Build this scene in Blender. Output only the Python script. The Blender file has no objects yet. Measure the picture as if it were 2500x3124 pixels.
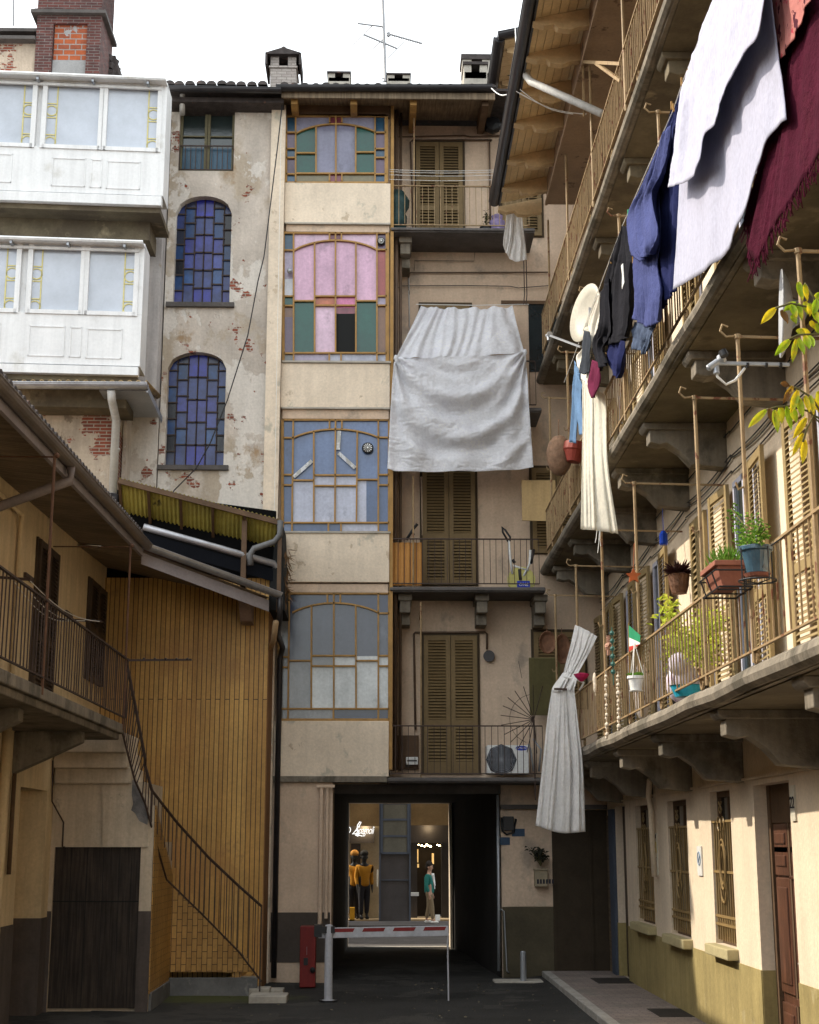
import bpy, bmesh, math, random
from mathutils import Vector as V, Matrix
random.seed(7)
R = math.radians
sc = bpy.context.scene
COL = sc.collection
PI = math.pi
# ------------------------------------------------------------------ camera, sky, sun, exposure
HC, FPX, PITCH, YAW = 2.4, 4478.0, R(12.71), R(1.12)
cd = bpy.data.cameras.new('camera'); cam = bpy.data.objects.new('camera', cd); COL.objects.link(cam)
cd.sensor_fit = 'VERTICAL'; cd.sensor_height = 36; cd.lens = FPX/3124*36; cd.clip_end = 500; cd.clip_start = .1
cam.location = (0, 0, HC); cam.rotation_euler = (R(90)+PITCH, 0, -YAW)
sc.camera = cam
w = bpy.data.worlds.new('World'); sc.world = w; w.use_nodes = True
SUN = V((1, -.30, -.87)).normalized()          # direction the light travels
el = math.asin(-SUN.z); az = math.atan2(-SUN.x, -SUN.y)
nt = w.node_tree; bg = nt.nodes['Background']
sky = nt.nodes.new('ShaderNodeTexSky'); sky.sky_type = 'NISHITA'; sky.sun_disc = False
sky.sun_elevation = el; sky.sun_rotation = az; sky.air_density = 1.2; sky.dust_density = 4.0; sky.ozone_density = 1.0
mixw = nt.nodes.new('ShaderNodeMix'); mixw.data_type = 'RGBA'; mixw.inputs[0].default_value = .62
mixw.inputs[7].default_value = (9.6, 9.9, 9.7, 1)     # thin bright cloud veil over the blue
nt.links.new(sky.outputs[0], mixw.inputs[6]); nt.links.new(mixw.outputs[2], bg.inputs[0])
bg.inputs[1].default_value = .15
sd = bpy.data.lights.new('sun', 'SUN'); sd.energy = 2.6; sd.angle = R(.6); sd.color = (1, .90, .74)
so = bpy.data.objects.new('sun', sd); COL.objects.link(so); so.rotation_euler = SUN.to_track_quat('-Z', 'Y').to_euler(); so.location = (-10, 5, 30)
sc.view_settings.view_transform = 'Standard'; sc.view_settings.look = 'None'
sc.view_settings.exposure = 1.02; sc.view_settings.gamma = 1
try:
    sc.cycles.max_bounces = 6; sc.cycles.diffuse_bounces = 4
except Exception: pass

# ------------------------------------------------------------------ pixel notes -> points at a real depth
_f = V((math.sin(YAW)*math.cos(PITCH), math.cos(YAW)*math.cos(PITCH), math.sin(PITCH)))
_r = V((math.cos(YAW), -math.sin(YAW), 0)); _u = _r.cross(_f)
CR = dict(A=(0,0,1.9167),B=(800,100,1.9167),C=(1500,0,1.725),D=(0,700,1.9167),E=(800,850,1.9167),G=(1600,800,1.9167),H=(0,1500,1.9167),I=(800,1600,1.9167),J=(1600,1600,1.9167),K=(0,2300,1.9167),L=(800,2300,1.9167),M=(1600,2300,1.9167),O=(0,0,.69))
def ray(k, x, y):
    a, b, s = CR[k]; x = a+x/s; y = b+y/s
    return _f + _r*((x-1250)/FPX) + _u*((1562-y)/FPX)
CC = V((0, 0, HC))
def aty(k, x, y, Y): d = ray(k, x, y); return CC + d*(Y/d.y)
def atx(k, x, y, X): d = ray(k, x, y); return CC + d*(X/d.x)
def atz(k, x, y, Z): d = ray(k, x, y); return CC + d*((Z-HC)/d.z)

# ------------------------------------------------------------------ materials
def N(t, ty): return t.nodes.new(ty)
def noise(t, vec, scale, detail=4, rough=.6):
    n = N(t, 'ShaderNodeTexNoise'); n.inputs['Scale'].default_value = scale; n.inputs['Detail'].default_value = detail
    n.inputs['Roughness'].default_value = rough
    if vec is not None: t.links.new(vec, n.inputs['Vector'])
    return n.outputs['Fac']
def mapr(t, v, a, b, c, d):
    m = N(t, 'ShaderNodeMapRange'); t.links.new(v, m.inputs[0])
    for i, q in enumerate((a, b, c, d)): m.inputs[i+1].default_value = q
    return m.outputs[0]
def mixc(t, fac, a, b, mode='MIX'):
    m = N(t, 'ShaderNodeMix'); m.data_type = 'RGBA'; m.blend_type = mode
    for s, q in ((0, fac), (6, a), (7, b)):
        if isinstance(q, bpy.types.NodeSocket): t.links.new(q, m.inputs[s])
        elif isinstance(q, (int, float)): m.inputs[s].default_value = q
        else: m.inputs[s].default_value = (*q[:3], 1)
    return m.outputs[2]
def mapping(t, vec, sc_=(1,1,1), loc=(0,0,0), rot=(0,0,0)):
    m = N(t, 'ShaderNodeMapping'); t.links.new(vec, m.inputs[0]); m.inputs['Scale'].default_value = sc_; m.inputs['Location'].default_value = loc; m.inputs['Rotation'].default_value = rot
    return m.outputs[0]
def wallvec(t, vec, swap=False):
    s = N(t, 'ShaderNodeSeparateXYZ'); t.links.new(vec, s.inputs[0])
    a = N(t, 'ShaderNodeMath'); a.operation = 'ADD'; t.links.new(s.outputs[0], a.inputs[0]); t.links.new(s.outputs[1], a.inputs[1])
    c = N(t, 'ShaderNodeCombineXYZ')
    t.links.new(a.outputs[0], c.inputs[1 if swap else 0]); t.links.new(s.outputs[2], c.inputs[0 if swap else 1])
    return c.outputs[0]
MATS = {}
def mat(name, col, rough=.85, var=.14, vs=1.6, fine=.08, fs=22, streak=0., patches=(), brickpatch=None, bricks=None, bump=.15, bs=30, metal=0, spec=.3, trans=0, emit=0, plank=None, weave=0, sheen=0, alpha=None):
    if name in MATS: return MATS[name]
    m = bpy.data.materials.new(name); m.use_nodes = True; t = m.node_tree; p = t.nodes['Principled BSDF']
    tc = N(t, 'ShaderNodeTexCoord'); vec = tc.outputs['Object']
    c = col
    if bricks:
        b = N(t, 'ShaderNodeTexBrick'); t.links.new(wallvec(t, vec, bricks.get('swap', False)), b.inputs['Vector'])
        b.inputs['Color1'].default_value = (*bricks['c1'], 1); b.inputs['Color2'].default_value = (*bricks['c2'], 1); b.inputs['Mortar'].default_value = (*bricks['m'], 1)
        b.inputs['Scale'].default_value = 1; b.inputs['Brick Width'].default_value = bricks['w']; b.inputs['Row Height'].default_value = bricks['h']
        b.inputs['Mortar Size'].default_value = bricks.get('ms', .008); b.inputs['Mortar Smooth'].default_value = .3; b.inputs['Bias'].default_value = bricks.get('bias', 0)
        if bricks.get('flat'): t.links.new(vec, b.inputs['Vector'])
        c = b.outputs['Color']; bf = b.outputs['Fac']
    hts = []
    if var:
        f = mapr(t, noise(t, vec, vs, 5, .62), .3, .7, 1-var, 1+var)
        g = N(t, 'ShaderNodeCombineColor'); [t.links.new(f, g.inputs[i]) for i in range(3)]
        c = mixc(t, 1., c, g.outputs[0], 'MULTIPLY')
    for (pc, s, th, wd, off) in patches:
        f = mapr(t, noise(t, mapping(t, vec, (1, 1, .75), (off, off*1.7, off)), s, 7, .62), th, th+wd, 0, 1)
        c = mixc(t, f, c, pc)
        hts.append(f)
    if brickpatch:
        s, th, off = brickpatch
        b = N(t, 'ShaderNodeTexBrick'); t.links.new(wallvec(t, vec), b.inputs['Vector'])
        b.inputs['Color1'].default_value = (.30, .075, .04, 1); b.inputs['Color2'].default_value = (.19, .06, .04, 1); b.inputs['Mortar'].default_value = (.36, .32, .27, 1)
        b.inputs['Scale'].default_value = 1; b.inputs['Brick Width'].default_value = .24; b.inputs['Row Height'].default_value = .065; b.inputs['Mortar Size'].default_value = .01
        f = mapr(t, noise(t, mapping(t, vec, (1, 1, 1.1), (off, off, off)), s, 6, .65), th, th+.012, 0, 1)
        c = mixc(t, f, c, b.outputs['Color']); hts.append(f)
    if fine:
        f = mapr(t, noise(t, vec, fs, 3, .6), .3, .7, 1-fine, 1+fine)
        g = N(t, 'ShaderNodeCombineColor'); [t.links.new(f, g.inputs[i]) for i in range(3)]
        c = mixc(t, 1., c, g.outputs[0], 'MULTIPLY')
    if streak:
        f = mapr(t, noise(t, mapping(t, vec, (5, 5, .35)), 1.3, 5, .65), .38, .72, 1, 1-streak)
        g = N(t, 'ShaderNodeCombineColor'); [t.links.new(f, g.inputs[i]) for i in range(3)]
        c = mixc(t, 1., c, g.outputs[0], 'MULTIPLY')
    if plank:
        ax, wd, dk = plank
        wv = N(t, 'ShaderNodeTexNoise'); t.links.new(mapping(t, vec, tuple(60 if i == ax else 3 for i in range(3))), wv.inputs['Vector']); wv.inputs['Scale'].default_value = .5
        f = mapr(t, wv.outputs['Fac'], .35, .65, 1-dk, 1+dk*.6)
        g = N(t, 'ShaderNodeCombineColor'); [t.links.new(f, g.inputs[i]) for i in range(3)]
        c = mixc(t, 1., c, g.outputs[0], 'MULTIPLY')
    if isinstance(c, bpy.types.NodeSocket): t.links.new(c, p.inputs['Base Color'])
    else: p.inputs['Base Color'].default_value = (*c, 1)
    p.inputs['Roughness'].default_value = rough; p.inputs['Metallic'].default_value = metal; p.inputs['Specular IOR Level'].default_value = spec
    if sheen: p.inputs['Sheen Weight'].default_value = sheen
    if emit:
        if isinstance(c, bpy.types.NodeSocket): t.links.new(c, p.inputs['Emission Color'])
        else: p.inputs['Emission Color'].default_value = (*c, 1)
        p.inputs['Emission Strength'].default_value = emit
    if bump:
        bn = N(t, 'ShaderNodeBump'); bn.inputs['Strength'].default_value = bump; bn.inputs['Distance'].default_value = .02
        h = noise(t, vec, bs, 5, .65)
        for q in hts:
            a = N(t, 'ShaderNodeMath'); a.operation = 'MULTIPLY_ADD'; t.links.new(q, a.inputs[0]); a.inputs[1].default_value = -.5; t.links.new(h, a.inputs[2]); h = a.outputs[0]
        if bricks:
            a = N(t, 'ShaderNodeMath'); a.operation = 'MULTIPLY_ADD'; t.links.new(bf, a.inputs[0]); a.inputs[1].default_value = -.8; t.links.new(h, a.inputs[2]); h = a.outputs[0]
        if weave:
            wn = noise(t, mapping(t, vec, (3, 3, 1)), weave, 4, .7)
            a = N(t, 'ShaderNodeMath'); a.operation = 'MULTIPLY_ADD'; t.links.new(wn, a.inputs[0]); a.inputs[1].default_value = 2.; t.links.new(h, a.inputs[2]); h = a.outputs[0]
        t.links.new(h, bn.inputs['Height']); t.links.new(bn.outputs[0], p.inputs['Normal'])
    if trans:
        tr = N(t, 'ShaderNodeBsdfTranslucent'); mx = N(t, 'ShaderNodeMixShader'); mx.inputs[0].default_value = trans
        if isinstance(c, bpy.types.NodeSocket): t.links.new(c, tr.inputs[0])
        else: tr.inputs[0].default_value = (*c, 1)
        out = t.nodes['Material Output']; t.links.new(p.outputs[0], mx.inputs[1]); t.links.new(tr.outputs[0], mx.inputs[2]); t.links.new(mx.outputs[0], out.inputs[0])
        if alpha:
            tp = N(t, 'ShaderNodeBsdfTransparent'); m2 = N(t, 'ShaderNodeMixShader'); m2.inputs[0].default_value = alpha
            t.links.new(mx.outputs[0], m2.inputs[1]); t.links.new(tp.outputs[0], m2.inputs[2]); t.links.new(m2.outputs[0], out.inputs[0])
    MATS[name] = m
    return m
def hexc(h):
    v = [int(h[i:i+2], 16)/255 for i in (0, 2, 4)]
    return tuple((q/12.92 if q <= .04045 else ((q+.055)/1.055)**2.4) for q in v)

# ------------------------------------------------------------------ mesh builder
ORG = {}
class MB:
    def __init__(s): s.v = []; s.f = []; s.m = []; s.k = 0
    def add(s, vs, fs):
        o = len(s.v); s.v += [V(q) for q in vs]; s.f += [[i+o for i in f] for f in fs]; s.m += [s.k]*len(fs); return s
    def pb(s, o, a, b, c):
        o, a, b, c = V(o), V(a), V(b), V(c)
        return s.add([o, o+a, o+a+b, o+b, o+c, o+a+c, o+a+b+c, o+b+c], [(0,3,2,1),(4,5,6,7),(0,1,5,4),(1,2,6,5),(2,3,7,6),(3,0,4,7)])
    def box(s, x0, x1, y0, y1, z0, z1): return s.pb((x0,y0,z0), (x1-x0,0,0), (0,y1-y0,0), (0,0,z1-z0))
    def beam(s, p, q, w, h=None, up=(0,0,1)):
        h = h or w; p, q = V(p), V(q); d = (q-p).normalized(); up = V(up)
        if abs(d.dot(up)) > .98: up = V((0,1,0))
        a = d.cross(up).normalized(); b = a.cross(d).normalized()
        return s.pb(p-a*w/2-b*h/2, a*w, b*h, q-p)
    def tube(s, pts, r, n=6, cap=True):
        pts = [V(p) for p in pts]; rs = r if isinstance(r, (list, tuple)) else [r]*len(pts)
        o = len(s.v); ref = None
        for i, p in enumerate(pts):
            d = (pts[min(i+1, len(pts)-1)]-pts[max(i-1, 0)])
            d = d.normalized() if d.length > 1e-9 else V((0,0,1))
            if ref is None: ref = V((1,0,0)) if abs(d.x) < .8 else V((0,1,0))
            a = (ref-d*ref.dot(d)).normalized(); b = d.cross(a); ref = a
            for j in range(n): an = 2*PI*j/n; s.v.append(p+(a*math.cos(an)+b*math.sin(an))*rs[i])
        for i in range(len(pts)-1):
            for j in range(n):
                s.f.append([o+i*n+j, o+i*n+(j+1) % n, o+(i+1)*n+(j+1) % n, o+(i+1)*n+j]); s.m.append(s.k)
        if cap:
            s.f.append([o+j for j in range(n)][::-1]); s.m.append(s.k)
            s.f.append([o+(len(pts)-1)*n+j for j in range(n)]); s.m.append(s.k)
        return s
    def prism(s, poly, vec):
        vec = V(vec); n = len(poly); a = [V(p) for p in poly]
        return s.add(a+[p+vec for p in a], [list(range(n))[::-1], list(range(n, 2*n))]+[(i, (i+1) % n, n+(i+1) % n, n+i) for i in range(n)])
    def grid(s, fn, nu, nv):
        return s.add([fn(i/nu, j/nv) for j in range(nv+1) for i in range(nu+1)], [(j*(nu+1)+i, j*(nu+1)+i+1, (j+1)*(nu+1)+i+1, (j+1)*(nu+1)+i) for j in range(nv) for i in range(nu)])
    def lathe(s, c, prof, n=16, ax=(0,0,1), sx=1):
        c = V(c); ax = V(ax).normalized(); a = V((1,0,0)) if abs(ax.x) < .8 else V((0,1,0)); a = (a-ax*a.dot(ax)).normalized(); b = ax.cross(a)
        vs = [c+ax*z+(a*math.cos(2*PI*j/n)*sx+b*math.sin(2*PI*j/n))*max(r, 1e-4) for r, z in prof for j in range(n)]
        fs = [(i*n+j, i*n+(j+1) % n, (i+1)*n+(j+1) % n, (i+1)*n+j) for i in range(len(prof)-1) for j in range(n)]
        fs += [list(range(n))[::-1], [(len(prof)-1)*n+j for j in range(n)]]
        return s.add(vs, fs)
    def ball(s, c, r, n=10, sz=1., sx=1., sy=1.):
        o = len(s.v); s.lathe((0,0,0), [(r*math.sin(PI*i/(n//2+1)), -r*math.cos(PI*i/(n//2+1))) for i in range(n//2+2)], n)
        for i in range(o, len(s.v)): q = s.v[i]; s.v[i] = V(c)+V((q.x*sx, q.y*sy, q.z*sz))
        return s
    def leaf(s, p, d, l, w, up=(0,0,1)):
        p, d = V(p), V(d).normalized(); a = d.cross(V(up)+V((random.uniform(-.6,.6), random.uniform(-.6,.6), 0))); a = a.normalized() if a.length > .01 else V((1,0,0))
        b = a.cross(d)*w*.25
        return s.add([p, p+d*l*.45+a*w/2+b, p+d*l, p+d*l*.45-a*w/2+b, p+d*l*.45-b*.3], [(0,1,4),(1,2,4),(2,3,4),(3,0,4)])
    def build(s, name, mats, parent=None, smooth=False, org=None, bev=0, label=None, solid=0, clean=True):
        me = bpy.data.meshes.new(name)
        o = ORG[parent.name] if parent else V(org or (0,0,0))
        me.from_pydata([q-o for q in s.v], [], s.f)
        for m in (mats if isinstance(mats, (list, tuple)) else [mats]): me.materials.append(m)
        for i, pl in enumerate(me.polygons): pl.material_index = s.m[i]; pl.use_smooth = smooth
        if clean:
            bm = bmesh.new(); bm.from_mesh(me); bmesh.ops.recalc_face_normals(bm, faces=bm.faces); bm.to_mesh(me); bm.free()
        ob = bpy.data.objects.new(name, me); COL.objects.link(ob); ORG[ob.name] = o
        if parent: ob.parent = parent
        else: ob.location = o
        if bev:
            b = ob.modifiers.new('bevel', 'BEVEL'); b.width = bev; b.segments = 2; b.limit_method = 'ANGLE'
        if solid:
            b = ob.modifiers.new('thickness', 'SOLIDIFY'); b.thickness = solid; b.offset = 0
        if label: ob['label'] = label
        return ob
def pieces(boxes, name, mats, parent, **kw):
    for b in boxes: m = MB(); m.box(*b); m.build(name, mats, parent, **kw)
def tag(o, label, cat, group=None):
    o['label'] = label; o['category'] = cat
    if group: o['group'] = group
    return o
def thing(name, label, cat, loc, group=None):
    o = bpy.data.objects.new(name, None); COL.objects.link(o); o.location = loc; o.empty_display_size = .1; ORG[o.name] = V(loc)
    return tag(o, label, cat, group)
def struct(ob): ob['kind'] = 'structure'; return ob
def lerp(a, b, t): return a+(b-a)*t
def poly_at(pts, t):
    L = [0]
    for a, b in zip(pts, pts[1:]): L.append(L[-1]+(b-a).length)
    s = t*L[-1]
    for i in range(len(pts)-1):
        if s <= L[i+1] or i == len(pts)-2:
            return pts[i].lerp(pts[i+1], 0 if L[i+1] == L[i] else min(1, (s-L[i])/(L[i+1]-L[i])))
def chaikin(p, k=2):
    for _ in range(k): p = [p[0]]+[q for a, b in zip(p, p[1:]) for q in (a.lerp(b,.25), a.lerp(b,.75))]+[p[-1]]
    return p
def sstep(a, b, x): x = max(0, min(1, (x-a)/(b-a))); return x*x*(3-2*x)

# ------------------------------------------------------------------ palette
plaster_rear = mat('plaster_rear', (.61,.465,.345), streak=.10, var=.12, patches=[((.40,.32,.25), 1.4, .56, .1, 3), ((.55,.44,.33), 2.2, .62, .05, 8)], bump=.3, bs=14)
plaster_span = mat('plaster_spandrel', (.74,.625,.49), streak=.10, var=.10, patches=[((.50,.45,.36), 1.6, .58, .06, 5), ((.56,.45,.33), 3., .62, .03, 12)], bump=.35, bs=9)
plaster_tower = mat('plaster_tower', (.55,.485,.42), streak=.15, var=.2, vs=1.2, patches=[((.45,.375,.29), .7, .53, .05, 2.2), ((.66,.61,.55), 1.0, .53, .02, 9.1), ((.36,.25,.15), 1.6, .62, .08, 15), ((.66,.62,.57), 3.2, .64, .03, 5)], brickpatch=(1.9, .605, 4.4), bump=.5, bs=11)
plaster_brick = mat('plaster_brick', (.50,.41,.32), streak=.3, var=.25, vs=1.2, patches=[((.30,.24,.18), 1.1, .56, .02, 2.2), ((.60,.52,.42), 1.7, .56, .02, 9.1)], brickpatch=(1.7, .515, 1.3), bump=.5, bs=11)
plaster_grey = mat('plaster_grey', (.50,.47,.46), streak=.35, var=.15, patches=[((.36,.30,.22), 1.2, .6, .05, 2)], bump=.3, bs=12)
plaster_right = mat('plaster_right', (.72,.60,.455), streak=.12, var=.07, bump=.35, bs=12, patches=[((.60,.49,.36), 1.1, .62, .06, 5)])
plaster_dado = mat('plaster_dado', (.33,.262,.11), streak=.25, var=.15, patches=[((.40,.33,.17), 2., .6, .06, 5)], bump=.3, bs=12)
plaster_left = mat('plaster_left', (.68,.53,.32), streak=.2, var=.1, bump=.3, bs=12)
plaster_stair = mat('plaster_stair', (.58,.48,.36), streak=.25, var=.15, bump=.35, bs=10, patches=[((.33,.29,.24), 1.7, .62, .04, 7)])
dado_left = mat('dado_left', (.105,.085,.075), streak=.3, var=.2, bump=.3, bs=12)
tile_clad = mat('ochre_tile_cladding', (.5,.3,.05), rough=.5, spec=.45, var=.22, vs=.7, fine=.1, bump=.2, streak=.2, bricks=dict(c1=(.60,.36,.10), c2=(.46,.25,.058), m=(.045,.022,.01), w=9.7, h=.083, ms=.008, swap=True), patches=[((.40,.20,.055), .8, .52, .2, 3), ((.30,.16,.06), 2.3, .62, .12, 9)])
brick_clad = mat('ochre_brick_cladding', (.5,.3,.05), rough=.5, spec=.45, var=.22, vs=.7, fine=.1, bump=.2, streak=.2, bricks=dict(c1=(.52,.29,.075), c2=(.40,.21,.05), m=(.06,.03,.012), w=.2, h=.083, ms=.006, swap=True))
stone = mat('stone_slab', (.22,.19,.15), streak=.35, var=.25, vs=2.5, patches=[((.12,.105,.08), 1.5, .52, .08, 2)], bump=.5, bs=16)
stone_light = mat('stone_light', (.40,.37,.32), var=.2, vs=3, bump=.4, bs=18)
stone_dark = mat('stone_dark', (.10,.09,.085), var=.25, vs=3, bump=.4, bs=18)
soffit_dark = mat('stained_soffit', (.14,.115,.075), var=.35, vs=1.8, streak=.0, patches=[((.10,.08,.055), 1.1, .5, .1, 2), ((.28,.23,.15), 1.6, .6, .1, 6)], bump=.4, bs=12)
iron_rust = mat('ochre_painted_iron', (.29,.20,.105), rough=.6, var=.2, vs=6, patches=[((.16,.06,.03), 9, .58, .05, 2)], bump=.2)
iron_old = mat('rusty_brown_iron', (.12,.06,.035), rough=.7, var=.3, vs=6, bump=.2)
iron_dark = mat('dark_iron', (.055,.035,.028), rough=.6, var=.3, vs=6, bump=.2)
gutter_dark = mat('dark_copper_gutter', (.035,.033,.036), rough=.38, spec=.6, metal=.4, var=.3, vs=3, bump=.1)
gutter_zinc = mat('zinc_gutter', (.36,.36,.38), rough=.38, metal=.6, var=.25, vs=3, bump=.1)
pipe_brown = mat('brown_pipe', (.11,.07,.045), rough=.5, var=.25, vs=3)
pipe_white = mat('pale_pipe', (.58,.57,.55), rough=.5, var=.12, streak=.25)
roof_tile = mat('clay_roof_tile', (.20,.10,.065), var=.4, vs=5, patches=[((.07,.06,.05), 3, .5, .06, 2), ((.32,.15,.09), 4, .62, .04, 7)], bump=.5)
tile_dark = mat('dark_roof_tile', (.06,.05,.048), var=.4, vs=6, patches=[((.16,.09,.07), 4, .62, .04, 7)], bump=.5)
brick_dark = mat('old_dark_brick', (.2,.1,.1), var=.3, vs=4, bump=.5, bricks=dict(c1=(.13,.045,.038), c2=(.065,.032,.032), m=(.16,.14,.13), w=.24, h=.068, ms=.009, bias=-.1))
brick_orange = mat('orange_infill_brick', (.3,.1,.05), var=.2, vs=4, bump=.5, bricks=dict(c1=(.40,.10,.035), c2=(.26,.075,.04), m=(.30,.27,.25), w=.26, h=.13, ms=.014), patches=[((.32,.31,.31), 2.6, .63, .02, 3)])
brick_pale = mat('limewashed_brick', (.3,.3,.3), var=.15, bump=.5, bricks=dict(c1=(.42,.38,.35), c2=(.33,.29,.27), m=(.25,.22,.2), w=.2, h=.065, ms=.009))
shutter = mat('brown_green_shutter_paint', (.185,.125,.055), rough=.6, var=.12, vs=3, bump=.15)
shutter_sun = mat('ochre_shutter_paint', (.27,.195,.09), rough=.6, var=.12, vs=3, bump=.15)
shutter_dark = mat('dark_brown_shutter', (.060,.040,.026), rough=.6, var=.2, vs=3, bump=.15)
wood_frame = mat('ochre_wood_frame', (.36,.205,.065), rough=.6, var=.2, vs=5, bump=.15)
wood_soffit = mat('pine_soffit_board', (.76,.57,.32), rough=.65, var=.15, vs=1.5, bump=.2)
wood_beam = mat('pine_rafter', (.62,.45,.25), rough=.65, var=.15, vs=3, bump=.2)
wood_old = mat('old_brown_wood', (.105,.062,.034), rough=.7, var=.25, vs=3, bump=.3)
wood_door = mat('red_brown_wood_door', (.095,.038,.021), rough=.42, spec=.5, var=.25, vs=4, plank=(1, .1, .35), bump=.15)
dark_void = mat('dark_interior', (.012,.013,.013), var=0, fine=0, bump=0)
white_alu = mat('white_painted_aluminium', (.78,.785,.79), rough=.45, var=.05, streak=.16, bump=.05, fine=.04, patches=[((.60,.59,.56), 1.6, .60, .12, 5)])
glass_pale = mat('pale_reflecting_glass', (.44,.48,.55), rough=.07, spec=.9, var=.2, vs=.9, fine=.03, bump=.02)
film_yellow = mat('yellow_window_film', (.62,.55,.22), rough=.5, var=.05, bump=0)
glass_dark = mat('dark_window_glass', (.02,.03,.035), rough=.06, spec=.9, var=.2, bump=.01)
black_plastic = mat('black_plastic', (.02,.02,.022), rough=.4, var=.1)
white_plastic = mat('white_plastic', (.75,.75,.73), rough=.35, var=.04)
grey_metal = mat('galvanised_metal', (.38,.40,.43), rough=.4, metal=.5, var=.12)
asphalt = mat('asphalt', (.034,.033,.031), var=.4, vs=.6, fine=.45, fs=55, bump=.9, bs=45, patches=[((.055,.052,.047), .9, .54, .03, 7), ((.02,.02,.019), .7, .60, .05, 17), ((.085,.08,.07), 28, .66, .02, 3)])
# ================================================================== ground and street
g = MB(); g.add([(-150,-150,0),(150,-150,0),(150,150,0),(-150,150,0)], [(0,1,2,3)])
struct(g.build('ground', asphalt, clean=False))
g = MB(); g.grid(lambda u, v: V((lerp(-4.2, 3.05, u), lerp(9, 36, v), .012+.028*math.sin(u*9)*math.sin(v*23)*(1 if 0 < u < 1 else 0)+(.0 if u < .97 else .02))), 40, 90)
struct(g.build('courtyard_paving', asphalt, smooth=True))
yard = asphalt.copy(); yard.name = 'mossy_asphalt'; t_ = yard.node_tree; p_ = t_.nodes['Principled BSDF']; src = p_.inputs['Base Color'].links[0].from_socket
tc_ = N(t_, 'ShaderNodeTexCoord'); mp_ = mapping(t_, tc_.outputs['Object'], (.62, 1.0, 0), (2.65*.62, -24.35, 0)); ln = N(t_, 'ShaderNodeVectorMath'); ln.operation = 'LENGTH'; t_.links.new(mp_, ln.inputs[0])
nn = noise(t_, tc_.outputs['Object'], 2.2, 6, .65); ad = N(t_, 'ShaderNodeMath'); ad.operation = 'MULTIPLY_ADD'; t_.links.new(nn, ad.inputs[0]); ad.inputs[1].default_value = -1.6; t_.links.new(ln.outputs['Value'], ad.inputs[2])
mk_ = mapr(t_, ad.outputs[0], -.35, .15, 1, 0); t_.links.new(mixc(t_, mk_, src, (.075,.08,.028)), p_.inputs['Base Color'])
bpy.data.objects['courtyard_paving'].data.materials[0] = yard
pave = mat('sidewalk_tiles', (.3,.25,.22), rough=.8, var=.2, vs=1.5, fine=.15, bump=.4, bricks=dict(c1=(.25,.20,.175), c2=(.20,.165,.15), m=(.12,.11,.10), w=.22, h=.11, ms=.006, flat=True), patches=[((.16,.15,.13), 1.2, .55, .15, 4)])
kerbm = mat('kerb_stone', (.33,.31,.28), var=.2, vs=3, bump=.5, fine=.2)
g = MB(); g.box(3.12, 4.3, -8, 28, -.1, .12); struct(g.build('sidewalk', pave))
g = MB()
y = -8
while y < 28:
    g.box(2.96, 3.117, y+.01, min(y+.99, 27.9), -.1, .125); y += 1
struct(g.build('kerb', kerbm, bev=.012))
street = mat('street_stone_paving', (.085,.078,.075), var=.2, vs=2, fine=.2, bump=.3)
g = MB(); g.box(-12, 14, 36.02, 43.6, -.2, .03); struct(g.build('road', street))
g = MB(); g.box(-12, 14, 43.6, 46.0, -.2, .10); struct(g.build('pavement', street))
g = MB(); g.box(-1.0, 1.95, 35.6, 36.02, -.1, .035); struct(g.build('threshold_stone', kerbm))

# ================================================================== rear apartment building
YF, YB = 27.0, 28.0
RB = thing('apartment_building', 'tall peach plastered rear building with four glazed stair verandas, iron balconies and a carriage passage', 'building', (1, 28, 0))
m = MB()
m.box(-.02, 4.6, YB, 36, 3.47, 16.95)                    # above the passage, balcony bays
m.box(-1.95, -.02, YF+.12, 36, 3.47, 16.95)              # core behind the verandas
m.box(-1.95, -.86, YF, 36, -.1, 3.47)                    # ground floor left of the passage
m.box(2.25, 4.6, YB, 36, -.1, 3.47)
m.box(-.02, .14, YF+.12, YB, 3.6, 16.95)                 # side cheek of the verandas
m.build('wall', plaster_rear, RB)
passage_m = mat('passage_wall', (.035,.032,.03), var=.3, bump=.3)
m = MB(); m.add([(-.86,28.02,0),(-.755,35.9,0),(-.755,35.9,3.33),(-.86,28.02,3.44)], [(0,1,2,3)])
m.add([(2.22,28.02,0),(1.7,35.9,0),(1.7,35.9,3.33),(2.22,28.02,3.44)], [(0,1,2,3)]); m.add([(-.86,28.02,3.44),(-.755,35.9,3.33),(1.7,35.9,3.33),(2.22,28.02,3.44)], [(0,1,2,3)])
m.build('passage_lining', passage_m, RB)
m = MB(); m.box(-.86, -.74, 35.7, 36.02, 0, 3.47); m.box(1.70, 2.25, 35.95, 36.02, 0, 3.47); m.box(-.86, 2.25, 35.7, 36.02, 3.33, 3.47); m.box(1.64,1.70,35.4,36.0,0,3.33)
m.build('street_door_frame', plaster_span, RB)
m = MB(); m.box(2.26, 4.24, YB-.012, YB+.01, .0, 1.25); m.build('dado', mat('dark_olive_dado', (.075,.062,.038), var=.25, bump=.3), RB)
m = MB(); m.box(-1.93, -.88, YF-.012, YF+.01, .35, 1.2); m.build('dado', mat('dark_dado', (.075,.06,.05), var=.2), RB, label='dark grey painted panel at the foot of the wall')
m = MB(); m.box(2.35, 3.2, YB-.014, YB+.01, 1.26, 3.0); m.build('pale_plaster_panel', plaster_rear, RB)
# ground floor mouldings over the passage
pieces([(-.86, 2.25, 27.85, 28.03, 3.30, 3.47), (2.25, 4.24, 27.9, 28.0, 3.02, 3.1)], 'lintel', stone_dark, RB)

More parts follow.
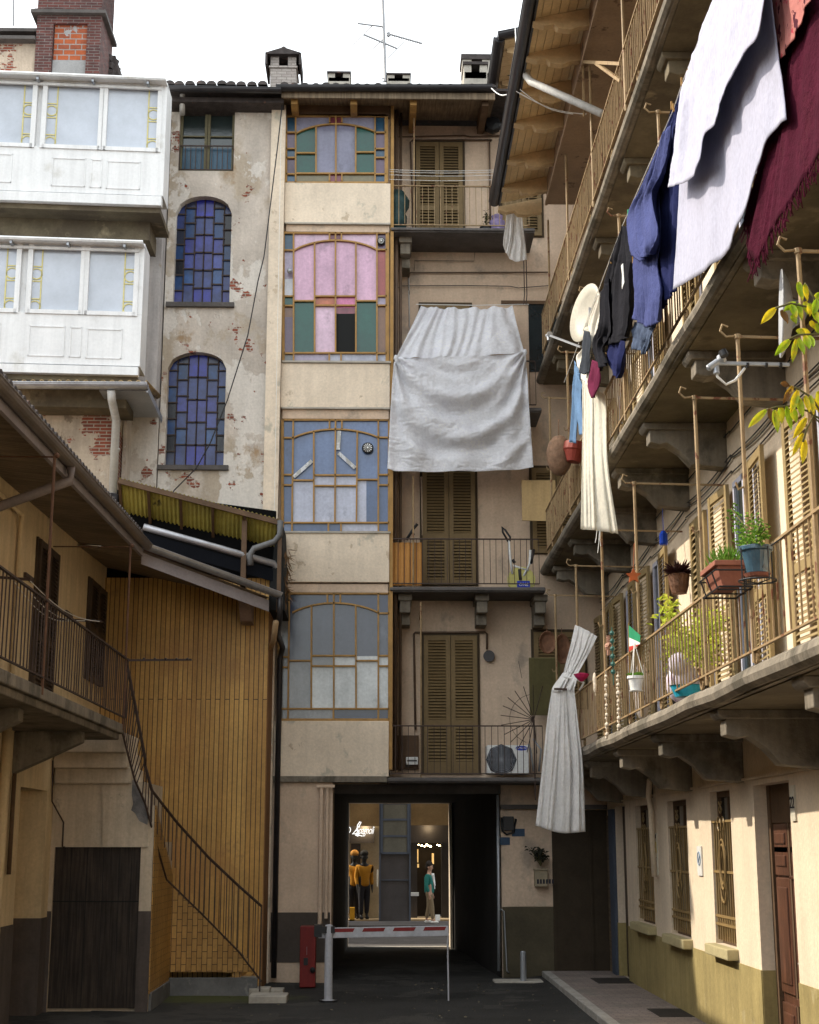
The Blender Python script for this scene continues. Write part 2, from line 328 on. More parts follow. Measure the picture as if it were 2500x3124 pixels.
# ---- verandas
XL, XR_ = -1.90, .13
def veranda(key, ol, orr, ot, ob, xs, inner, arc, segs, panes, extra=None):
    """pixel notes in crop `key` on the plane YF; ol..ob outer frame"""
    yp = YF+.05
    def P(x, y, k=key, Y=yp): return aty(k, x, y, Y)
    f = MB()
    def bar(x0, y0, x1, y1, w=.030, k=key): f.beam(P(x0, y0, k, YF+.03), P(x1, y1, k, YF+.03), w, .06, (0,1,0))
    def arcy(x):
        (xa, ya), (xm, ym), (xb, yb) = arc
        t = (x-xa)/(xm-xa) if x < xm else (xb-x)/(xb-xm)
        t = max(0, min(1, t)); base = ya if x < xm else yb
        return base+(ym-base)*(1-(1-t)**2)**.9*1.0
    pts = [(x, arcy(x)) for x in [lerp(arc[0][0], arc[2][0], i/16) for i in range(17)]]
    for a, b in zip(pts, pts[1:]): bar(*a, *b)
    for s in segs:
        x0, y0, x1, y1 = s[:4]
        if y0 == 'a': y0 = arcy(x0)
        bar(x0, y0, x1, y1)
    bar(ol, ot, orr, ot, .05); bar(ol, ob, orr, ob, .05); bar(ol, ot, ol, ob, .05); bar(orr, ot, orr, ob, .07)
    gm = MB(); mats = []
    for p in panes:
        x0, y0, x1, y1, cn = p
        if cn not in mats: mats.append(cn)
        gm.k = mats.index(cn)
        if y0 == 'a':
            n = 8; top = [P(lerp(x0, x1, i/n), arcy(lerp(x0, x1, i/n))) for i in range(n+1)]
            gm.prism(top+[P(x1, y1), P(x0, y1)], (0, .012, 0))
        elif y1 == 'a':
            n = 14; bt = [P(lerp(x1, x0, i/n), arcy(lerp(x1, x0, i/n))) for i in range(n+1)]
            gm.prism([P(x0, y0), P(x1, y0)]+bt, (0, .012, 0))
        else: gm.prism([P(x0, y0), P(x1, y0), P(x1, y1), P(x0, y1)], (0, .012, 0))
    win = gm.build('window', [glass(c) for c in mats], RB, clean=True)
    f.build('frame', wood_frame, win)
    return win
GL = dict(teal=(.010,.085,.065), blue=(.03,.085,.15), lav=(.27,.27,.37), lavd=(.20,.20,.29), purp=(.13,.085,.14), burg=(.20,.05,.075), olive=(.17,.145,.075), pink=(.56,.34,.47), pinkl=(.60,.42,.54), mag=(.55,.16,.32), oran=(.42,.12,.05), red=(.30,.06,.055), brown=(.20,.10,.055), green=(.005,.075,.055), black=(.012,.012,.012), sky=(.11,.165,.31), skyd=(.06,.10,.21), white=(.60,.62,.68), grey=(.21,.22,.23), pale=(.54,.57,.58), navy=(.02,.03,.07), bgrey=(.065,.075,.105), curt=(.42,.44,.55), wpurp=(.38,.33,.45))
def glass(c):
    if c == 'black': return dark_void
    return mat('glass_'+dict(teal='dark_teal', blue='petrol_blue', lav='lavender', lavd='dull_lavender', purp='purple', burg='burgundy', olive='olive', pink='pink', pinkl='pale_pink', mag='bright_pink', oran='orange', red='red', brown='brown', green='bottle_green', sky='sky_blue', skyd='deep_sky_blue', white='white', grey='grey', pale='pale_grey', navy='navy', bgrey='blue_grey', curt='curtained', wpurp='mauve')[c], GL[c], rough=.16, spec=.6, var=.2, vs=1.3, fine=.1, fs=18, bump=.12, bs=4, streak=.14, patches=[(tuple(q*.62 for q in GL[c]), 2.1, .58, .12, sum(GL[c])*9), (tuple(min(.8, q*1.25+.02) for q in GL[c]), 1.3, .60, .1, 4+sum(GL[c])*5)])
# top (third upper) veranda, crop B
h = []
for x0, x1 in ((140, 195), (660, 727)):
    for y in (585, 680, 732, 828): h.append((x0, y, x1, y))
veranda('B', 140, 727, 487, 880, None, None, [(197,592),(432,535),(660,580)],
  h+[(197,487,197,880),(661,487,661,880),(316,'a',316,822),(432,487,432,870),(548,'a',548,822),(197,824,661,824),(200,705,314,705),(550,700,661,700),(395,487,395,527),(467,487,467,527),(395,826,395,868),(467,826,467,868)],
  [(197,490,395,'a','lav'),(467,490,661,'a','lav'),(395,490,467,540,'burg'),(197,'a',316,705,'green'),(197,705,316,822,'green'),(548,'a',661,700,'green'),(548,700,661,822,'green'),(316,'a',432,822,'lavd'),(432,'a',548,822,'lavd'),(197,826,395,876,'olive'),(467,826,661,876,'olive'),(395,826,467,876,'burg')]+
  [(a, y0, b, y1, c) for a, b in ((142,197),(661,722)) for y0, y1, c in ((490,585,'blue'),(585,680,'purp'),(680,732,'blue'),(732,828,'purp'),(828,878,'blue'))])
# second: crop E (top part measured in B: yE = yB - 1437.5)
k = 1437.5
veranda('E', 125, 733, 1170-k, 492, None, None, [(185,1275-k),(430,1215-k),(672,1270-k)],
  [(185,1170-k,185,492),(672,1170-k,672,492),(308,'a',308,432),(430,1170-k,430,432),(549,'a',549,432),(185,436,672,436),(395,1170-k,395,1212-k),(465,1170-k,465,1212-k),(393,438,393,488),(462,438,462,488),(127,1273-k,185,1273-k),(672,1270-k,730,1270-k),(127,104,185,104),(127,160,185,160),(672,104,730,104),(672,158,730,158),(185,132,308,132),(549,132,672,132),(308,104,549,104),(308,158,549,158),(127,438,185,438),(672,438,730,438)],
  [(185,1172-k,395,'a','pinkl'),(465,1172-k,672,'a','pinkl'),(395,1172-k,465,1220-k,'burg'),(185,'a',308,132,'pink'),(308,'a',430,104,'pink'),(430,'a',549,104,'pink'),(549,'a',672,132,'pink'),(185,132,308,434,'green'),(549,132,672,434,'green'),(308,104,430,158,'oran'),(430,104,549,172,'mag'),(308,158,430,434,'pinkl'),(430,172,549,205,'burg'),(430,205,549,434,'black'),(187,438,393,488,'wpurp'),(393,438,549,488,'curt'),(549,438,672,488,'curt'),(127,438,185,488,'grey'),(672,438,730,488,'curt'),
   (127,1172-k,185,1273-k,'blue'),(127,1273-k,185,1440-k,'wpurp'),(127,1440-k,185,104,'white'),(127,104,185,160,'teal'),(127,160,185,225,'brown'),(127,225,185,436,'purp'),(672,1172-k,730,1270-k,'purp'),(672,1270-k,730,104,'red'),(672,104,730,158,'wpurp'),(672,158,730,436,'brown')])
veranda('E', 120, 747, 825, 1486, None, None, [(183,932),(430,882),(680,930)],
  [(183,825,175,1486),(680,825,680,1486),(303,'a',303,1425),(430,825,426,1425),(557,'a',552,1425),(178,1428,680,1428),(395,825,395,876),(467,825,467,876),(388,1430,388,1484),(462,1430,462,1484),(122,932,183,932),(680,930,744,930),(120,1148,180,1148),(120,1208,180,1208),(680,1148,744,1148),(680,1208,744,1208),(178,1180,303,1180),(557,1176,680,1176),(303,1150,557,1150),(303,1212,557,1212),(120,1428,178,1428),(680,1428,744,1428)],
  [(183,828,430,'a','sky'),(430,828,680,'a','sky'),(183,'a',303,1180,'sky'),(303,'a',430,1150,'sky'),(430,'a',557,1150,'sky'),(557,'a',680,1176,'sky'),(180,1180,303,1426,'curt'),(303,1150,430,1212,'curt'),(430,1150,557,1212,'curt'),(557,1176,610,1426,'curt'),(610,1176,680,1426,'skyd'),(303,1212,430,1426,'curt'),(430,1212,557,1426,'curt'),(178,1428,388,1484,'skyd'),(388,1428,462,1484,'skyd'),(462,1428,680,1484,'curt'),(122,828,183,1148,'skyd'),(120,1148,180,1428,'skyd'),(120,1428,178,1484,'sky'),(680,828,744,1148,'sky'),(680,1148,744,1484,'skyd')])
veranda('I', 100, 748, 402, 1143, None, None, [(178,516),(420,460),(680,516)],
  [(160,402,152,1135),(680,402,680,1135),(290,'a',288,1075),(420,402,420,1075),(548,'a',550,1075),(152,1078,680,1078),(383,402,383,455),(458,402,458,455),(680,520,744,520),(680,768,744,768),(680,828,744,828),(420,768,548,768),(290,768,420,768),(290,828,548,828),(152,797,290,797),(548,797,680,797),(100,775,152,775),(100,835,152,835),(100,1078,152,1078),(680,1078,744,1078),(418,1080,418,1135)],
  [(160,405,420,'a','navy'),(420,405,680,'a','navy'),(156,'a',290,797,'bgrey'),(290,'a',420,768,'bgrey'),(420,'a',548,768,'bgrey'),(548,'a',680,770,'bgrey'),(548,770,680,1075,'pale'),(154,797,290,1075,'grey'),(290,768,420,828,'grey'),(420,768,548,828,'pale'),(290,828,420,1075,'pale'),(420,828,548,1075,'pale'),(152,1080,418,1135,'grey'),(418,1080,680,1135,'navy'),(680,405,744,520,'navy'),(680,520,744,768,'bgrey'),(680,768,744,1078,'pale'),(680,1080,744,1135,'navy'),(100,405,155,775,'grey'),(100,775,152,1078,'grey'),(100,1080,152,1135,'grey')])
# spandrels and ledges between
def zy(k, y, Y=YF): return aty(k, 430, y, Y).z
zs = dict(s3=(zy('B',1118), zy('B',884)), s2=(zy('E',758), zy('E',500)), s1=(zy('I',340), zy('I',48)), s0=(zy('I',1475), zy('I',1150)))
for kk, (a, b) in zs.items():
    m = MB(); m.box(XL-.04, XR_+.02, YF-.05, YF+.13, a, b); m.build('spandrel', plaster_span, RB, bev=.01)
pieces([(XL, XR_, YF-.01, YF+.12, a, b) for a, b in ((zy('B',1165), zs['s3'][0]-.03), (zy('E',820), zs['s2'][0]-.03), (zy('I',398), zs['s1'][0]-.03))], 'cornice', plaster_rear, RB)
pieces([(XL-.02, XR_+.04, YF-.09, YF+.13, zy('E',500)+.005, zy('E',488)), (XL-.02, XR_+.02, YF-.07, YF+.13, zs['s3'][0]-.03, zs['s3'][0]), (XL-.02, XR_+.02, YF-.07, YF+.13, zs['s2'][0]-.03, zs['s2'][0]), (XL-.02, XR_+.04, YF-.08, YF+.13, zs['s1'][1]-.02, zs['s1'][1]+.012)], 'sill', stone_light, RB)
m = MB(); m.box(XR_+.022, XR_+.085, YF-.02, YF+.11, 3.7, 17.0); m.build('corner_post', wood_frame, RB)
m = MB(); m.box(-1.98, .12, YF-.0, YF+.13, zy('B',485), 16.95); m.build('lintel', wood_old, RB)
m = MB(); m.tube([(.27,27.3,3.7),(.27,27.3,17.1)], .045, 8); m.build('downpipe', pipe_brown, RB, smooth=True); m = MB(); m.tube([(.36,27.5,3.7),(.36,27.5,17.1)], .03, 8); m.build('downpipe', pipe_brown, RB, smooth=True)
m = MB(); m.tube([(-1.06,26.93,0.9),(-1.06,26.93,3.38)], .04, 8); m.build('downpipe', plaster_rear, RB); m = MB(); m.tube([(-.95,26.93,1.1),(-.95,26.93,3.38)], .03, 8); m.beam((-1.15,26.9,3.4),(-.82,26.9,3.4),.05); m.build('downpipe', plaster_rear, RB)
# fans in the glass
def fan(k, x, y, r):
    c = aty(k, x, y, YF-.01); f = MB(); f.lathe(c+V((0,.03,0)), [(r,0),(r*1.05,.03),(r*.9,.05),(r*.88,.03)], 20, (0,-1,0))
    o = f.build('window_fan', black_plastic, RB, smooth=False)
    b = MB()
    for i in range(12):
        a = i*PI/6; d = V((math.cos(a), 0, math.sin(a))); e = V((-math.sin(a), 0, math.cos(a)))
        b.add([c+d*r*.28-e*r*.05+V((0,-.03,0)), c+d*r*.8-e*r*.12+V((0,-.03,0)), c+d*r*.8+e*r*.12+V((0,-.015,0)), c+d*r*.28+e*r*.04+V((0,-.015,0))], [(0,1,2,3)])
    b.lathe(c+V((0,-.02,0)), [(r*.2,0),(r*.2,.02)], 10, (0,-1,0)); b.build('blade', white_plastic, o)
fan('E', 618, 990, .105); fan('B', 697, 1218, .075)
m = MB()
tape = lambda x0,y0,x1,y1,w: m.beam(aty('E',x0,y0,YF+.0), aty('E',x1,y1,YF+.0), w, .004, (0,1,0))
tape(185,1160,292,1065,.07); m.build('tape_strip', mat('brown_white_tape', (.42,.42,.40), patches=[((.62,.63,.66), 9, .5, .05, 1)], rough=.4), RB); m = MB(); tape(452,890,445,1000,.07); tape(448,1020,545,1108,.07); m.build('tape_strip', mat('brown_white_tape', (.42,.42,.40), patches=[((.62,.63,.66), 9, .5, .05, 1)], rough=.4), RB)
m = MB(); c = aty('E',1692-1534,240-208,YF-.0); m.ball(aty('B',162,1392,YF-.06), .055, 12); m.build('door_knob', grey_metal, RB, smooth=True, label='round steel vent knob in the lavender pane')
# ---- louvred doors
def louvre(mb, o, uvec, wd, ht, nvec, th=.045, rails=(.0, .42, 1.), fr=.085, gap=.058, botp=.0):
    """one shutter leaf: o lower corner, uvec along its width, nvec outward"""
    o, u, n, z = V(o), V(uvec).normalized(), V(nvec).normalized(), V((0,0,1))
    mb.pb(o, u*fr, n*th, z*ht); mb.pb(o+u*(wd-fr), u*fr, n*th, z*ht)
    ys = [r*ht for r in rails]
    for i, r in enumerate(ys):
        hh = fr*1.3 if 0 < i < len(ys)-1 else fr*1.15
        if i == 0: hh = fr*1.1+botp
        y0 = 0 if i == 0 else (ht-hh if i == len(ys)-1 else r-hh/2)
        mb.pb(o+u*fr+z*y0, u*(wd-2*fr), n*th*.9, z*hh)
    for a, b, i in [(ys[i], ys[i+1], i) for i in range(len(ys)-1)]:
        a += (fr*1.1+botp if i == 0 else fr*.65); b -= (fr*1.15 if i == len(ys)-2 else fr*.65)
        k = max(1, int((b-a)/gap)); g_ = (b-a)/k
        for j in range(k):
            mb.pb(o+u*fr+z*(a+g_*(j+.12))+n*th*.95, u*(wd-2*fr), -n*th*.75+z*g_*.62, z*.009-n*.0)
def door_back(x0, x1, z0, z1, mt=shutter, nm='louvred_door', parent=None, rails=(0,.36,.72,1), botp=0.):
    parent = parent or RB
    b = MB(); b.box(x0-.05, x1+.05, YB-.03, YB+.01, z0-.02, z1+.06); fr = b.build(nm, mat('recess_dark_wood', (.07,.05,.03)), parent)
    mid = (x0+x1)/2
    for a, c in ((x0, mid-.006), (mid+.006, x1)):
        l = MB(); louvre(l, (a, YB-.032, z0), (1,0,0), c-a, z1-z0, (0,-1,0), rails=rails, botp=botp); l.build('shutter', mt, fr)
    return fr
door_back(.82, 1.84, 3.68, 6.28, rails=(0,.36,1), botp=.12)
door_back(.80, 1.83, 7.27, 9.93, rails=(0,.36,1))
door_back(.78, 1.76, 10.75, aty('E',1000,158,28).z, rails=(0,.36,1))
door_back(.68, 1.64, 14.67-.3, 16.55, rails=(0,.33,.62,1), botp=.05)
door_back(2.45, 3.25, 14.5, 16.6, rails=(0,.33,.62,1), nm='louvred_door')
door_back(2.93, 3.9, 4.9, 6.35, nm='louvred_window', rails=(0,1))
door_back(2.95, 3.9, 7.9, 9.6, nm='louvred_window', rails=(0,.5,1))
zw = aty('E',1550,152,28).z
m = MB(); m.box(2.95, 3.95, YB-.02, YB+.01, 11.6, zw); o = m.build('window', glass_dark, RB); m = MB(); m.box(2.4,3.95,YB-.045,YB,zw,zw+.07); m.build('frame', wood_old, o)
# ---- balconies
def rail_run(mb, p0, p1, h, bar=.013, sp=.115, mid=None, bot=.07, top=.035):
    p0, p1 = V(p0), V(p1); L = (p1-p0).length; n = max(1, round(L/sp)); z = V((0,0,1))
    mb.beam(p0+z*h, p1+z*h, top, .022); mb.beam(p0+z*bot, p1+z*bot, top*.8, .018)
    if mid: mb.beam(p0+z*mid, p1+z*mid, .02, .012)
    for i in range(n+1):
        q = p0.lerp(p1, i/n); j = random.uniform(-.006, .006); mb.beam(q+z*bot+V((j,j*.3,0)), q+z*h+V((j*.2,0,0)), bar, bar)
def corbel_front(mb, x, z, w=.26, d=.8, h=.5):
    for (a, y0, y1, z0, z1) in ((0, YB-d, YB, z-.12, z), (.03, YB-d+.06, YB, z-.34, z-.12), (.03, YB-d*.62, YB, z-.34-.2, z-.34)): mb.box(x-w/2+a, x+w/2-a, y0, y1, z0, z1)
def bal_back(z, x0, x1, cor, h, rail_m, nb='balcony'):
    s = MB(); s.box(x0, x1, YF-.02, YB, z-.1, z); s.box(x0, x1, YF-.06, YF-.02, z-.075, z-.02)
    b = s.build(nb, stone_dark, RB, bev=.012)
    for x in cor:
        c = MB(); corbel_front(c, x, z-.1); c.build('corbel', stone, b, bev=.012)
    r = MB(); rail_run(r, (x0+.04, YF+.03, z), (x1-.1, YF+.03, z), h, .011); rail_run(r, (x0+.04, YF+.03, z), (x0+.04, YB-.02, z), h, .011); r.build('railing', rail_m, b)
    return b
bal_back(3.56, .12, 3.06, (), .93, iron_dark)
m = MB(); m.box(-2.0, .12, YF-.08, YF+.13, 3.47, 3.58); m.build('ledge', stone, RB, bev=.01)
bal_back(7.06, .16, 3.06, (.45, 1.9, 3.0), .92, iron_dark)
bal_back(10.55, .16, 3.06, (.45, 1.9), .95, iron_dark)
bal_back(14.24, .16, 3.0, (.45,), .90, iron_rust)
m = MB()
for x, z0, z1 in ((.62,14.24,16.8),(.74,3.56,6.78),(.6,7.06,9.2)): m.tube([(x,YF+.05,z0),(x,YF+.05,z1)], .016, 6)
m.beam((.74,YF+.05,6.7),(.74,YB,6.6),.02); m.beam((.62,YF+.05,16.7),(.62,YB,16.7),.02); m.build('pole', iron_rust, RB)
# pipes on the wall
def pipe(pts, r, mt, parent=RB, name='pipe', n=6):
    m = MB(); m.tube(pts, r, n); return m.build(name, mt, parent, smooth=True)
pb = lambda x, y, k='I': tuple(aty(k, x, y, YB-.05))
pipe([pb(897,1200), pb(888,640), pb(895,632), pb(1305,630), pb(1315,640), pb(1315,730)], .02, pipe_brown)
pipe([pb(885,1140,'B'), pb(868,640,'B'), pb(880,627,'B'), pb(1345,627,'B'), pb(1330,640,'B'), pb(1335,1130,'B')], .018, pipe_brown)
pipe([pb(745,1140,'B'), pb(750,610,'B'), pb(1180,600,'B'), pb(1215,607,'B'), pb(1430,600,'B')], .016, pipe_brown)
pipe([pb(860,1532,'B'), pb(855,1412,'B'), pb(870,1402,'B'), pb(1680,1400,'B')], .014, pipe_brown)
pipe([pb(770,1500,'B'), pb(820,1480,'B'), pb(1200,1478,'B'), pb(1450,1482,'B'), pb(1500,1492,'B'), pb(1680,1478,'B')], .008, black_plastic, name='cable')
pipe([pb(890,1390,'B'), pb(892,1332,'B'), pb(1240,1335,'B'), pb(1245,1280,'B')], .006, black_plastic, name='cable')
pipe([pb(858,0,'E'), pb(862,290,'E')], .014, pipe_white)
pipe([pb(932,1160,'E'), pb(940,1500,'E')], .02, plaster_rear)
pipe([pb(807,1120,'E'), pb(807,1225,'E')], .028, pipe_white)
m = MB(); m.lathe(pb(1327,770), [(.11,0),(.11,.03)], 18, (0,-1,0), ); m.build('junction_box', gutter_dark, RB)
m = MB(); c = V(pb(1345,558,'B')); m.lathe(c, [(.06,0),(.15,.03),(.19,.1),(.19,.16),(.15,.22),(.05,.24)], 8, (0,-1,0)); m.beam(c+V((-.32,.02,.02)), c+V((.32,.02,0)), .04); o = m.build('wall_lamp_housing', black_plastic, RB)
m = MB(); c = V(pb(870,1350)); m.box(.31,.72,YB-.1,YB-.02,3.75,4.38); m.build('meter_niche', wood_old, RB)
m = MB(); m.tube([pb(1500,800), pb(1520,900)],.004); m.build('cable', black_plastic, RB)
# ground floor, right of passage: meter, cables, pipe
q = lambda x, y: tuple(aty('L', x, y, YB-.05))
pipe([q(1378,240), q(1385,900), q(1385,1270)], .03, grey_metal)
pipe([q(1390,905), q(1415,920), q(1432,1270), q(1445,1280)], .014, grey_metal)
pipe([q(1400,370), q(1405,450), q(1430,470), q(1470,460), q(1485,380)], .02, black_plastic, name='cable')
m = MB(); c = V(q(1440,410)); m.box(c.x-.1, c.x+.1, YB-.12, YB, c.z-.12, c.z+.14); m.build('meter_box', black_plastic, RB, bev=.01)
m = MB(); m.box(3.22, 4.24, YB-.03, YB+.0, .12, 3.0)
m.box(3.2,3.26,YB-.05,YB,.12,3.02); m.box(3.9,3.94,YB-.05,YB,.12,3.0); m.build('door', mat('shade_darkened_door', (.042,.030,.018), var=.25), RB)  # dark brown door; the corner's shade is put into its colour and size
m = MB()
for (x, y) in ((1413,510),(1500,460)): c = V(q(x, y)); m.box(c.x-.12, c.x+.12, YB-.02, YB, c.z-.07, c.z+.07)
m.build('street_number_plate', mat('faded_blue_plate', (.05,.08,.13)), RB)
# ---- roof with gutter
rf = MB(); GZ = aty('B',700,312,26.28).z; DZ = GZ-17.42
def tiles(mb, x0, x1, y0, z0, y1, z1, pitch=.205, r=.075, jit=.012):
    n = int(abs(x1-x0)/pitch)
    for i in range(n):
        x = x0+(i+.5)*pitch*(1 if x1 > x0 else -1); j = random.uniform(-jit, jit)*2; k = random.uniform(-jit, jit)
        L = V((0, y1-y0, z1-z0)); s = 6; vs = []
        for e in (0, 1):
            for q in range(s+1):
                a = PI*q/s; vs.append(V((x+r*1.15*math.cos(a)+k, y0+j, z0+r*math.sin(a)+j))+L*e)
        mb.add(vs, [(q, q+1, s+2+q, s+1+q) for q in range(s)]+[tuple(range(s+1))])
rf.pb((-2.1,26.35,17.38+DZ), (4.7,0,0), (0,5.2,1.25), (0,0,.05)); tiles(rf, -2.05, 2.45, 26.33, 17.44+DZ, 31.5, 18.65+DZ)
rf.pb((2.2,26.9,17.5), (5.5,0,0), (0,4.6,1.4), (0,0,.05)); rf.pb((-2.1,36.7,17.38),(9,0,0),(0,-5.2,1.55),(0,0,.05))
roof = rf.build('roof', tile_dark, RB)
m = MB(); 
def gutter(mb, p0, p1, r=.085, up=V((0,0,1)), n=8, side=None):
    p0, p1 = V(p0), V(p1); d = (p1-p0).normalized(); a = d.cross(V((0,0,1))).normalized(); b = a.cross(d)
    for k, rr in ((0, r), (1, r-.012)):
        vs = []
        for p in (p0, p1):
            for i in range(n+1): an = PI+PI*i/n; vs.append(p+a*math.cos(an)*rr+b*math.sin(an)*rr)
        mb.add(vs, [(i, i+1, n+2+i, n+1+i) for i in range(n)])
    for p in (p0, p1): mb.add([p+a*math.cos(PI+PI*i/n)*r+b*math.sin(PI+PI*i/n)*r for i in range(n+1)], [tuple(range(n+1))])
    for s in (1, -1): mb.tube([p0+a*s*r, p1+a*s*r], .012, 5)
gutter(m, (-2.1,26.28,17.38+DZ), (2.14,26.28,17.43+DZ), .09); m.build('gutter', gutter_dark, roof, clean=False)
m = MB(); m.pb((-2.0, 26.4, 17.25+DZ),(4.2,0,0),(0,1.6,.35),(0,0,.06)); m.box(-2.0,2.2,26.36,26.41,17.2+DZ,17.34+DZ); m.build('soffit', mat('grey_wood_soffit', (.20,.15,.10), var=.3, plank=(0,.1,.3)), roof)
for x in (-1.82, -.65, .53, 1.95):
    m = MB(); m.prism([(x,26.5,17.27+DZ),(x,28,17.62+DZ),(x,28,17.3+DZ),(x,26.75,17.1+DZ),(x,26.5,17.14+DZ)], (.13,0,0)); m.build('rafter', wood_frame if x < .6 else wood_old, roof)
# corner roof at right, turning towards the camera
yc = atz('B',1365,25,17.5).y; xc = 2.28; xe = atz('B',1560,0,17.5).x+2.5
m = MB(); m.pb((xc,yc,17.55), (3.8,0,.9), (0,28-yc,0), (0,0,.06)); r2 = m.build('roof', tile_dark, RB)
m = MB(); gutter(m, (xc-.05,yc,17.5), (xc-.05,27.6,17.5), .11); gutter(m, (xc-.1,yc-.05,17.52), (xc+3.7,yc-.05,18.4), .11); m.build('gutter', gutter_dark, r2, clean=False)
m = MB()
for i in range(30):
    a = yc+.05+i*.2
    if a < 28: m.pb((xc+.06,a,17.46), (3.7,0,.9), (0,.185,0), (0,0,.03))
m.build('soffit', wood_soffit, r2)
for i in range(4):
    y0 = yc+.35+i*1.25
    if y0 < 27.8: m = MB(); m.prism([(xc+.12,y0,17.47),(xc+3.6,y0,18.32),(xc+3.6,y0,18.1),(xc+.6,y0,17.42),(xc+.4,y0,17.33),(xc+.12,y0,17.38)], (0,.14,0)); m.build('rafter', wood_beam, r2)
m = MB(); m.box(3.9, 9, yc+.9, 28, 14.6, 18.0); m.box(4.6,9,28,36,-.1,16.9); m.build('wall', plaster_rear, RB, label='upper side wing wall behind the gallery eave')
# chimneys
def chimney(cx, cy, z0, w, d, h, kind):
    m = MB(); m.box(cx-w/2, cx+w/2, cy-d/2, cy+d/2, z0-.15, z0+h*.45)
    t = .16*w/.5
    if kind == 'tower':
        m.box(cx-w/2-.03, cx+w/2+.03, cy-d/2-.03, cy+d/2+.03, z0+h*.42, z0+h*.47)
        for sx in (-1, 1):
            for sy in (-1, 1): m.box(cx+sx*w/2-(t if sx > 0 else 0), cx+sx*w/2+(t if sx < 0 else 0), cy+sy*d/2-(t if sy > 0 else 0), cy+sy*d/2+(t if sy < 0 else 0), z0+h*.45, z0+h*.78)
        o = m.build('chimney', brick_pale, roof)
        c = MB(); c.prism([(cx-w*.68,cy-d*.7,z0+h*.76),(cx+w*.68,cy-d*.7,z0+h*.76),(cx+w*.68,cy-d*.7,z0+h*.8),(cx,cy-d*.7,z0+h*.96),(cx-w*.68,cy-d*.7,z0+h*.8)], (0,d*1.4,0)); c.ball((cx,cy-d*.5,z0+h*.97), .07, 8); c.box(cx-w*.7,cx-w*.62,cy-d*.7,cy+d*.7,z0+h*.45,z0+h*.8); c.box(cx+w*.62,cx+w*.7,cy-d*.7,cy+d*.7,z0+h*.45,z0+h*.8); c.build('cap', tile_dark, o)
    else:
        for sx in (-1, 1): m.box(cx+sx*w/2-(t if sx > 0 else 0), cx+sx*w/2+(t if sx < 0 else 0), cy-d/2, cy+d/2, z0+h*.45, z0+h*.85)
        m.box(cx-w/2+.02, cx+w/2-.02, cy-d/2, cy+d/2, z0+h*.1, z0+h*.45)
        o = m.build('chimney', stone_light, roof)
        c = MB(); c.box(cx-w*.54, cx+w*.54, cy-d*.56, cy+d*.56, z0+h*.85, z0+h); c.box(cx-w*.4,cx+w*.4,cy+d*.3,cy+d*.5,z0+h*.4,z0+h*.85); c.build('cap', tile_dark, o)
def chim_at(k, xa, xb, yt, ybot, Y, kind):
    a = aty(k, xa, yt, Y); b = aty(k, xb, ybot, Y); chimney((a.x+b.x)/2, Y+.3, b.z, b.x-a.x, .6, a.z-b.z, kind)
chim_at('B', 52, 198, 92, 290, 27.6, 'tower')
chim_at('B', 385, 515, 228, 290, 27.8, 'vent'); chim_at('B', 732, 866, 238, 288, 28.6, 'vent'); chim_at('B', 1180, 1318, 172, 278, 27.6, 'vent')
a = aty('B',1175,170,28.4); chimney(a.x+.28, 28.4, a.z-.75, .62, .5, .78, 'vent')

# ================================================================== stair tower facade with stained arched windows
ST = thing('stair_tower', 'weathered peeling stair tower with two arched blue stained windows and patches of bare brick', 'building', (-3.1, 27, 0))
WX0, WX1 = -4.22, -1.96
def zt(k, y): return aty(k, 1190, y, 26.95).z
def winx(k, x, y, Y=26.95): return aty(k, x, y, Y).x
TZ0 = aty('A',1300,520,26.24).z-.08
arch = []
for k, sp, pk, bt, xl, xr in (('A', 1250, 1150, 1533+0, 1032, 1358), ('D', 815, 720, 1385, 985, 1325)):
    arch.append((winx(k, xl, sp), winx(k, xr, sp), zt(k, sp), zt(k, pk), zt('D', 435) if k == 'A' else zt('D', bt)))
rx0, rx1, rz0, rz1 = winx('A',1050,820), winx('A',1372,820), zt('A',1003), zt('A',642)
# wall assembled round its openings (front at y=26.9, reveals .3 deep)
m = MB(); y0, y1 = 26.92, 27.25
def wall_col(x0, x1, ops, zb, zt_):
    z = zb
    for a, b in sorted(ops): m.box(x0, x1, y0, y1, z, a); z = b
    m.box(x0, x1, y0, y1, z, zt_)
ax0 = min(a[0] for a in arch); ax1 = max(a[1] for a in arch); ax0 = min(ax0, rx0); ax1 = max(ax1, rx1)
m.box(WX0, ax0, y0, y1, 0, TZ0); m.box(ax1, WX1, y0, y1, 0, TZ0)
a1, a2 = arch
def arch_top(mb, xa, xb, zs_, zp, ztop):
    n = 14; pts = []
    for i in range(n+1):
        x = lerp(xa, xb, i/n); t = (x-(xa+xb)/2)/((xb-xa)/2); pts.append((x, y0, zs_+(zp-zs_)*math.sqrt(max(0, 1-t*t))))
    for i in range(n): mb.prism([pts[i], pts[i+1], (pts[i+1][0], y0, ztop), (pts[i][0], y0, ztop)], (0, y1-y0, 0))
for a in arch:
    if a[0] > ax0+.001: m.box(ax0, a[0], y0, y1, a[4], a[3]+.02)
    if a[1] < ax1-.001: m.box(a[1], ax1, y0, y1, a[4], a[3]+.02)
    arch_top(m, a[0], a[1], a[2], a[3], a[3]+.02)
if rx0 > ax0+.001: m.box(ax0, rx0, y0, y1, rz0, rz1)
if rx1 < ax1-.001: m.box(rx1, ax1, y0, y1, rz0, rz1)
m.box(ax0, ax1, y0, y1, 0, a2[4]); m.box(ax0, ax1, y0, y1, a2[3]+.02, a1[4]); m.box(ax0, ax1, y0, y1, a1[3]+.02, rz0); m.box(ax0, ax1, y0, y1, rz1, TZ0)
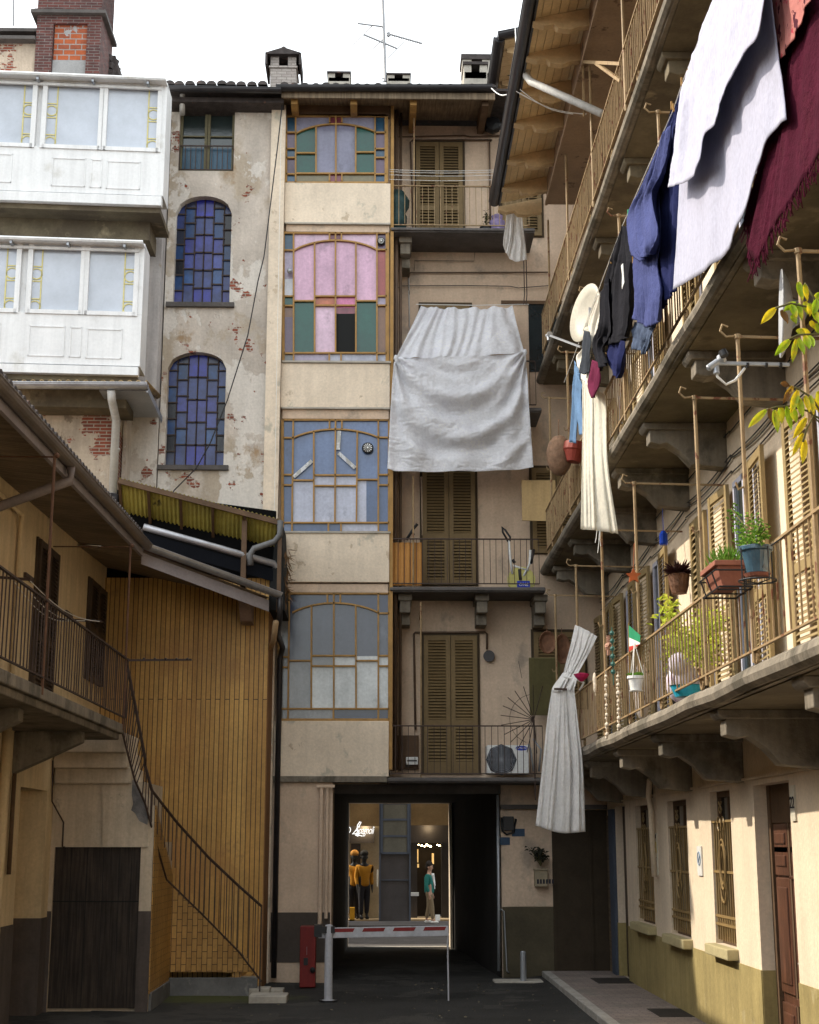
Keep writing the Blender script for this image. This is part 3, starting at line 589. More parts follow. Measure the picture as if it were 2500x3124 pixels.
m.box(WX0, WX1, 27.3, 36, 0, TZ0)
m.build('wall', plaster_tower, ST)
m = MB(); m.box(-2.22, WX1+.02, 26.80, 26.915, 0, 16.75); m.build('pilaster', plaster_span, ST, label='cream pilaster strip at the right edge of the tower')
m = MB(); TZ = aty('A',1300,520,26.24).z; m.box(WX0-.02, -1.97, 26.5, 27.3, TZ-.14, TZ-.04); m.pb((WX0-.1,26.3,TZ),(2.4,0,0),(0,6,1.4),(0,0,.05)); tiles(m, WX0-.05, -2.1, 26.20, TZ+.075, 32, TZ+1.4, pitch=.2, r=.085)
o = m.build('roof', tile_dark, ST)
m = MB(); gutter(m, (WX0-.05,26.24,TZ+.02), (-2.0,26.24,TZ), .08); m.build('gutter', gutter_dark, o, clean=False)
m = MB(); c = aty('A',1070,520,26.6); m.tube([c, c-V((0,0,.3)), c-V((.02,-.2,.45))], .055, 8); m.build('downpipe', pipe_white, o, smooth=True)
SG0 = dict(b=(.07,.08,.52), v=(.12,.13,.40), l=(.20,.24,.52), t=(.03,.15,.26), s=(.10,.15,.30), c=(.10,.26,.38), k=(.01,.01,.015), d=(.045,.06,.10), g=(.09,.10,.14), n=(.035,.05,.07))
SG = {a: tuple(q*f for q, f in zip(c, (.22,.26,.52))) for a, c in SG0.items()}
def sgm(c): return mat('stained_glass_'+dict(b='cobalt', v='violet', l='lilac', t='petrol', s='slate', c='cyan', k='broken_out', d='dark_blue', g='grey_blue', n='sooty')[c], SG[c], rough=.25, spec=.5, var=.35, vs=6, fine=.15, fs=14, bump=.06, bs=6)
cols = ['sskdtsv', 'gttvvlcs', 'bsvsb', 'bsvsb', 'gttvlcs', 'ssktksv']
def arched(a, pat):
    xa, xb, zsq, zp, zb = a; mb = MB(); ks = list(SG); yg = 27.1; lead = MB()
    xs = [lerp(xa+.0, xb-.0, t) for t in (0, .15, .335, .5, .665, .85, 1)]
    H = zp-zb
    for c in range(6):
        s = pat[c]; n = len(s); x0, x1 = xs[c], xs[c+1]; off = (0, -.42, .0, .0, -.42, 0)[c]
        hh = H/(n+off*.0-.0)
        for r in range(n):
            zt1 = zp-hh*(r+off if r else 0); zt0 = zp-hh*(r+1+off) if r < n-1 else zb
            if r == n-1: zt0 = zb
            def lim(x): t = (x-(xa+xb)/2)/((xb-xa)/2); return zsq+(zp-zsq)*math.sqrt(max(0, 1-t*t*.98))
            t1a, t1b = min(zt1, lim(x0)), min(zt1, lim(x1))
            if max(t1a, t1b) <= zt0: continue
            t1a = max(t1a, zt0+.002); t1b = max(t1b, zt0+.002)
            mb.k = ks.index(s[r]); mb.prism([(x0,yg,zt0),(x1,yg,zt0),(x1,yg,t1b),((x0+x1)/2,yg,min(zt1,lim((x0+x1)/2))),(x0,yg,t1a)], (0,.01,0))
            if zt0 > zb: lead.beam((x0-.02,yg-.02,zt0),(x1+.02,yg-.02,zt0),.022,.026)
        lead.tube([(x1,yg-.02,zb),(x1,yg-.02,lim(x1)-.01)], .013, 5) if c < 5 else None
    o = mb.build('arched_window', [sgm(c) for c in ks], ST)
    lead.build('lead_bar', mat('dark_lead_came', (.045,.03,.025), rough=.6), o)
    s = MB(); s.box(xa-.12, xb+.1, 26.84, 27.2, zb-.09, zb); s.build('sill', stone_dark, o)
arched(a1, ['ssntktv', 'gttvlcs', 'bsvvsb', 'bsvvsb', 'gttvlcs', 'skkttsv']); arched(a2, ['sstktkd', 'gtsvscs', 'bsvsb', 'bsvsb', 'gtsvlcs', 'sstktks'])
m = MB(); m.k = 0; zm = lerp(rz0, rz1, .42); xm = (rx0+rx1)/2
m.box(rx0, rx1, 27.08, 27.1, zm, rz1); m.k = 1; m.box(rx0, rx1, 27.07, 27.1, rz0, zm)
o = m.build('window', [mat('green_black_glass', (.022,.032,.032), rough=.1, spec=.8), mat('petrol_pane', (.05,.11,.17), rough=.2, var=.2)], ST)
m = MB()
for x in (rx0+.03, rx1-.03, xm-.03, xm+.03): m.beam((x,27.04,rz0),(x,27.04,rz1),.05,.05)
for z in (rz0+.03, rz1-.03): m.beam((rx0,27.04,z),(rx1,27.04,z),.06,.05)
m.beam((rx0,27.05,lerp(rz0,rz1,.6)),(rx1,27.05,lerp(rz0,rz1,.6)),.025)
m.build('frame', mat('olive_grey_window_paint', (.14,.125,.075)), o)
m = MB(); rail_run(m, (rx0+.02,26.97,rz0), (rx1-.02,26.97,rz0), (rz1-rz0)*.42, .014, .11, bot=.05, top=.02); m.build('window_bars', iron_dark, o)
m = MB(); m.beam((-2.02,26.7,17.1),(-2.0,26.75,8.2),.008); m.build('cable', white_plastic, ST)
# ================================================================== white glazed loggia building (far left)
WB = thing('loggia_building', 'old building at the upper left with two white glazed loggias and a big brick chimney', 'building', (-8, 27, 0))
m = MB(); m.box(-20, -4.24, 27.2, 36, 0, 16.8); m.box(-20, -4.9, 26.0, 27.2, 9.0, 16.5); m.build('wall', plaster_grey, WB)
bw = MB(); bw.box(-9, -4.83, 25.95, 26.9, 6.5, 10.6); bw.build('wall', plaster_brick, WB, label='crumbling plaster wall with bare brick patches below the lower loggia')
bw = MB(); bw.box(-4.80, -4.24, 26.9, 27.2, 6.0, 10.3); bw.box(-4.81,-4.74,26.4,26.9,6,10.3); bw.build('recess_panel', plaster_tower, WB)
bw = MB(); bw.box(-4.62, -4.245, 26.5, 27.2, 10.3, 16.6); bw.build('pier', plaster_grey, WB)
m = MB(); m.box(-20, -4.6, 26.9, 30, 16.4, 16.55); m.build('eaves_slab', stone_dark, WB)
lo = MB(); wz0, wz1 = aty('D',400,1010,25.93).z, aty('D',400,925,25.93).z; lo.box(-9,-4.92,25.93,25.96,wz0,wz1); lo.build('window', glass_dark, WB)
m = MB(); m.box(-9,-4.85,25.84,25.95,wz0-.08,wz0-.02); m.build('sill', grey_metal, WB)
def loggia(xr, ztop, zwt, zwb, zpb, zb, k, pan, films, wins, label):
    """white enclosed loggia: front at Y=25; xr right edge"""
    Y = 25.0; xl = -9.0
    m = MB(); m.box(xl, xr-.16, 25.6, 26.3, zpb, max(ztop, zwt+.06)); m.build('wall', plaster_grey, WB)
    m = MB(); m.box(xl, xr, Y, 25.6, zpb, zwb); m.box(xl, xr, Y+.02, 25.6, zwt, max(ztop, zwt+.06)); m.box(xr-.1, xr, Y, 25.6, zwb, zwt)
    m.box(xl, xr-.02, Y-.05, Y+.1, zb, zpb-.03)
    b = m.build('loggia', white_alu, WB, label=label, bev=.006)
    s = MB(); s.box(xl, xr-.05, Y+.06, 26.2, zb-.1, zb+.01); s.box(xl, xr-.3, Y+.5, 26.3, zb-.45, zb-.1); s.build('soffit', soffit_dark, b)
    for x0, x1, a, c in pan:
        p = MB()
        for (u0, u1, v0, v1) in ((x0, x1, a, a+.02), (x0, x1, c-.02, c), (x0, x0+.02, a, c), (x1-.02, x1, a, c)): p.box(u0, u1, Y-.012, Y, v0, v1)
        p.build('panel_moulding', white_alu, b)
    t = MB(); t.box(xl, xr+.0, Y-.22, Y+.15, ztop, ztop+.04); t.tube([(xl,Y-.22,ztop+.02),(xr,Y-.22,ztop+.02)], .035, 6); t.box(xl, xr-.1, Y-.05, Y+.0, ztop-.1, ztop-.05)
    t.build('top_rail', white_alu, b)
    pieces([(xr-.35-i*1.0, xr-.31-i*1.0, Y-.2, Y, ztop-.07, ztop) for i in range(5)], 'rail_bracket', grey_metal, b)
    t = MB(); t.box(xl, xr-.05, Y+.075, Y+.1, zwb-.02, zwt+.02); t.build('window_backing', white_alu, b)
    for (x0, x1, film) in wins:
        g_ = MB(); g_.box(x0, x1, Y+.05, Y+.07, zwb, zwt); w_ = g_.build('window', glass_pale, b)
        f = MB(); e = .075
        for (u0, u1, v0, v1) in ((x0-.04, x0+e*.6, zwb-.03, zwt+.03), (x1-e*.6, x1+.04, zwb-.03, zwt+.03), (x0, x1, zwb-.03, zwb+e*.6), (x0, x1, zwt-e*.6, zwt+.03)): f.box(u0, u1, Y-.025, Y+.06, v0, v1)
        f.build('frame', white_alu, w_)
        d = MB(); yy = Y+.042
        fx0, fx1 = film; H = zwt-zwb
        inner = fx1 if abs(fx0-x0) < .15 else fx0
        d.beam((inner,yy,zwb),(inner,yy,zwt),.022,.008,(0,1,0))
        for zc in (zwb+.12, zwb+H*.56):
            for zz in (zc-.14, zc+.14): d.beam((fx0,yy,zz),(fx1,yy,zz),.02,.008,(0,1,0))
            cx = (fx0+fx1)/2; pts = [V((cx+.10*math.cos(i*PI/10), yy, zc+.10*math.sin(i*PI/10))) for i in range(21)]
            for a, c in zip(pts, pts[1:]): d.beam(a, c, .02, .008, (0,1,0))
            d.beam((fx0,yy,zc),(cx-.1,yy,zc),.016,.008,(0,1,0)); d.beam((cx+.1,yy,zc),(fx1,yy,zc),.016,.008,(0,1,0))
        d.build('film_pattern', film_yellow, w_)
OLD = {o.name for o in bpy.data.objects}
X_ = lambda k, x: aty(k, x, 800 if k == 'A' else 300, 25).x
Z_ = lambda k, x, y: aty(k, x, y, 25).z
loggia(-4.02, Z_('A',985,458)-.16, Z_('A',600,495), Z_('A',600,880), Z_('A',600,1142), Z_('A',600,1205), 'A',
  [(X_('A',325),X_('A',518),Z_('A',420,1105),Z_('A',420,940)),(X_('A',548),X_('A',612),Z_('A',550,1108),Z_('A',550,943)),(X_('A',640),X_('A',832),Z_('A',700,1112),Z_('A',700,950)),(X_('A',-90),X_('A',98),Z_('A',50,1092),Z_('A',50,926))], None,
  [(X_('A',612),X_('A',930),(X_('A',862),X_('A',922))),(X_('A',262),X_('A',592),(X_('A',272),X_('A',332))),(X_('A',-130),X_('A',205),(X_('A',140),X_('A',200)))], 'upper white glazed loggia, wider than the one below it')
loggia(-4.31, Z_('D',845,62)-.16, Z_('D',600,98), Z_('D',600,500), Z_('D',600,800), Z_('D',600,858), 'D',
  [(X_('D',200),X_('D',405),Z_('D',300,755),Z_('D',300,578)),(X_('D',435),X_('D',500),Z_('D',470,757),Z_('D',470,580)),(X_('D',530),X_('D',733),Z_('D',630,762),Z_('D',630,588)),(X_('D',-150),X_('D',40),Z_('D',20,750),Z_('D',20,570))], None,
  [(X_('D',510),X_('D',800),(X_('D',728),X_('D',796))),(X_('D',185),X_('D',490),(X_('D',190),X_('D',250))),(X_('D',-160),X_('D',120),(X_('D',48),X_('D',112)))], 'lower white glazed loggia above the corrugated roof')
for o in bpy.data.objects:                    # the loggia fronts run slightly askew to the rear wall
    if o.type == 'MESH' and o.name.split('.')[0] in ('loggia','soffit','wall','panel_moulding','top_rail','rail_bracket','window','frame','film_pattern','window_backing') and o.name not in OLD:
        for v in o.data.vertices:
            xw = v.co.x+ORG[o.name].x; v.co.y += (xw+4.1)*.065
m = MB(); m.box(-9, -4.95, 25.9, 26.2, 12.8, 13.3); m.build('painted_gap_shade', dark_void, WB)  # solid black box painted in for the shade of the recess
# corrugated roof below with gutter
cr = MB()
cr.grid(lambda u, v: V((lerp(-9, -4.16, u), lerp(24.92, 26.6, v), lerp(10.36, 10.6, v)+.03*math.sin(u*4.84*2*PI/.155))), 200, 1)
o = cr.build('corrugated_roof', mat('ochre_fibre_cement', (.36,.25,.12), var=.3, patches=[((.12,.10,.08), 3, .55, .1, 2)]), WB, smooth=True, solid=.02, clean=False)
m = MB(); gutter(m, (-9,24.85,10.30), (-4.13,24.85,10.30), .1); m.build('gutter', gutter_zinc, o, clean=False)
m = MB(); m.pb((-4.16,24.9,10.28),(0,1.75,-.05),(.03,0,0),(0,0,-.12)); m.box(-5.0,-4.16,24.95,26.6,10.2,10.23); m.build('edge_board', grey_metal, o)
m = MB(); m.tube([(-4.78,24.9,10.2),(-4.78,25.0,10.05),(-4.80,25.6,9.85),(-4.82,25.7,8.35)], .075, 10); m.lathe((-4.8,25.66,9.3),[(.085,0),(.085,.04)],12); dn = m.build('downpipe', pipe_white, WB, smooth=True)
m = MB(); m.tube([(-4.82,25.7,8.5),(-4.82,25.7,8.0)], .1, 10); m.build('pipe_collar', gutter_dark, WB, smooth=True)
# brick chimney stack and parapet behind
m = MB(); cx0, cx1 = -7.55, -6.15; cy0, cy1 = 29, 30.3
m.box(cx0, cx0+.36, cy0, cy1, 16.6, 21.6); m.box(cx1-.30, cx1, cy0, cy1, 16.6, 21.6); m.box(cx0+.3, cx1-.25, cy0+.12, cy1, 16.6, 21.6)
zc = aty('A',400,78,29).z; ia, ib = aty('A',285,345,29), aty('A',520,150,29); m.box(cx0-.06, cx1+.06, cy0-.06, cy1, zc-.03, zc+.08); m.box(cx0+.36, cx1-.3, cy0, cy0+.14, ib.z+.05, zc-.03); m.box(cx0, cx1, cy0-.02, cy1, zc+.08, 21.6)
ch = m.build('chimney', brick_dark, WB, label='big dark red brick chimney stack with an orange bricked-up panel')
m = MB(); m.box(cx0+.38, cx1-.32, cy0+.08, cy0+.12, ia.z, ib.z+.05); m.build('brick_infill', brick_orange, ch); m = MB(); m.box(cx0+.37, cx1-.31, cy0+.07, cy0+.12, 16.9, ia.z+.02); m.build('plaster_infill', mat('grey_render', (.28,.28,.28), var=.2, bump=.3), ch)
m = MB(); m.box(cx0-.12, cx1+.1, cy0-.12, cy1, zc-.05, zc+.03); m.build('cornice', stone_dark, ch)
m = MB(); m.box(-12, cx0, 29.1, 30, 16.6, aty('A',60,240,29).z); m.build('parapet', plaster_brick, WB)
m = MB(); pz = aty('A',60,240,29).z; m.box(-12, cx0, 28.9, 30.2, pz, pz+.08); m.box(-12, cx0, 29.3, 30.4, pz+.42, pz+.5); m.box(-12,cx0,29.5,30,pz+.08,pz+.42); m.build('coping', stone_dark, WB)
m = MB()
for i in range(12):
    z = 17.4+i*.19; m.lathe((cx1+.55-i*.045, 30.2, z), [(.11,0),(.14,.13),(.02,.15)], 7)
    m.lathe((cx1+.33-i*.035, 30.1, z+.05), [(.11,0),(.14,.13),(.02,.15)], 7)
m.pb((cx1,30.1,17.2),(.62,0,0),(0,1.2,0),(-.5,0,2.5)); m.build('roof', tile_dark, WB, label='stepped tile verge right of the big brick chimney')

# ================================================================== low ochre building on the left
LB = thing('ochre_building', 'low ochre yellow building on the left with a railed balcony, stairs and vertical tile cladding', 'building', (-4.9, 22, 0))
LX = -4.9
m = MB(); m.prism([(-9,-8,0),(-9,20.45,0),(-9,20.45,7.08),(-9,-8,6.25)], (9+LX,0,0)); m.box(-9, LX, 22.08, 26.14, 0, 7.42); m.box(-9, LX, 20.45, 22.08, 3.15, 7.42)
m.box(-9, LX-.55, 20.45, 22.08, 0, 3.15)
m.build('wall', plaster_left, LB)
pieces([(LX-.0, LX+.012, -8, 20.45, 0, 1.34), (LX, LX+.012, 22.08, 22.5, 0, 1.34), (LX-.5, LX, 22.081-.012, 22.08, 0, 1.34)], 'dado', dado_left, LB)
m = MB(); m.box(LX-.54, LX-.50, 20.46, 21.55, 0, 3.14); m.build('door', shutter_dark, LB)
def leaf_left(y0, y1, z0, z1, nm, rails=(0,.45,1), two=True):
    b = MB(); b.box(LX, LX+.03, y0-.03, y1+.03, z0, z1+.03); fr = b.build(nm, shutter_dark, LB)
    l = MB()
    if two: louvre(l, (LX+.03, y0, z0), (0,1,0), (y1-y0)/2-.01, z1-z0, (1,0,0), rails=rails); louvre(l, (LX+.03, (y0+y1)/2+.01, z0), (0,1,0), (y1-y0)/2-.01, z1-z0, (1,0,0), rails=rails)
    l.build('shutter', shutter_dark, fr); return fr
leaf_left(20.55, 21.8, 4.12, 6.62, 'louvred_door'); leaf_left(24.3, 25.7, 5.05, 6.72, 'louvred_window', rails=(0,.5,1))
leaf_left(14.2, 15.4, 4.12, 6.5, 'louvred_door')
# wood straps, pipe on the wall
pipe([(LX+.05,19.4,4.15),(LX+.05,19.4,6.5),(LX+.08,19.3,6.7),(LX+.08,12,6.72)], .035, plaster_left, LB)
m = MB(); 
for y, z in ((19.9,5.95),(22.6,5.85)): m.box(LX, LX+.04, y, y+.45, z, z+.07)
m.build('iron_strap', iron_dark, LB)
pipe([(LX+.06,19.3,3.9),(LX+.06,19.3,.3)], .06, plaster_left, LB, 'downpipe', 10)
pipe([(LX+.05,19.85,3.3),(LX+.05,19.85,2.0)], .03, wood_old, LB, 'pipe')
pipe([(LX+.03,22.2,3.6),(LX+.03,22.3,3.0),(-4.72,22.47,2.7),(-4.72,22.47,2.35),(-4.68,22.46,2.34)], .012, iron_dark, LB, 'cable')
# balcony
BX = -3.75
m = MB(); m.box(LX, BX, -8, 21.7, 3.95, 4.09); m.box(LX, BX-.05, -8, 21.6, 3.86, 3.95)
bl = m.build('balcony', stone, LB, bev=.015)
for y in (12.9, 16.4, 19.9):
    m = MB(); m.prism([(LX,y,3.86),(BX-.25,y,3.86),(BX-.25,y,3.72),(BX-.5,y,3.6),(LX,y,3.3)], (0,.22,0)); m.build('corbel', stone, bl, bev=.01)
m = MB(); rail_run(m, (BX,-2,4.12), (BX,21.68,4.12), .93, .013, .145); rail_run(m, (BX,21.68,4.12), (BX+.02,21.72,4.12), .93, .016, .12); rl = m.build('railing', iron_dark, bl)
for y in (16.36, 21.60, 11.0):
    m = MB(); m.tube([(BX,y,4.0),(BX,y,6.75)], .018, 6); m.beam((BX+.0,y,6.72),(LX,y,6.72),.016); m.ball((BX+.02,y,6.74),.035,6); m.build('pole', iron_old, bl)
m = MB(); m.beam((BX,21.68,5.03),(BX+.95,21.75,5.05),.028); 
for i in range(5): m.ball((BX+.25+i*.16,21.71,5.055),.022,6)
m.build('drying_arm', iron_dark, bl)
A2 = atx('H',315,745,LX); A1 = atx('H',-20,500,LX); arms = []
for k_, xt, yt, wl in (('H',600,760,A2),('H',180,514,A1)):
    tip = aty(k_, xt, yt, wl.y); m = MB(); m.beam(wl, tip, .045, .03); m.build('drying_arm', iron_dark, bl); arms.append((wl, tip))
m = MB()
for t in (.45,.65,.95):
    m.tube([arms[0][0].lerp(arms[0][1], t).lerp(arms[1][0].lerp(arms[1][1], t), q/12)-V((0,0,.22*math.sin(PI*q/12)*(1.2-t*.6))) for q in range(13)], .007, 4)
tag(m.build('clothesline', white_plastic, None, org=arms[0][1]), 'three sagging empty clotheslines in front of the left balcony wall', 'clothesline')
# stairs: block under the landing, garage wall facing the camera
m = MB(); m.box(LX, -4.84, 22.5, 26, 0, 3.4); gz = aty('K',700,545,22.47).z; m.box(-4.84, -3.56, 22.5, 24.5, gz, 3.3); m.box(-3.56, -3.38, 22.5, 24.6, 0, 2.4); m.box(-3.56, -3.38, 22.5, 22.9, 2.4, 2.95); m.box(-4.84,-3.56,22.62,26,0,2.42)
st = m.build('stair_block', plaster_stair, LB)
m = MB(); m.box(-4.84, -3.56, 22.56, 22.61, .05, 2.42); 
dm = mat('dark_garage_planks', (.038,.027,.02), rough=.6, var=.3, plank=(0,.1,.5), bump=.2)
gd = m.build('garage_door', dm, LB); m = MB()
for x in (-4.6,-4.36,-4.12,-3.88,-3.7): m.box(x, x+.006, 22.553, 22.56, .06, 2.41)
m.box(-4.84,-3.56,22.548,22.56,1.55,1.565); m.build('board_joint', dark_void, gd)
pieces([(-3.56, -3.375, 22.487, 22.5, 0, 1.42), (LX, -4.84, 22.487, 22.5, 0, 1.42)], 'dado', dado_left, LB)
# stepped undersides of the winding stair up to the landing
yy = [(1415,1525,'H',728,22.16),(1525,1617,'H',745,22.28),(1617,1708,'H',768,22.39)]
for (ya, yb2, k_, xr, Y) in yy:
    m = MB(); zt2 = aty('H',500,ya,Y).z+.02; zb2 = aty('H',500,yb2,Y).z; m.box(LX+.02, aty('H',xr,1600,Y).x, Y, Y+1.2, zb2, zt2); m.build('stair_soffit', plaster_stair, LB, bev=.02)
m = MB(); m.prism([aty('K',x,y,22.47) for x, y in ((600,172),(765,172),(762,60),(775,60),(800,145),(850,262),(872,350),(866,545),(600,545))], (0,.5,0)); m.build('wall', plaster_stair, LB)
m = MB(); m.prism([aty('K',x,y,22.462) for x, y in ((772,240),(776,150),(800,160),(848,268),(868,350),(863,415),(815,392),(790,345),(768,330),(780,290))], (0,.006,0)); m.build('crumbled_edge', mat('grey_crumbling_render', (.20,.19,.185), var=.35, vs=5, bump=.8), LB)
# flight descending to the right along the clad wall
F0, F1 = V((-3.42,23.6,2.35)), V((-2.02,25.35,.35))
m = MB(); n = 11
for i in range(n):
    a = i/n; p = V((lerp(-3.40,-1.98,a), 24.72, 0)); z = lerp(1.45, .0, a)+.02
    m.box(p.x, p.x+1.42/n+.01, 24.66, 25.75, max(0, z-.18), z)
m.build('stair_flight', tile_clad, LB)
m = MB(); m.prism([aty('K',x,y,24.6) for x, y in ((930,1275),(925,560),(975,722),(1080,835),(1180,925),(1290,1040),(1400,1150),(1475,1225),(1490,1275))], (0,.06,0)); m.build('stair_side_wall', brick_clad, LB)
m = MB(); m.prism([(-3.375,22.52,.25),(-3.375,24.62,.25),(-3.375,24.62,1.9),(-3.375,23.9,2.25),(-3.375,22.52,2.95)], (.015,0,0)); m.build('side_cladding', brick_clad, LB)
m = MB(); m.box(-3.45, -1.95, 24.56, 24.64, .0, .30); m.box(-3.4, -3.34, 22.6, 24.6, 0, .26); m.build('plinth', mat('grey_stone_plinth', (.15,.15,.15), var=.3, patches=[((.30,.30,.28), 3, .6, .1, 2)]), LB, bev=.01)
m = MB(); m.box(-2.08, -1.75, 24.5, 24.9, .0, .14); m.box(-1.9, -1.55, 24.75, 25.15, .0, .10); m.box(-2.3,-2.0,24.6,24.9,.0,.3); m.build('bottom_step', stone_light, LB, bev=.012)
# stair handrail: steep upper part, then sloping down along the flight
hr = [aty('H',740,990,21.7), aty('H',790,1240,21.9), aty('H',850,1560,22.1), aty('K',850,70,22.3), aty('K',890,215,22.42), aty('K',1035,400,23.2), aty('K',1220,605,23.8), aty('K',1400,775,24.2), aty('K',1530,890,24.45)]
lr = [aty('H',715,1400,21.7), aty('H',740,1500,21.85), aty('H',790,1690,22.1), aty('K',850,290,22.33), aty('K',880,400,22.43), aty('K',975,735,23.4), aty('K',1180,935,23.9), aty('K',1400,1160,24.3), aty('K',1530,1330,24.5)]
m = MB(); m.tube(hr, .024, 6); m.tube(lr, .016, 6)
for t in [i/38 for i in range(39)]:
    a = poly_at(hr, t); s = min([poly_at(lr, j/160) for j in range(161)], key=lambda q: abs(q.x-a.x)*1.0+abs(q.y-a.y)*.6)
    s = V((a.x, a.y, s.z)) if t > .33 else s
    if s.z < a.z-.2: m.beam(a, s, .014)
m.beam(hr[-1], (hr[-1].x, hr[-1].y, .1), .024); m.beam(hr[4], (hr[4].x, hr[4].y, lr[4].z), .03)
m.build('stair_railing', iron_dark, LB, label='thin curved stair railing sweeping down along the clad wall')
# clad end wall
m = MB(); m.box(-4.9, -1.99, 25.8, 26.99, 0, 7.0); m.build('clad_wall', tile_clad, LB)
m = MB(); m.box(-1.988, -1.972, 25.8, 26.99, 0, 6.6); m.build('wall_end', mat('brown_ochre_render', (.25,.125,.05), var=.15, streak=.2), LB)
# roof: eave along the court, then the verge dropping to the right
ex, ez = -3.86, 7.12
m = MB(); m.pb((ex+.02,-8,ez), (0,31.4,0), (-5.4,0,1.9), (0,0,.06)); m.add([(ex,23.4,ez+.03),(-1.75,25.0,6.60),(-2.0,25.6,6.68),(-4.4,25.6,7.45),(-5,23.4,7.6)], [(0,1,2,3,4)])
lroof = m.build('roof', roof_tile, LB)
m = MB()
for i in range(155):
    y = 23.3-i*.2; a = V((ex-.0, y, ez+.13)); d = V((-1.5, 0, .53))
    vs = [a+V((0, .095*math.cos(PI*q/6), .10*math.sin(PI*q/6)))+d*e for e in (0, 1) for q in range(7)]; m.add(vs, [(q, q+1, 8+q, 7+q) for q in range(6)]+[tuple(range(7))])
for i in range(0):
    t = i/12; a = V((ex-.02, 23.4, ez+.07)).lerp(V((-1.9, 25.0, 6.68)), t); d = V((-.5, 1.3, .55))
    vs = [a+V((.085*math.cos(PI*q/6), 0, .06*math.sin(PI*q/6)))+d*e*.6 for e in (0, 1) for q in range(7)]; m.add(vs, [(q, q+1, 8+q, 7+q) for q in range(6)]+[tuple(range(7))])
m.build('tile_row', tile_dark, lroof)
m = MB(); gutter(m, (ex+.08,-8,ez-.02), (ex+.08,23.35,ez-.02), .085); 
m2 = MB(); gutter(m2, (ex+.08,23.35,ez-.02), (-1.74,24.95,6.58), .085); m2.build('gutter', gutter_zinc, lroof, clean=False, label='bright zinc gutter of the sloping right edge')
lg = m.build('gutter', mat('brown_zinc_gutter', (.22,.19,.17), rough=.42, metal=.4, var=.2), lroof, clean=False)
m = MB(); m.pb((ex-.02,23.4,ez-.12),(1.95,1.62,-.52),(0,.03,0),(0,0,-.2)); m.beam((ex-.02,-8,ez-.12),(ex-.02,23.42,ez-.12),.05,.14); m.build('fascia_board', mat('grey_mauve_paint', (.30,.27,.28), var=.15), lroof)
m = MB(); n = 160
for i in range(n):
    y = -8+i*.2
    if y < 23.3: m.pb((ex-.03,y,ez-.10),(-1.25,0,.14),(0,.19,0),(0,0,.02))
m.add([(ex-.03,23.3,ez-.1),(-1.9,24.9,6.5),(-2.2,25.85,6.6),(-4.9,26,7.2),(-4.95,23.3,7.1)], [(0,1,2,3,4)])
m.build('soffit', mat('dull_brown_boards', (.21,.165,.12), var=.25, plank=(1,.1,.3)), lroof)
for (x, y, z) in ((-2.45,25.3,6.45),):
    m = MB(); m.prism([(x,24.8,z+.12),(x,25.8,z+.2),(x,25.8,z-.3),(x,25.4,z-.28),(x,24.95,z-.02),(x,24.8,z-.02)], (.2,0,0)); m.build('bracket', mat('worn_mauve_wood', (.24,.17,.14), var=.3), lroof)
for o in [lroof]+list(lroof.children):              # the old eave sags towards the camera
    for v in o.data.vertices:
        yw = v.co.y+ORG[o.name].y
        if yw < 23.42: v.co.z += (yw-23.42)*.028
pipe([(ex+.08,17.35,ez-.26),(ex+.08,17.4,ez-.42),(LX+.1,17.1,6.2)], .06, mat('rusty_grey_pipe', (.18,.15,.14), var=.3, rough=.5), LB, 'downpipe', 10)
ep = aty('H',1640,600,24.95)
pipe([(-1.74,24.95,6.52),(-1.74,25.05,6.2),(-1.80,25.5,5.95),(-1.80,26.8,5.9),(-1.85,26.88,5.7),(-1.85,26.88,.1)], .05, gutter_dark, LB, 'downpipe', 10)
pipe([(-1.80,24.98,6.1),(-1.86,25.3,5.8),(-1.93,25.7,5.75)], .05, mat('tan_clay_pipe', (.33,.22,.12), var=.2), LB, 'pipe', 10)

# ================================================================== canopy of corrugated yellow sheets behind the low roof
CP = thing('corrugated_canopy', 'yellow corrugated plastic canopy on dark timber frame behind the low tiled roof', 'canopy', (-3.2, 26, 6.6))
can = mat('yellow_fibreglass_sheet', (.36,.30,.07), rough=.5, var=.35, vs=1.5, trans=.35, patches=[((.06,.05,.02), 1.3, .62, .05, 4)])
A0, A1 = aty('D',700,1455,25.2), aty('H',1640,165,25.3)
def cpt(u, v):
    p = V(A0).lerp(V(A1), u); q = p+V((-.12, 1.5, -.95)); return p.lerp(q, v)+V((0,0,.018*math.sin(u*(A1.x-A0.x)*2*PI/.075)))
m = MB(); m.grid(cpt, 300, 1); m.build('sheet', can, CP, smooth=True, solid=.006, clean=False)
m = MB(); up = V((0,0,-.05))
m.beam(V(A0)+up, V(A1)+up, .04, .09); m.beam(cpt(0,.5)+up, cpt(1,.5)+up, .05, .07); m.beam(cpt(0,1)+up, cpt(1,1)+up, .06, .1)
for t in (.0,.18,.38,.58,.78,1): m.beam(cpt(t,0)+up, cpt(t,1)+up, .05, .07)
m.beam(cpt(.78,.1)+up, cpt(.78,.1)-V((0,0,1.35)), .09); m.beam(cpt(1,.02)+up, cpt(1,.02)-V((0,0,1.6)), .07)
m.build('frame', wood_old, CP)
m = MB(); m.pb((-4.9,25.9,6.9),(3.0,0,-.4),(0,.03,0),(0,0,1.75)); m.build('shade_panel', mat('black_shade_filler', (.006,.006,.006), rough=1, spec=.05, var=0, bump=0), CP)  # black filler sheet stands in for the shade under the canopy
m = MB(); a = aty('H',840,205,24.9); b = aty('H',1600,420,25.6)
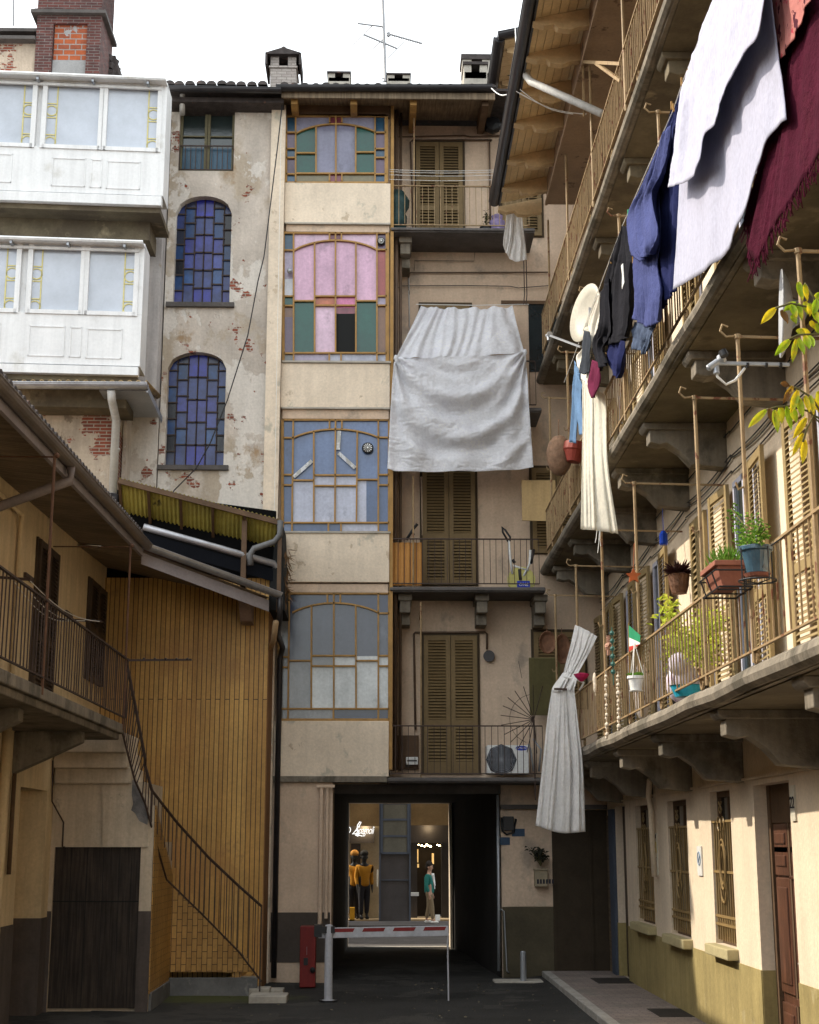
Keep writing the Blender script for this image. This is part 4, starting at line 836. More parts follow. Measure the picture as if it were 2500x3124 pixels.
m.tube([a, a.lerp(b,.5), a.lerp(b,.8), b, b+V((.09,.1,-.12)), b+V((.08,.12,-.35))], .06, 10); m.build('gutter_pipe', gutter_zinc, CP, smooth=True)
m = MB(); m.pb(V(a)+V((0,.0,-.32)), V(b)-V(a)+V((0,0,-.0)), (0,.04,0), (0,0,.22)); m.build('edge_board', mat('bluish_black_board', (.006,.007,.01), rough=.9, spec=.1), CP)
m = MB(); p = aty('H',1640,170,25.3); m.tube([p, p-V((0,0,.25)), p-V((.1,0,.38)), p-V((.45,0,.5)), p-V((.52,0,.62)), p-V((.5,0,.8))], .055, 10); m.build('downpipe', mat('dull_grey_pipe', (.12,.12,.12), rough=.5, var=.3), CP, smooth=True)
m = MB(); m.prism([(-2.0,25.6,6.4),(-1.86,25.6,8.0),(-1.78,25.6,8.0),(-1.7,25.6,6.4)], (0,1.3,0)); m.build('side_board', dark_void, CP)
m = MB()
for i in range(60):
    p = V((-1.70+random.uniform(-.03,.03), 26.0, random.uniform(6.6,7.6))); m.leaf(p, (random.uniform(-.2,.6), -.3, random.uniform(-1,.1)), .25, .03)
tag(m.build('dry_plant', mat('dry_brown_plant', (.20,.11,.05)), None, org=(-1.7,26,6.6)), 'dry brown creeper hanging at the right end of the yellow canopy', 'plant')
# ================================================================== right gallery building
GB = thing('gallery_building', 'long sunlit cream building on the right with three tiers of iron-railed stone galleries', 'building', (4.25, 15, 0))
RX, BXR = 4.25, 3.10
ops = []   # ground floor openings (y0, y1, z0, z1, kind)
GF = [(15.45,16.95,.12,3.04,'door'), (18.1,19.2,1.17,3.04,'win'), (20.72,22.1,1.12,3.0,'win'), (23.4,24.9,1.15,3.0,'win'), (25.95,26.95,.12,3.04,'dark')]
m = MB(); zg = 3.04; y = -8
for (a, b, z0, z1, k) in GF:
    m.box(RX, RX+.45, y, a, 0, zg)
    if z0 > .2: m.box(RX, RX+.45, a, b, 0, z0)
    if z1 < zg: m.box(RX, RX+.45, a, b, z1, zg)
    y = b
m.box(RX, RX+.45, y, 28, 0, zg); m.box(RX, RX+.45, -8, 28, zg, 14.2); m.box(RX+.5, 9, -8, 28, 0, 14.2)
m.build('wall', plaster_right, GB)
m = MB(); y = -8; zd = 1.02
for (a, b, z0, z1, k) in GF:
    if z0 < .2: m.box(RX-.013, RX+.001, y, a, .12, zd); m.box(RX-.013, RX+.4, b, b+.012, .12, zd) if 0 else None; y = b
m.box(RX-.013, RX+.001, y, 28, .12, zd)
for (a, b, z0, z1, k) in GF:
    if z0 < .2: m.box(RX, RX+.42, b-.012, b+.001, .12, zd)
m.build('dado', plaster_dado, GB)
m = MB(); m.beam((RX-.02,-8,3.12),(RX-.02,27,3.12),.03,.03); m.build('string_course', plaster_right, GB)
def grille(y0, y1, z0, z1):
    g_ = MB(); g_.box(RX+.13, RX+.16, y0, y1, z0, z1); o = g_.build('window', glass_dark, GB)
    f = MB(); f.box(RX+.09, RX+.14, y0, y0+.07, z0, z1); f.box(RX+.09, RX+.14, y1-.07, y1, z0, z1); f.box(RX+.09, RX+.14, y0+.07, y1-.07, z0, z0+.08); f.box(RX+.09,RX+.14,y0+.07,y1-.07,z1-.07,z1); f.box(RX+.10,RX+.135,(y0+y1)/2-.03,(y0+y1)/2+.03,z0+.08,z1-.07); f.build('frame', wood_old, o)
    b = MB(); n = 9; x = RX+.03; H = z1-z0; za, zb = z0+.05, z0+H*.80
    for i in range(n):
        yy = lerp(y0+.06, y1-.06, i/(n-1)); b.beam((x,yy,za),(x,yy,zb),.02)
        b.tube([(x,yy-.04,z0+.24),(x-.01,yy-.03,z0+.32),(x,yy,z0+.36)],.008,4)
    for z in (zb, z0+H*.47, z0+.24, z0+.34): b.beam((x-.01,y0,z),(x-.01,y1,z),.022,.03)
    yc = (y0+y1)/2; zc = z0+H*.52
    for rr, hh in ((.17,.30),(.13,.24)):
        p = [V((x-.03, yc+rr*math.cos(t*PI/12), zc+hh*math.sin(t*PI/12))) for t in range(25)]; b.tube(p, .013, 5, False)
    p = [V((x-.03, yc+.17*math.cos(t*PI/12), zc-.22+.24*math.sin(t*PI/12))) for t in range(12, 25)]; b.tube(p, .012, 5)
    for s in (-1, 1):
        p = [V((x-.03, yc+s*(.09-.09*math.cos(t*PI/8)), zc+.46+.1*math.sin(t*PI/8)+t*.004)) for t in range(13)]; b.tube(p, .01, 4)
        p = [V((x-.03, yc+s*.07*math.sin(t*PI/8), zc+.62+.012*t)) for t in range(13)]; b.tube(p, .01, 4)
    b.build('grille', mat('gold_painted_iron', (.27,.18,.075), rough=.5, var=.2), o)
    s = MB(); s.box(RX-.14, RX+.42, y0-.09, y1+.06, z0-.13, z0-.002); s.build('sill', mat('olive_stone_sill', (.42,.36,.20), var=.15, bump=.3), o, bev=.015)
for (a, b, z0, z1, k) in GF:
    if k == 'win': grille(a, b, z0, z1)
# panelled door (number plaque beside it)
m = MB(); m.box(RX+.20, RX+.25, 15.45, 16.95, .12, 3.04); dr = m.build('door', wood_door, GB)
m = MB(); x = RX+.17
m.box(x-.02, x+.05, 15.45, 15.56, .12, 3.04); m.box(x-.02, x+.05, 16.84, 16.95, .12, 3.04); m.box(x-.0, x+.05, 15.56, 16.84, 2.62, 3.04); m.box(x, x+.05, 16.17, 16.23, .12, 2.62)
m.build('frame', wood_old, dr); m = MB()
for ya, yb in ((15.56, 16.17), (16.23, 16.84)):
    for za, zb in ((.2, .66), (.86, 1.98), (2.10, 2.32), (2.34, 2.56)):
        m.box(x+.0, x+.045, ya+.03, yb-.03, za-.05, zb+.05); m.box(x-.018, x+.01, ya+.10, yb-.10, za+.05, zb-.05)
m.box(x-.03, x+.03, 15.58, 16.15, .72, .80); m.box(x-.03,x+.03,15.58,16.15,2.02,2.06)
m.build('door_panel', wood_door, dr, bev=.012); m = MB(); m.tube([(x-.01,15.66,1.18),(x-.08,15.66,1.18),(x-.08,15.78,1.18)], .012, 6); m.lathe((x,15.66,1.18),[(.03,0),(.03,.02)],10,(-1,0,0)); m.build('handle', grey_metal, dr)
m = MB(); m.box(RX+.12, RX+.17, 25.95, 26.95, .12, 3.04); m.build('door', shutter_dark, GB, label='plain dark door in shade near the corner')
m = MB(); m.box(RX-.06, RX+.0, 27.05, 27.5, .12, 3.0); m.build('door_post', mat('blue_grey_door_paint', (.06,.075,.105), var=.2), GB); m = MB(); m.box(RX-.03, RX, 27.5, 27.95, .12, 2.9); m.build('door', mat('brown_plank_door', (.14,.10,.06), plank=(2,.1,.3)), GB)
m = MB(); m.tube([(RX-.1,22.9,3.35),(RX-.1,23.05,3.1),(RX-.07,23.05,2.9),(RX-.06,23.0,1.9)], .045, 8); m.build('pipe', plaster_right, GB, smooth=True)
# plaques and notices
def plate(mb_m, y0, y1, z0, z1, nm, label, cat, txt=None, tsz=.1, tcol=None, x=RX):
    b = MB(); b.box(x-.02, x-.002, y0, y1, z0, z1); o = tag(b.build(nm, mb_m, None, org=(x, (y0+y1)/2, z0)), label, cat)
    return o
def text_mesh(s, size, mt, parent, loc, rot, name='lettering', shear=0, ext=.003, space=1., sx=1):
    cu = bpy.data.curves.new(name, 'FONT'); cu.body = s; cu.size = size; cu.shear = shear; cu.extrude = ext; cu.space_character = space; cu.align_x = 'CENTER'; cu.align_y = 'CENTER'; cu.resolution_u = 3
    t = bpy.data.objects.new('tmp', cu); COL.objects.link(t); dg = bpy.context.evaluated_depsgraph_get(); dg.update()
    me = bpy.data.meshes.new_from_object(t.evaluated_get(dg)); bpy.data.objects.remove(t)
    me.transform(Matrix.Diagonal((sx,1,1,1))); me.materials.clear(); me.materials.append(mt)
    o = bpy.data.objects.new(name, me); COL.objects.link(o); o.rotation_euler = rot; o.parent = parent; o.location = V(loc)-ORG[parent.name]; ORG[o.name] = V(loc); return o
pk = mat('white_enamel', (.62,.58,.48), rough=.4, var=.08); inkd = mat('dark_ink', (.03,.03,.04), var=0, bump=0)
o = plate(pk, 15.20, 15.36, 2.62, 2.98, 'house_number_plate', 'small white house number plate with 22 beside the red-brown door', 'sign'); text_mesh('22', .17, inkd, o, (RX-.025,15.28,2.80), (R(90),0,R(-90)))
o = plate(white_plastic, 19.78, 20.05, 1.98, 2.36, 'paper_notice', 'white paper notice with a round prohibition mark between two barred windows', 'notice')
m = MB(); m.tube([V((RX-.024, 19.91+.085*math.cos(i*PI/10), 2.2+.085*math.sin(i*PI/10))) for i in range(21)], .008, 4, False); m.beam((RX-.024,19.85,2.26),(RX-.024,19.97,2.14),.014); m.build('prohibition_mark', mat('faded_blue_ink', (.25,.33,.45)), o)
o = plate(pk, 22.95, 23.2, 1.92, 2.55, 'notice_board', 'narrow notice plate with yellow and white fields beside the shaded barred window', 'notice')
m = MB(); m.box(RX-.024,RX-.02,22.98,23.17,2.25,2.42); m.build('yellow_field', mat('yellow_print', (.55,.42,.05)), o); m = MB(); m.box(RX-.024,RX-.02,22.98,23.17,2.47,2.53)
for z in (2.0,2.06,2.12,2.17): m.box(RX-.024,RX-.02,23.0,23.15,z,z+.02)
m.build('print', inkd, o)
# ---- galleries
def corbel(y, z, x0=3.3, w=.24, big=1.):
    p = [(RX,z),(x0,z),(x0,z-.24),(x0+.12,z-.27),(x0+.22,z-.25),(x0+.38,z-.36),(x0+.52,z-.52),(RX,z-.56)]
    m = MB(); m.prism([(a, y-w/2, b) for a, b in p], (0,w,0)); m.prism([(a, y-w/2-.05, b) for a, b in ((RX,z),(x0-.08,z),(x0-.08,z-.05),(x0-.04,z-.09),(RX,z-.09))], (0,w+.1,0)); return m
TIER = [(1, 3.66, 3.86, .83, [11.3,14.2,17.45,20.35,23.3,26.2]), (2, 7.47, 7.64, .84, [12.1,14.8,17.5,19.75,22.2,24.6,27.1]), (3, 11.35, 11.52, .85, [12.8,15.5,18.2,20.85,23.65,26.3])]
HK = {1: [10.2,12.1,13.9,17.45,20.2,22.95,25.8], 2: [9.5,12.3,15.1,17.9,20.7,23.4,26.0], 3: [9,11.5,14.3,17.1,20.0,22.9,25.6]}
PTOP = {1: 6.72, 2: 10.45, 3: 13.8}
for n, zb, zt_, rh, cb in TIER:
    m = MB(); m.box(BXR+.06, RX, -8, 28, zb, zt_)
    r = (zt_-zb)/2; m.tube([(BXR+.06,y,zb+r+.012*math.sin(y*3.1)) for y in [(-8+i*1.2) for i in range(31)] if y <= 28], r*.95, 10)
    lab = {1:'lowest gallery with sunlit railing', 2:'middle gallery hung with laundry', 3:'top gallery just under the eave'}[n]
    b = m.build('balcony', stone, GB, label=lab, clean=True)
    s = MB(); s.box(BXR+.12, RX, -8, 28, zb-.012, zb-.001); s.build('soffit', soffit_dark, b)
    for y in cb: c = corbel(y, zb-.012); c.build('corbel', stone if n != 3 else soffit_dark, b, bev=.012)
    m = MB(); rail_run(m, (BXR,4,zt_+.02), (BXR,26.9,zt_+.02), rh, .014, {1:.155, 2:.135, 3:.12}[n], bot=.08, top=.034); m.build('railing', iron_rust, b)
    f = MB()
    for i in range(9): 
        y = 10+i*2.1; f.tube([V((BXR+.02, y+.06*math.cos(q*PI/5), zt_+.05+.055*math.sin(q*PI/5))) for q in range(11)], .015, 5, False)
    f.build('rail_foot', iron_rust, b)
    for y in HK[n]:
        p = MB(); p.tube([(BXR,y,zt_),(BXR,y,PTOP[n])], .019, 6)
        if n != 3:
            p.beam((BXR,y,PTOP[n]-.01),(RX,y,PTOP[n]-.03),.022)
            p.tube([(BXR,y,PTOP[n]), (BXR-.10,y,PTOP[n]-.01), (BXR-.15,y,PTOP[n]+.04), (BXR-.13,y,PTOP[n]+.10), (BXR-.08,y,PTOP[n]+.08)], .012, 5)
            p.tube([(BXR,y-.0,PTOP[n]-1.35),(BXR-.06,y,PTOP[n]-1.38),(BXR-.08,y,PTOP[n]-1.32)], .011, 5)
            p.lathe((BXR,y,PTOP[n]-.03),[(.03,0),(.03,.04)],8)
        p.build('pole', iron_rust, b)
# shutters and French doors, floor by floor
FL = {1: (3.90, 2.72, [(16.05,17.05,1),(18.45,19.35,0),(21.5,22.35,1),(24.25,24.9,1),(26.75,27.4,1),(12.6,13.6,1)]), 2: (7.66, 2.5, [(12.2,13.1,1),(15.2,16.1,1),(18.3,19.2,0),(21.2,22.1,1),(24.2,25.0,1)]), 3: (11.54, 2.1, [(15,15.9,1),(19,19.9,1),(23,23.9,1)])}
for fl, (z0, h, lst) in FL.items():
    for (a, b, op) in lst:
        g_ = MB(); g_.box(RX-.012, RX-.002, a, b, z0, z0+h); o = g_.build('french_door', glass_dark if op else dark_void, GB)
        f = MB(); f.box(RX-.04, RX-.012, a, a+.06, z0, z0+h); f.box(RX-.04, RX-.012, b-.06, b, z0, z0+h); f.box(RX-.04, RX-.012, (a+b)/2-.04, (a+b)/2+.04, z0, z0+h); f.box(RX-.04,RX-.012,a+.06,b-.06,z0+h-.07,z0+h)
        f.build('frame', mat('lilac_white_paint', (.42,.42,.50), var=.1), o)
        if op:
            for (s, yy, uv) in ((0, a-.02, (0,-1,0)), (1, b+.02, (0,1,0))):
                lf = MB(); louvre(lf, (RX-.075, yy, z0+.02), (uv[0]-.06, uv[1], 0), .78, h-.03, (-1, -.06*uv[1], 0), rails=(0,.42,1), botp=.06); lf.build('shutter', shutter_sun, o)
        else:
            for yy in (a, (a+b)/2+.01):
                lf = MB(); louvre(lf, (RX-.045, yy, z0+.02), (0,1,0), (b-a)/2-.02, h-.03, (-1,0,0), rails=(0,.42,1), botp=.06, gap=.085); lf.build('shutter', shutter_sun, o)
# cables along the wall
def sagging(p, q, n=8, s=.05): p, q = V(p), V(q); return [p.lerp(q, i/n)-V((0,0,s*math.sin(PI*i/n))) for i in range(n+1)]
m = MB()
for z, s in ((7.28,.0),(6.98,.05),(6.93,.09),(6.78,.03)):
    for i in range(7): m.tube(sagging((RX-.03,9+i*2.7,z),(RX-.03,11.7+i*2.7,z+random.uniform(-.03,.03)),8,s), .011, 4)
m.build('cable', black_plastic, GB)
# eave
EZ, EX = 14.1, 2.12
m = MB(); m.pb((EX,-4,EZ+.06), (5.2,0,1.3), (0,29.6,0), (0,0,.08)); er = m.build('roof', tile_dark, GB)
m = MB()
for i in range(11):
    x = EX+.05+i*.13; zc = EZ+.015+(x-EX-.05)*.248
    for j in range(8): ya = -4+j*3.7; m.pb((x,ya+.004,zc), (.122,0,.030), (0,3.69,0), (0,0,.03))
m.build('soffit', wood_soffit, er)
tips = [atz('C',70,1092,EZ).y, atz('C',98,980,EZ).y, atz('C',130,835,EZ).y, atz('C',165,640,EZ).y, atz('C',200,478,EZ).y, atz('C',240,290,EZ).y, atz('C',285,105,EZ).y]
tips += [tips[-1]-1.5*i for i in range(1, 9)]
for y in tips:
    m = MB(); pf = [(EX+.06,.02),(EX+.06,-.05),(EX+.22,-.09),(EX+.36,-.06),(EX+.42,-.13),(EX+.6,-.15),(EX+.72,-.10),(EX+.88,-.08),(EX+.88,.20),(EX+.2,.05)]
    m.prism([(a, y, EZ+b) for a, b in pf], (0,.13,0)); m.build('rafter', wood_beam, er)
m = MB(); gutter(m, (EX-.02,-4,EZ+.08), (EX-.02,25.65,EZ+.08), .1); m.box(EX+.055, EX+.085, -4, 25.62, EZ-.02, EZ+.13); m.build('gutter', gutter_dark, er, clean=False)
m = MB(); m.box(3.0, RX, -4, atx('C',290,1085,3.0).y, 13.82, 14.3); m.box(2.97,3.02,-4,atx('C',290,1085,3.0).y,13.8,13.86); m.build('attic_slab', mat('brown_plaster_soffit', (.30,.21,.14), var=.2, vs=2, patches=[((.14,.09,.06), 2, .6, .03, 3)], bump=.3), GB)
p0 = atz('C',185,400,14.05); p1 = atx('C',585,600,3.2)
m = MB(); m.tube([p0+V((0,0,.15)), p0, p0+(p1-p0)*.06+V((0,0,-.06)), p1], .06, 10); m.build('downpipe', pipe_white, er, smooth=True, label='white downpipe crossing under the wooden eave')
m = MB(); a = atx('C',480,325,3.0); b = atx('C',680,335,3.1); m.beam(a, b, .045); m.beam(a.lerp(b,.35), atx('C',680,425,3.1), .04); m.beam(a, a-V((0,0,.9)),.03); m.build('wooden_arm', iron_rust, GB)
m = MB(); m.tube(sagging(atz('C',130,480,14.0), atz('C',500,600,13.6), 10, .1), .008, 4); m.tube(sagging(atz('C',150,470,14.0), atz('C',430,600,13.6), 10, .1), .007, 4); m.tube([atz('C',125,150,17.4), atz('C',140,480,14.1)], .008, 4); m.tube(sagging(aty('C',0,465,25), atz('C',132,455,14.1), 8, .15), .01, 4); m.build('cable', white_plastic, er)
# ================================================================== shop across the street
SH = thing('shop_building', 'shop across the street with warm lit windows beside a dark stone pier', 'building', (0, 46, 0))
SY = 46.0
def sx(x): return aty('L', x, 700, SY).x
def sz(y): return aty('L', 700, y, SY).z
dk = mat('dark_shop_stone', (.055,.05,.05), rough=.4, var=.2, vs=2)
m = MB()
m.box(-45, sx(470), SY, SY+.5, 0, 27); m.box(sx(692), sx(862), SY, SY+.5, 0, 27); m.box(sx(1100)+.25, 12, SY, SY+.5, 0, 27)  # unseen length and height added to keep sun off the street
m.box(sx(470), sx(692), SY, SY+.5, 0, sz(990)); m.box(sx(862), sx(1100)+.25, SY, SY+.5, 0, sz(985)); m.box(-45, 12, SY, SY+.5, sz(290), 27)
m.build('wall', dk, SH)
m = MB(); m.box(-10, 12, SY+3.6, SY+3.7, 0, 6); m.box(-10, 12, SY+.5, SY+3.7, -.1, .12); m.build('interior_wall', mat('warm_shop_interior', (.42,.31,.18), var=.35, vs=.8), SH)
m = MB(); m.box(sx(470), sx(690), SY+1.3, SY+1.35, sz(985), sz(420)); m.build('display_backdrop', mat('pale_display_panel', (.48,.40,.27), var=.1), SH)
pieces([(sx(515), sx(572), SY+1.2, SY+1.28, sz(985), sz(525)), (sx(470),sx(655),SY+.9,SY+.95,sz(520),sz(420)), (sx(862),sx(1100),SY+1.0,SY+1.05,sz(520),sz(415)), (sx(862), sx(915), SY+1.5, SY+1.6, sz(985), sz(520)), (sx(1060), sx(1110), SY+1.5, SY+1.6, sz(985), sz(500))], 'dark_panel', dk, SH)
m = MB(); m.box(sx(915), sx(1095), SY+2.6, SY+2.7, sz(985), sz(520)); m.build('back_shelf', mat('dark_shelving', (.03,.024,.02), var=.3), SH)
pl = MB()
for a, b in ((298,382),(388,478),(485,575)): pl.box(sx(708), sx(848), SY-.06, SY-.001, sz(b), sz(a))
pl.build('upper_pane', mat('grey_green_panes', (.10,.095,.075), rough=.2, var=.2), SH)
m = MB(); 
for x in (700, 855): m.box(sx(x)-.03, sx(x)+.03, SY-.09, SY, sz(580), sz(290))
for y in (384, 481, 580): m.box(sx(700), sx(858), SY-.085, SY, sz(y)-.03, sz(y)+.03)
m.box(sx(700), sx(862), SY-.05, SY, sz(740), sz(735)); m.box(sx(690)-.03, sx(690)+.02, SY-.05, SY+.1, sz(990), sz(290)); m.box(sx(866)-.03, sx(866)+.02, SY-.05, SY+.1, sz(985), sz(290)); m.build('frame', mat('blue_grey_frame', (.06,.07,.09)), SH)
lampm = mat('warm_bulb', (1,.72,.35), emit=14, var=0, fine=0, bump=0)
glow = mat('glowing_wall_panel', (.75,.48,.18), emit=.5, var=.3, vs=1)
m = MB()
for i, x in enumerate((925,945,962,975,985,998,1040,1052,1078,1092)): m.ball((sx(x), SY+1.9, sz(532+(i % 3)*5)), .02+.01*(i % 2), 8)
m.build('chandelier_bulb', lampm, SH, smooth=True)
m = MB()
for x0, x1, y0, y1 in ((1010,1022,585,650),(918,926,560,640),(905,930,650,672),): m.box(sx(x0), sx(x1), SY+2.4, SY+2.5, sz(y1), sz(y0))
m.build('glowing_niche', glow, SH)  # lit look comes from a glow put into the panel material
m = MB(); m.box(sx(1012), sx(1040), SY-.02, SY-.005, sz(975), sz(940)); m.build('door_notice', white_plastic, SH)
m = MB(); m.box(sx(512), sx(542), SY+.5, SY+.7, sz(985), sz(902)); m.build('display_box', mat('orange_yellow_box', (.70,.36,.03)), SH)
m = MB(); m.lathe((sx(675), SY-.08, sz(775)), [(.03,-.0),(.03,.5)], 8); m.build('door_handle', mat('pale_brass', (.6,.55,.45), metal=.6, rough=.3), SH)
m = MB(); m.box(sx(870), sx(920), SY+.6, SY+.9, sz(835), sz(815)); m.build('display_bag', white_plastic, SH)
sl = thing('shop_lettering', 'white script shop name lettering hanging in the lit window', 'sign', (sx(585), SY+.1, sz(450)))
text_mesh('Spagnoli', .33, mat('lit_white_lettering', (.9,.9,.88), emit=.5, var=0, bump=0), sl, (sx(598), SY+.08, sz(448)), (R(90),0,0), shear=.45, sx=.56, ext=.012, space=.9)
m = MB(); c = V((sx(556), SY+.07, sz(440)))
pts = [(-.1,-.28),(.02,-.34),(.05,-.22),(-.02,-.05),(.0,.2),(.1,.36),(.16,.34),(.1,.2),(-.1,-.1),(-.22,-.24),(-.1,-.22),(.1,-.30),(.22,-.34)]
m.tube([c+V((a*.7, 0, b*.62)) for a, b in pts], .014, 5); m.tube([c+V((-.28+.07*math.cos(q*.6), 0, -.02+.09*math.sin(q*.6))) for q in range(12)],.013,5); m.build('swash', MATS['lit_white_lettering'], sl)
for x, e in ((sx(600), 13), (sx(980), 5)):
    ld = bpy.data.lights.new('shop_light', 'POINT'); ld.energy = e; ld.color = (1,.74,.42); ld.shadow_soft_size = .15; lo_ = bpy.data.objects.new('shop_light', ld); COL.objects.link(lo_); lo_.location = (x, SY+.75, sz(430)); 

# ================================================================== figures
def skin(name, mats, chains, parent=None, org=None, sub=2):
    """chains: list of polylines [(x,y,z,r),...]; equal coordinates are shared"""
    vs, rs, es, key = [], [], [], {}
    for ch in chains:
        pi = None
        for (x, y, z, r) in ch:
            kk = (round(x,3), round(y,3), round(z,3))
            if kk not in key: key[kk] = len(vs); vs.append(V((x,y,z))); rs.append(r)
            i = key[kk]
            if pi is not None and pi != i: es.append((pi, i))
            pi = i
    me = bpy.data.meshes.new(name); me.from_pydata(vs, es, []); ob = bpy.data.objects.new(name, me); COL.objects.link(ob)
    sk = ob.modifiers.new('s', 'SKIN'); sk.use_smooth_shade = True
    for i, d in enumerate(me.skin_vertices[0].data): d.radius = (rs[i], rs[i]*1.0); d.use_root = (i == 0)
    sb = ob.modifiers.new('ss', 'SUBSURF'); sb.levels = sub; sb.render_levels = sub
    dg = bpy.context.evaluated_depsgraph_get(); dg.update(); m2 = bpy.data.meshes.new_from_object(ob.evaluated_get(dg)); bpy.data.objects.remove(ob)
    m2.materials.clear(); [m2.materials.append(q) for q in (mats if isinstance(mats, list) else [mats])]
    for p in m2.polygons: p.use_smooth = True
    o = bpy.data.objects.new(name, m2); COL.objects.link(o)
    if parent: o.parent = parent; ORG[o.name] = V((0,0,0))
    return o
def figure(loc, rz, s, hand=(.40,.24,.17), top=(.02,.15,.13), legs=(.20,.15,.09), shoe=(.6,.6,.58), hair=(.02,.015,.012), stride=.2, label='', name='person', cat='person', hat=None, armf=0., group=None):
    root = thing(name, label, cat, loc, group); root.rotation_euler = (0,0,rz); root.scale = (s,s,s)
    sk_ = mat('skin_%d' % int(hand[0]*100), hand, rough=.55, var=.05, bump=.05); tp = mat('cloth_%s_top' % name, top, rough=.9, var=.15, bump=.3); lg_ = mat('cloth_%s_legs' % name, legs, rough=.9, var=.15, bump=.3)
    a, f = stride, armf
    # figure faces +x
    ft, bk = (a, -.09), (-a*.9, .09)
    ch = [[(0,0,.95,.13),(0,0,1.15,.13),(0,0,1.36,.14),(0,0,1.47,.075),(.01,0,1.53,.055),(.03,0,1.60,.085),(.025,0,1.68,.10),(.02,0,1.74,.06)],
          [(0,0,.95,.13),(.02,-.09,.88,.095),(a*.55+.03,-.09,.50,.062),(ft[0],ft[1],.09,.04),(ft[0]+.13,ft[1],.05,.035)],
          [(0,0,.95,.13),(-.02,.09,.88,.095),(-a*.25,.09,.48,.062),(bk[0]-.0,bk[1],.12,.04),(bk[0]+.12,bk[1],.05,.035)],
          [(0,0,1.36,.14),(0,-.17,1.38,.062),(-.03+f*.2,-.22,1.12,.045),(.06+f*.5,-.21,.88,.032),(.08+f*.55,-.21,.80,.028)],
          [(0,0,1.36,.14),(0,.17,1.38,.062),(-.05,.22,1.12,.045),(.02,.22,.88,.032),(.04,.22,.80,.028)]]
    for (hx, hy) in ((.08+f*.55,-.21),(.04,.22)):
        for i, l in enumerate((.065,.075,.07,.055)): ch.append([(hx,hy,.80,.028),(hx+.018*(i-1.5),hy,.80-.03,.011),(hx+.022*(i-1.5)+.01,hy,.80-.03-l,.007)])
        ch.append([(hx,hy,.80,.028),(hx+.035,hy,.78,.010),(hx+.045,hy,.745,.008)])
    body = skin('body', sk_, ch, root)
    coat = skin('jacket', tp, [[(0,0,.84,.165),(0,0,.98,.16),(0,0,1.15,.155),(0,0,1.36,.155),(0,0,1.45,.10)],
        [(0,0,1.36,.155),(0,-.175,1.38,.078),(-.03+f*.2,-.22,1.12,.062),(.05+f*.48,-.21,.90,.048)],[(0,0,1.36,.155),(0,.175,1.38,.078),(-.05,.22,1.12,.062),(.02,.22,.90,.048)]], root)
    tr = skin('trousers', lg_, [[(0,0,.98,.14),(.0,0,.93,.14),(.02,-.09,.84,.11),(a*.55+.03,-.09,.50,.08),(ft[0],ft[1],.12,.062)],[(.0,0,.93,.14),(-.02,.09,.84,.11),(-a*.25,.09,.48,.08),(bk[0],bk[1],.14,.062)]], root)
    m = MB()
    for (x, y) in (ft, bk): m.ball((x+.06, y, .05), .05, 10, sx=2.6, sy=1.0, sz=.9)
    o = m.build('shoes', mat('shoe_%d' % int(shoe[0]*100), shoe), None, smooth=True); o.parent = root
    m = MB(); m.ball((.0,0,1.72),.112,12,sz=1.02) if not hat else m.ball((.01,0,1.74),.118,12,sz=.85)
    m.ball((-.05,0,1.64),.085,10) if not hat else 0
    o = m.build('hair' if not hat else 'hat', mat('hair_dark' if not hat else 'hat_%d' % int(hat[0]*100), hair if not hat else hat), None, smooth=True); o.parent = root
    m = MB(); m.prism([(.105,-.012,1.62),(.135,0,1.60),(.105,.012,1.62),(.11,0,1.655)], (0,0,.001)); m.ball((.112,0,1.61),.014,6)
    for s_ in (-1,1): m.ball((.0,s_*.09,1.63),.022,6,sz=1.5)
    o = m.build('face_features', sk_, None); o.parent = root
    m = MB()
    for s_ in (-1,1): m.ball((.112,s_*.032,1.655),.009,6)
    m.beam((.118,-.022,1.575),(.118,.022,1.575),.006); o = m.build('eyes_and_mouth', inkd, None); o.parent = root
    return root
pf = aty('L', 955, 1016, 44.6)
per = figure((pf.x+.12, 44.6, .10), R(-20), .98, label='pedestrian in an open green jacket and white shirt walking along the street pavement', stride=.14)
m = MB(); m.prism([(.13,-.05,1.42),(.13,.05,1.42),(.165,.03,1.0),(.165,-.03,1.0)], (.01,0,0)); m.prism([(.08,-.07,1.46),(.12,.07,1.46),(.17,.05,1.1),(.17,-.05,1.1)], (.012,0,0)); o = m.build('shirt', white_plastic, None); o.parent = per
m1 = figure((sx(595), SY+.8, sz(985)+.04), R(-75), 1.14, hand=(.02,.02,.02), top=(.42,.19,.015), legs=(.02,.02,.025), shoe=(.03,.03,.03), hat=(.02,.02,.02), stride=.05, name='mannequin', cat='mannequin', label='shop mannequin in a yellow ochre jacket and black woollen hat', armf=.1)
m2_ = figure((sx(538), SY+.95, sz(985)+.04), R(-95), 1.14, hand=(.021,.02,.02), top=(.40,.21,.03), legs=(.02,.02,.025), shoe=(.03,.03,.03), hat=(.45,.22,.05), stride=.03, name='mannequin', cat='mannequin', label='shop mannequin in a mustard hat at the left edge of the lit window')

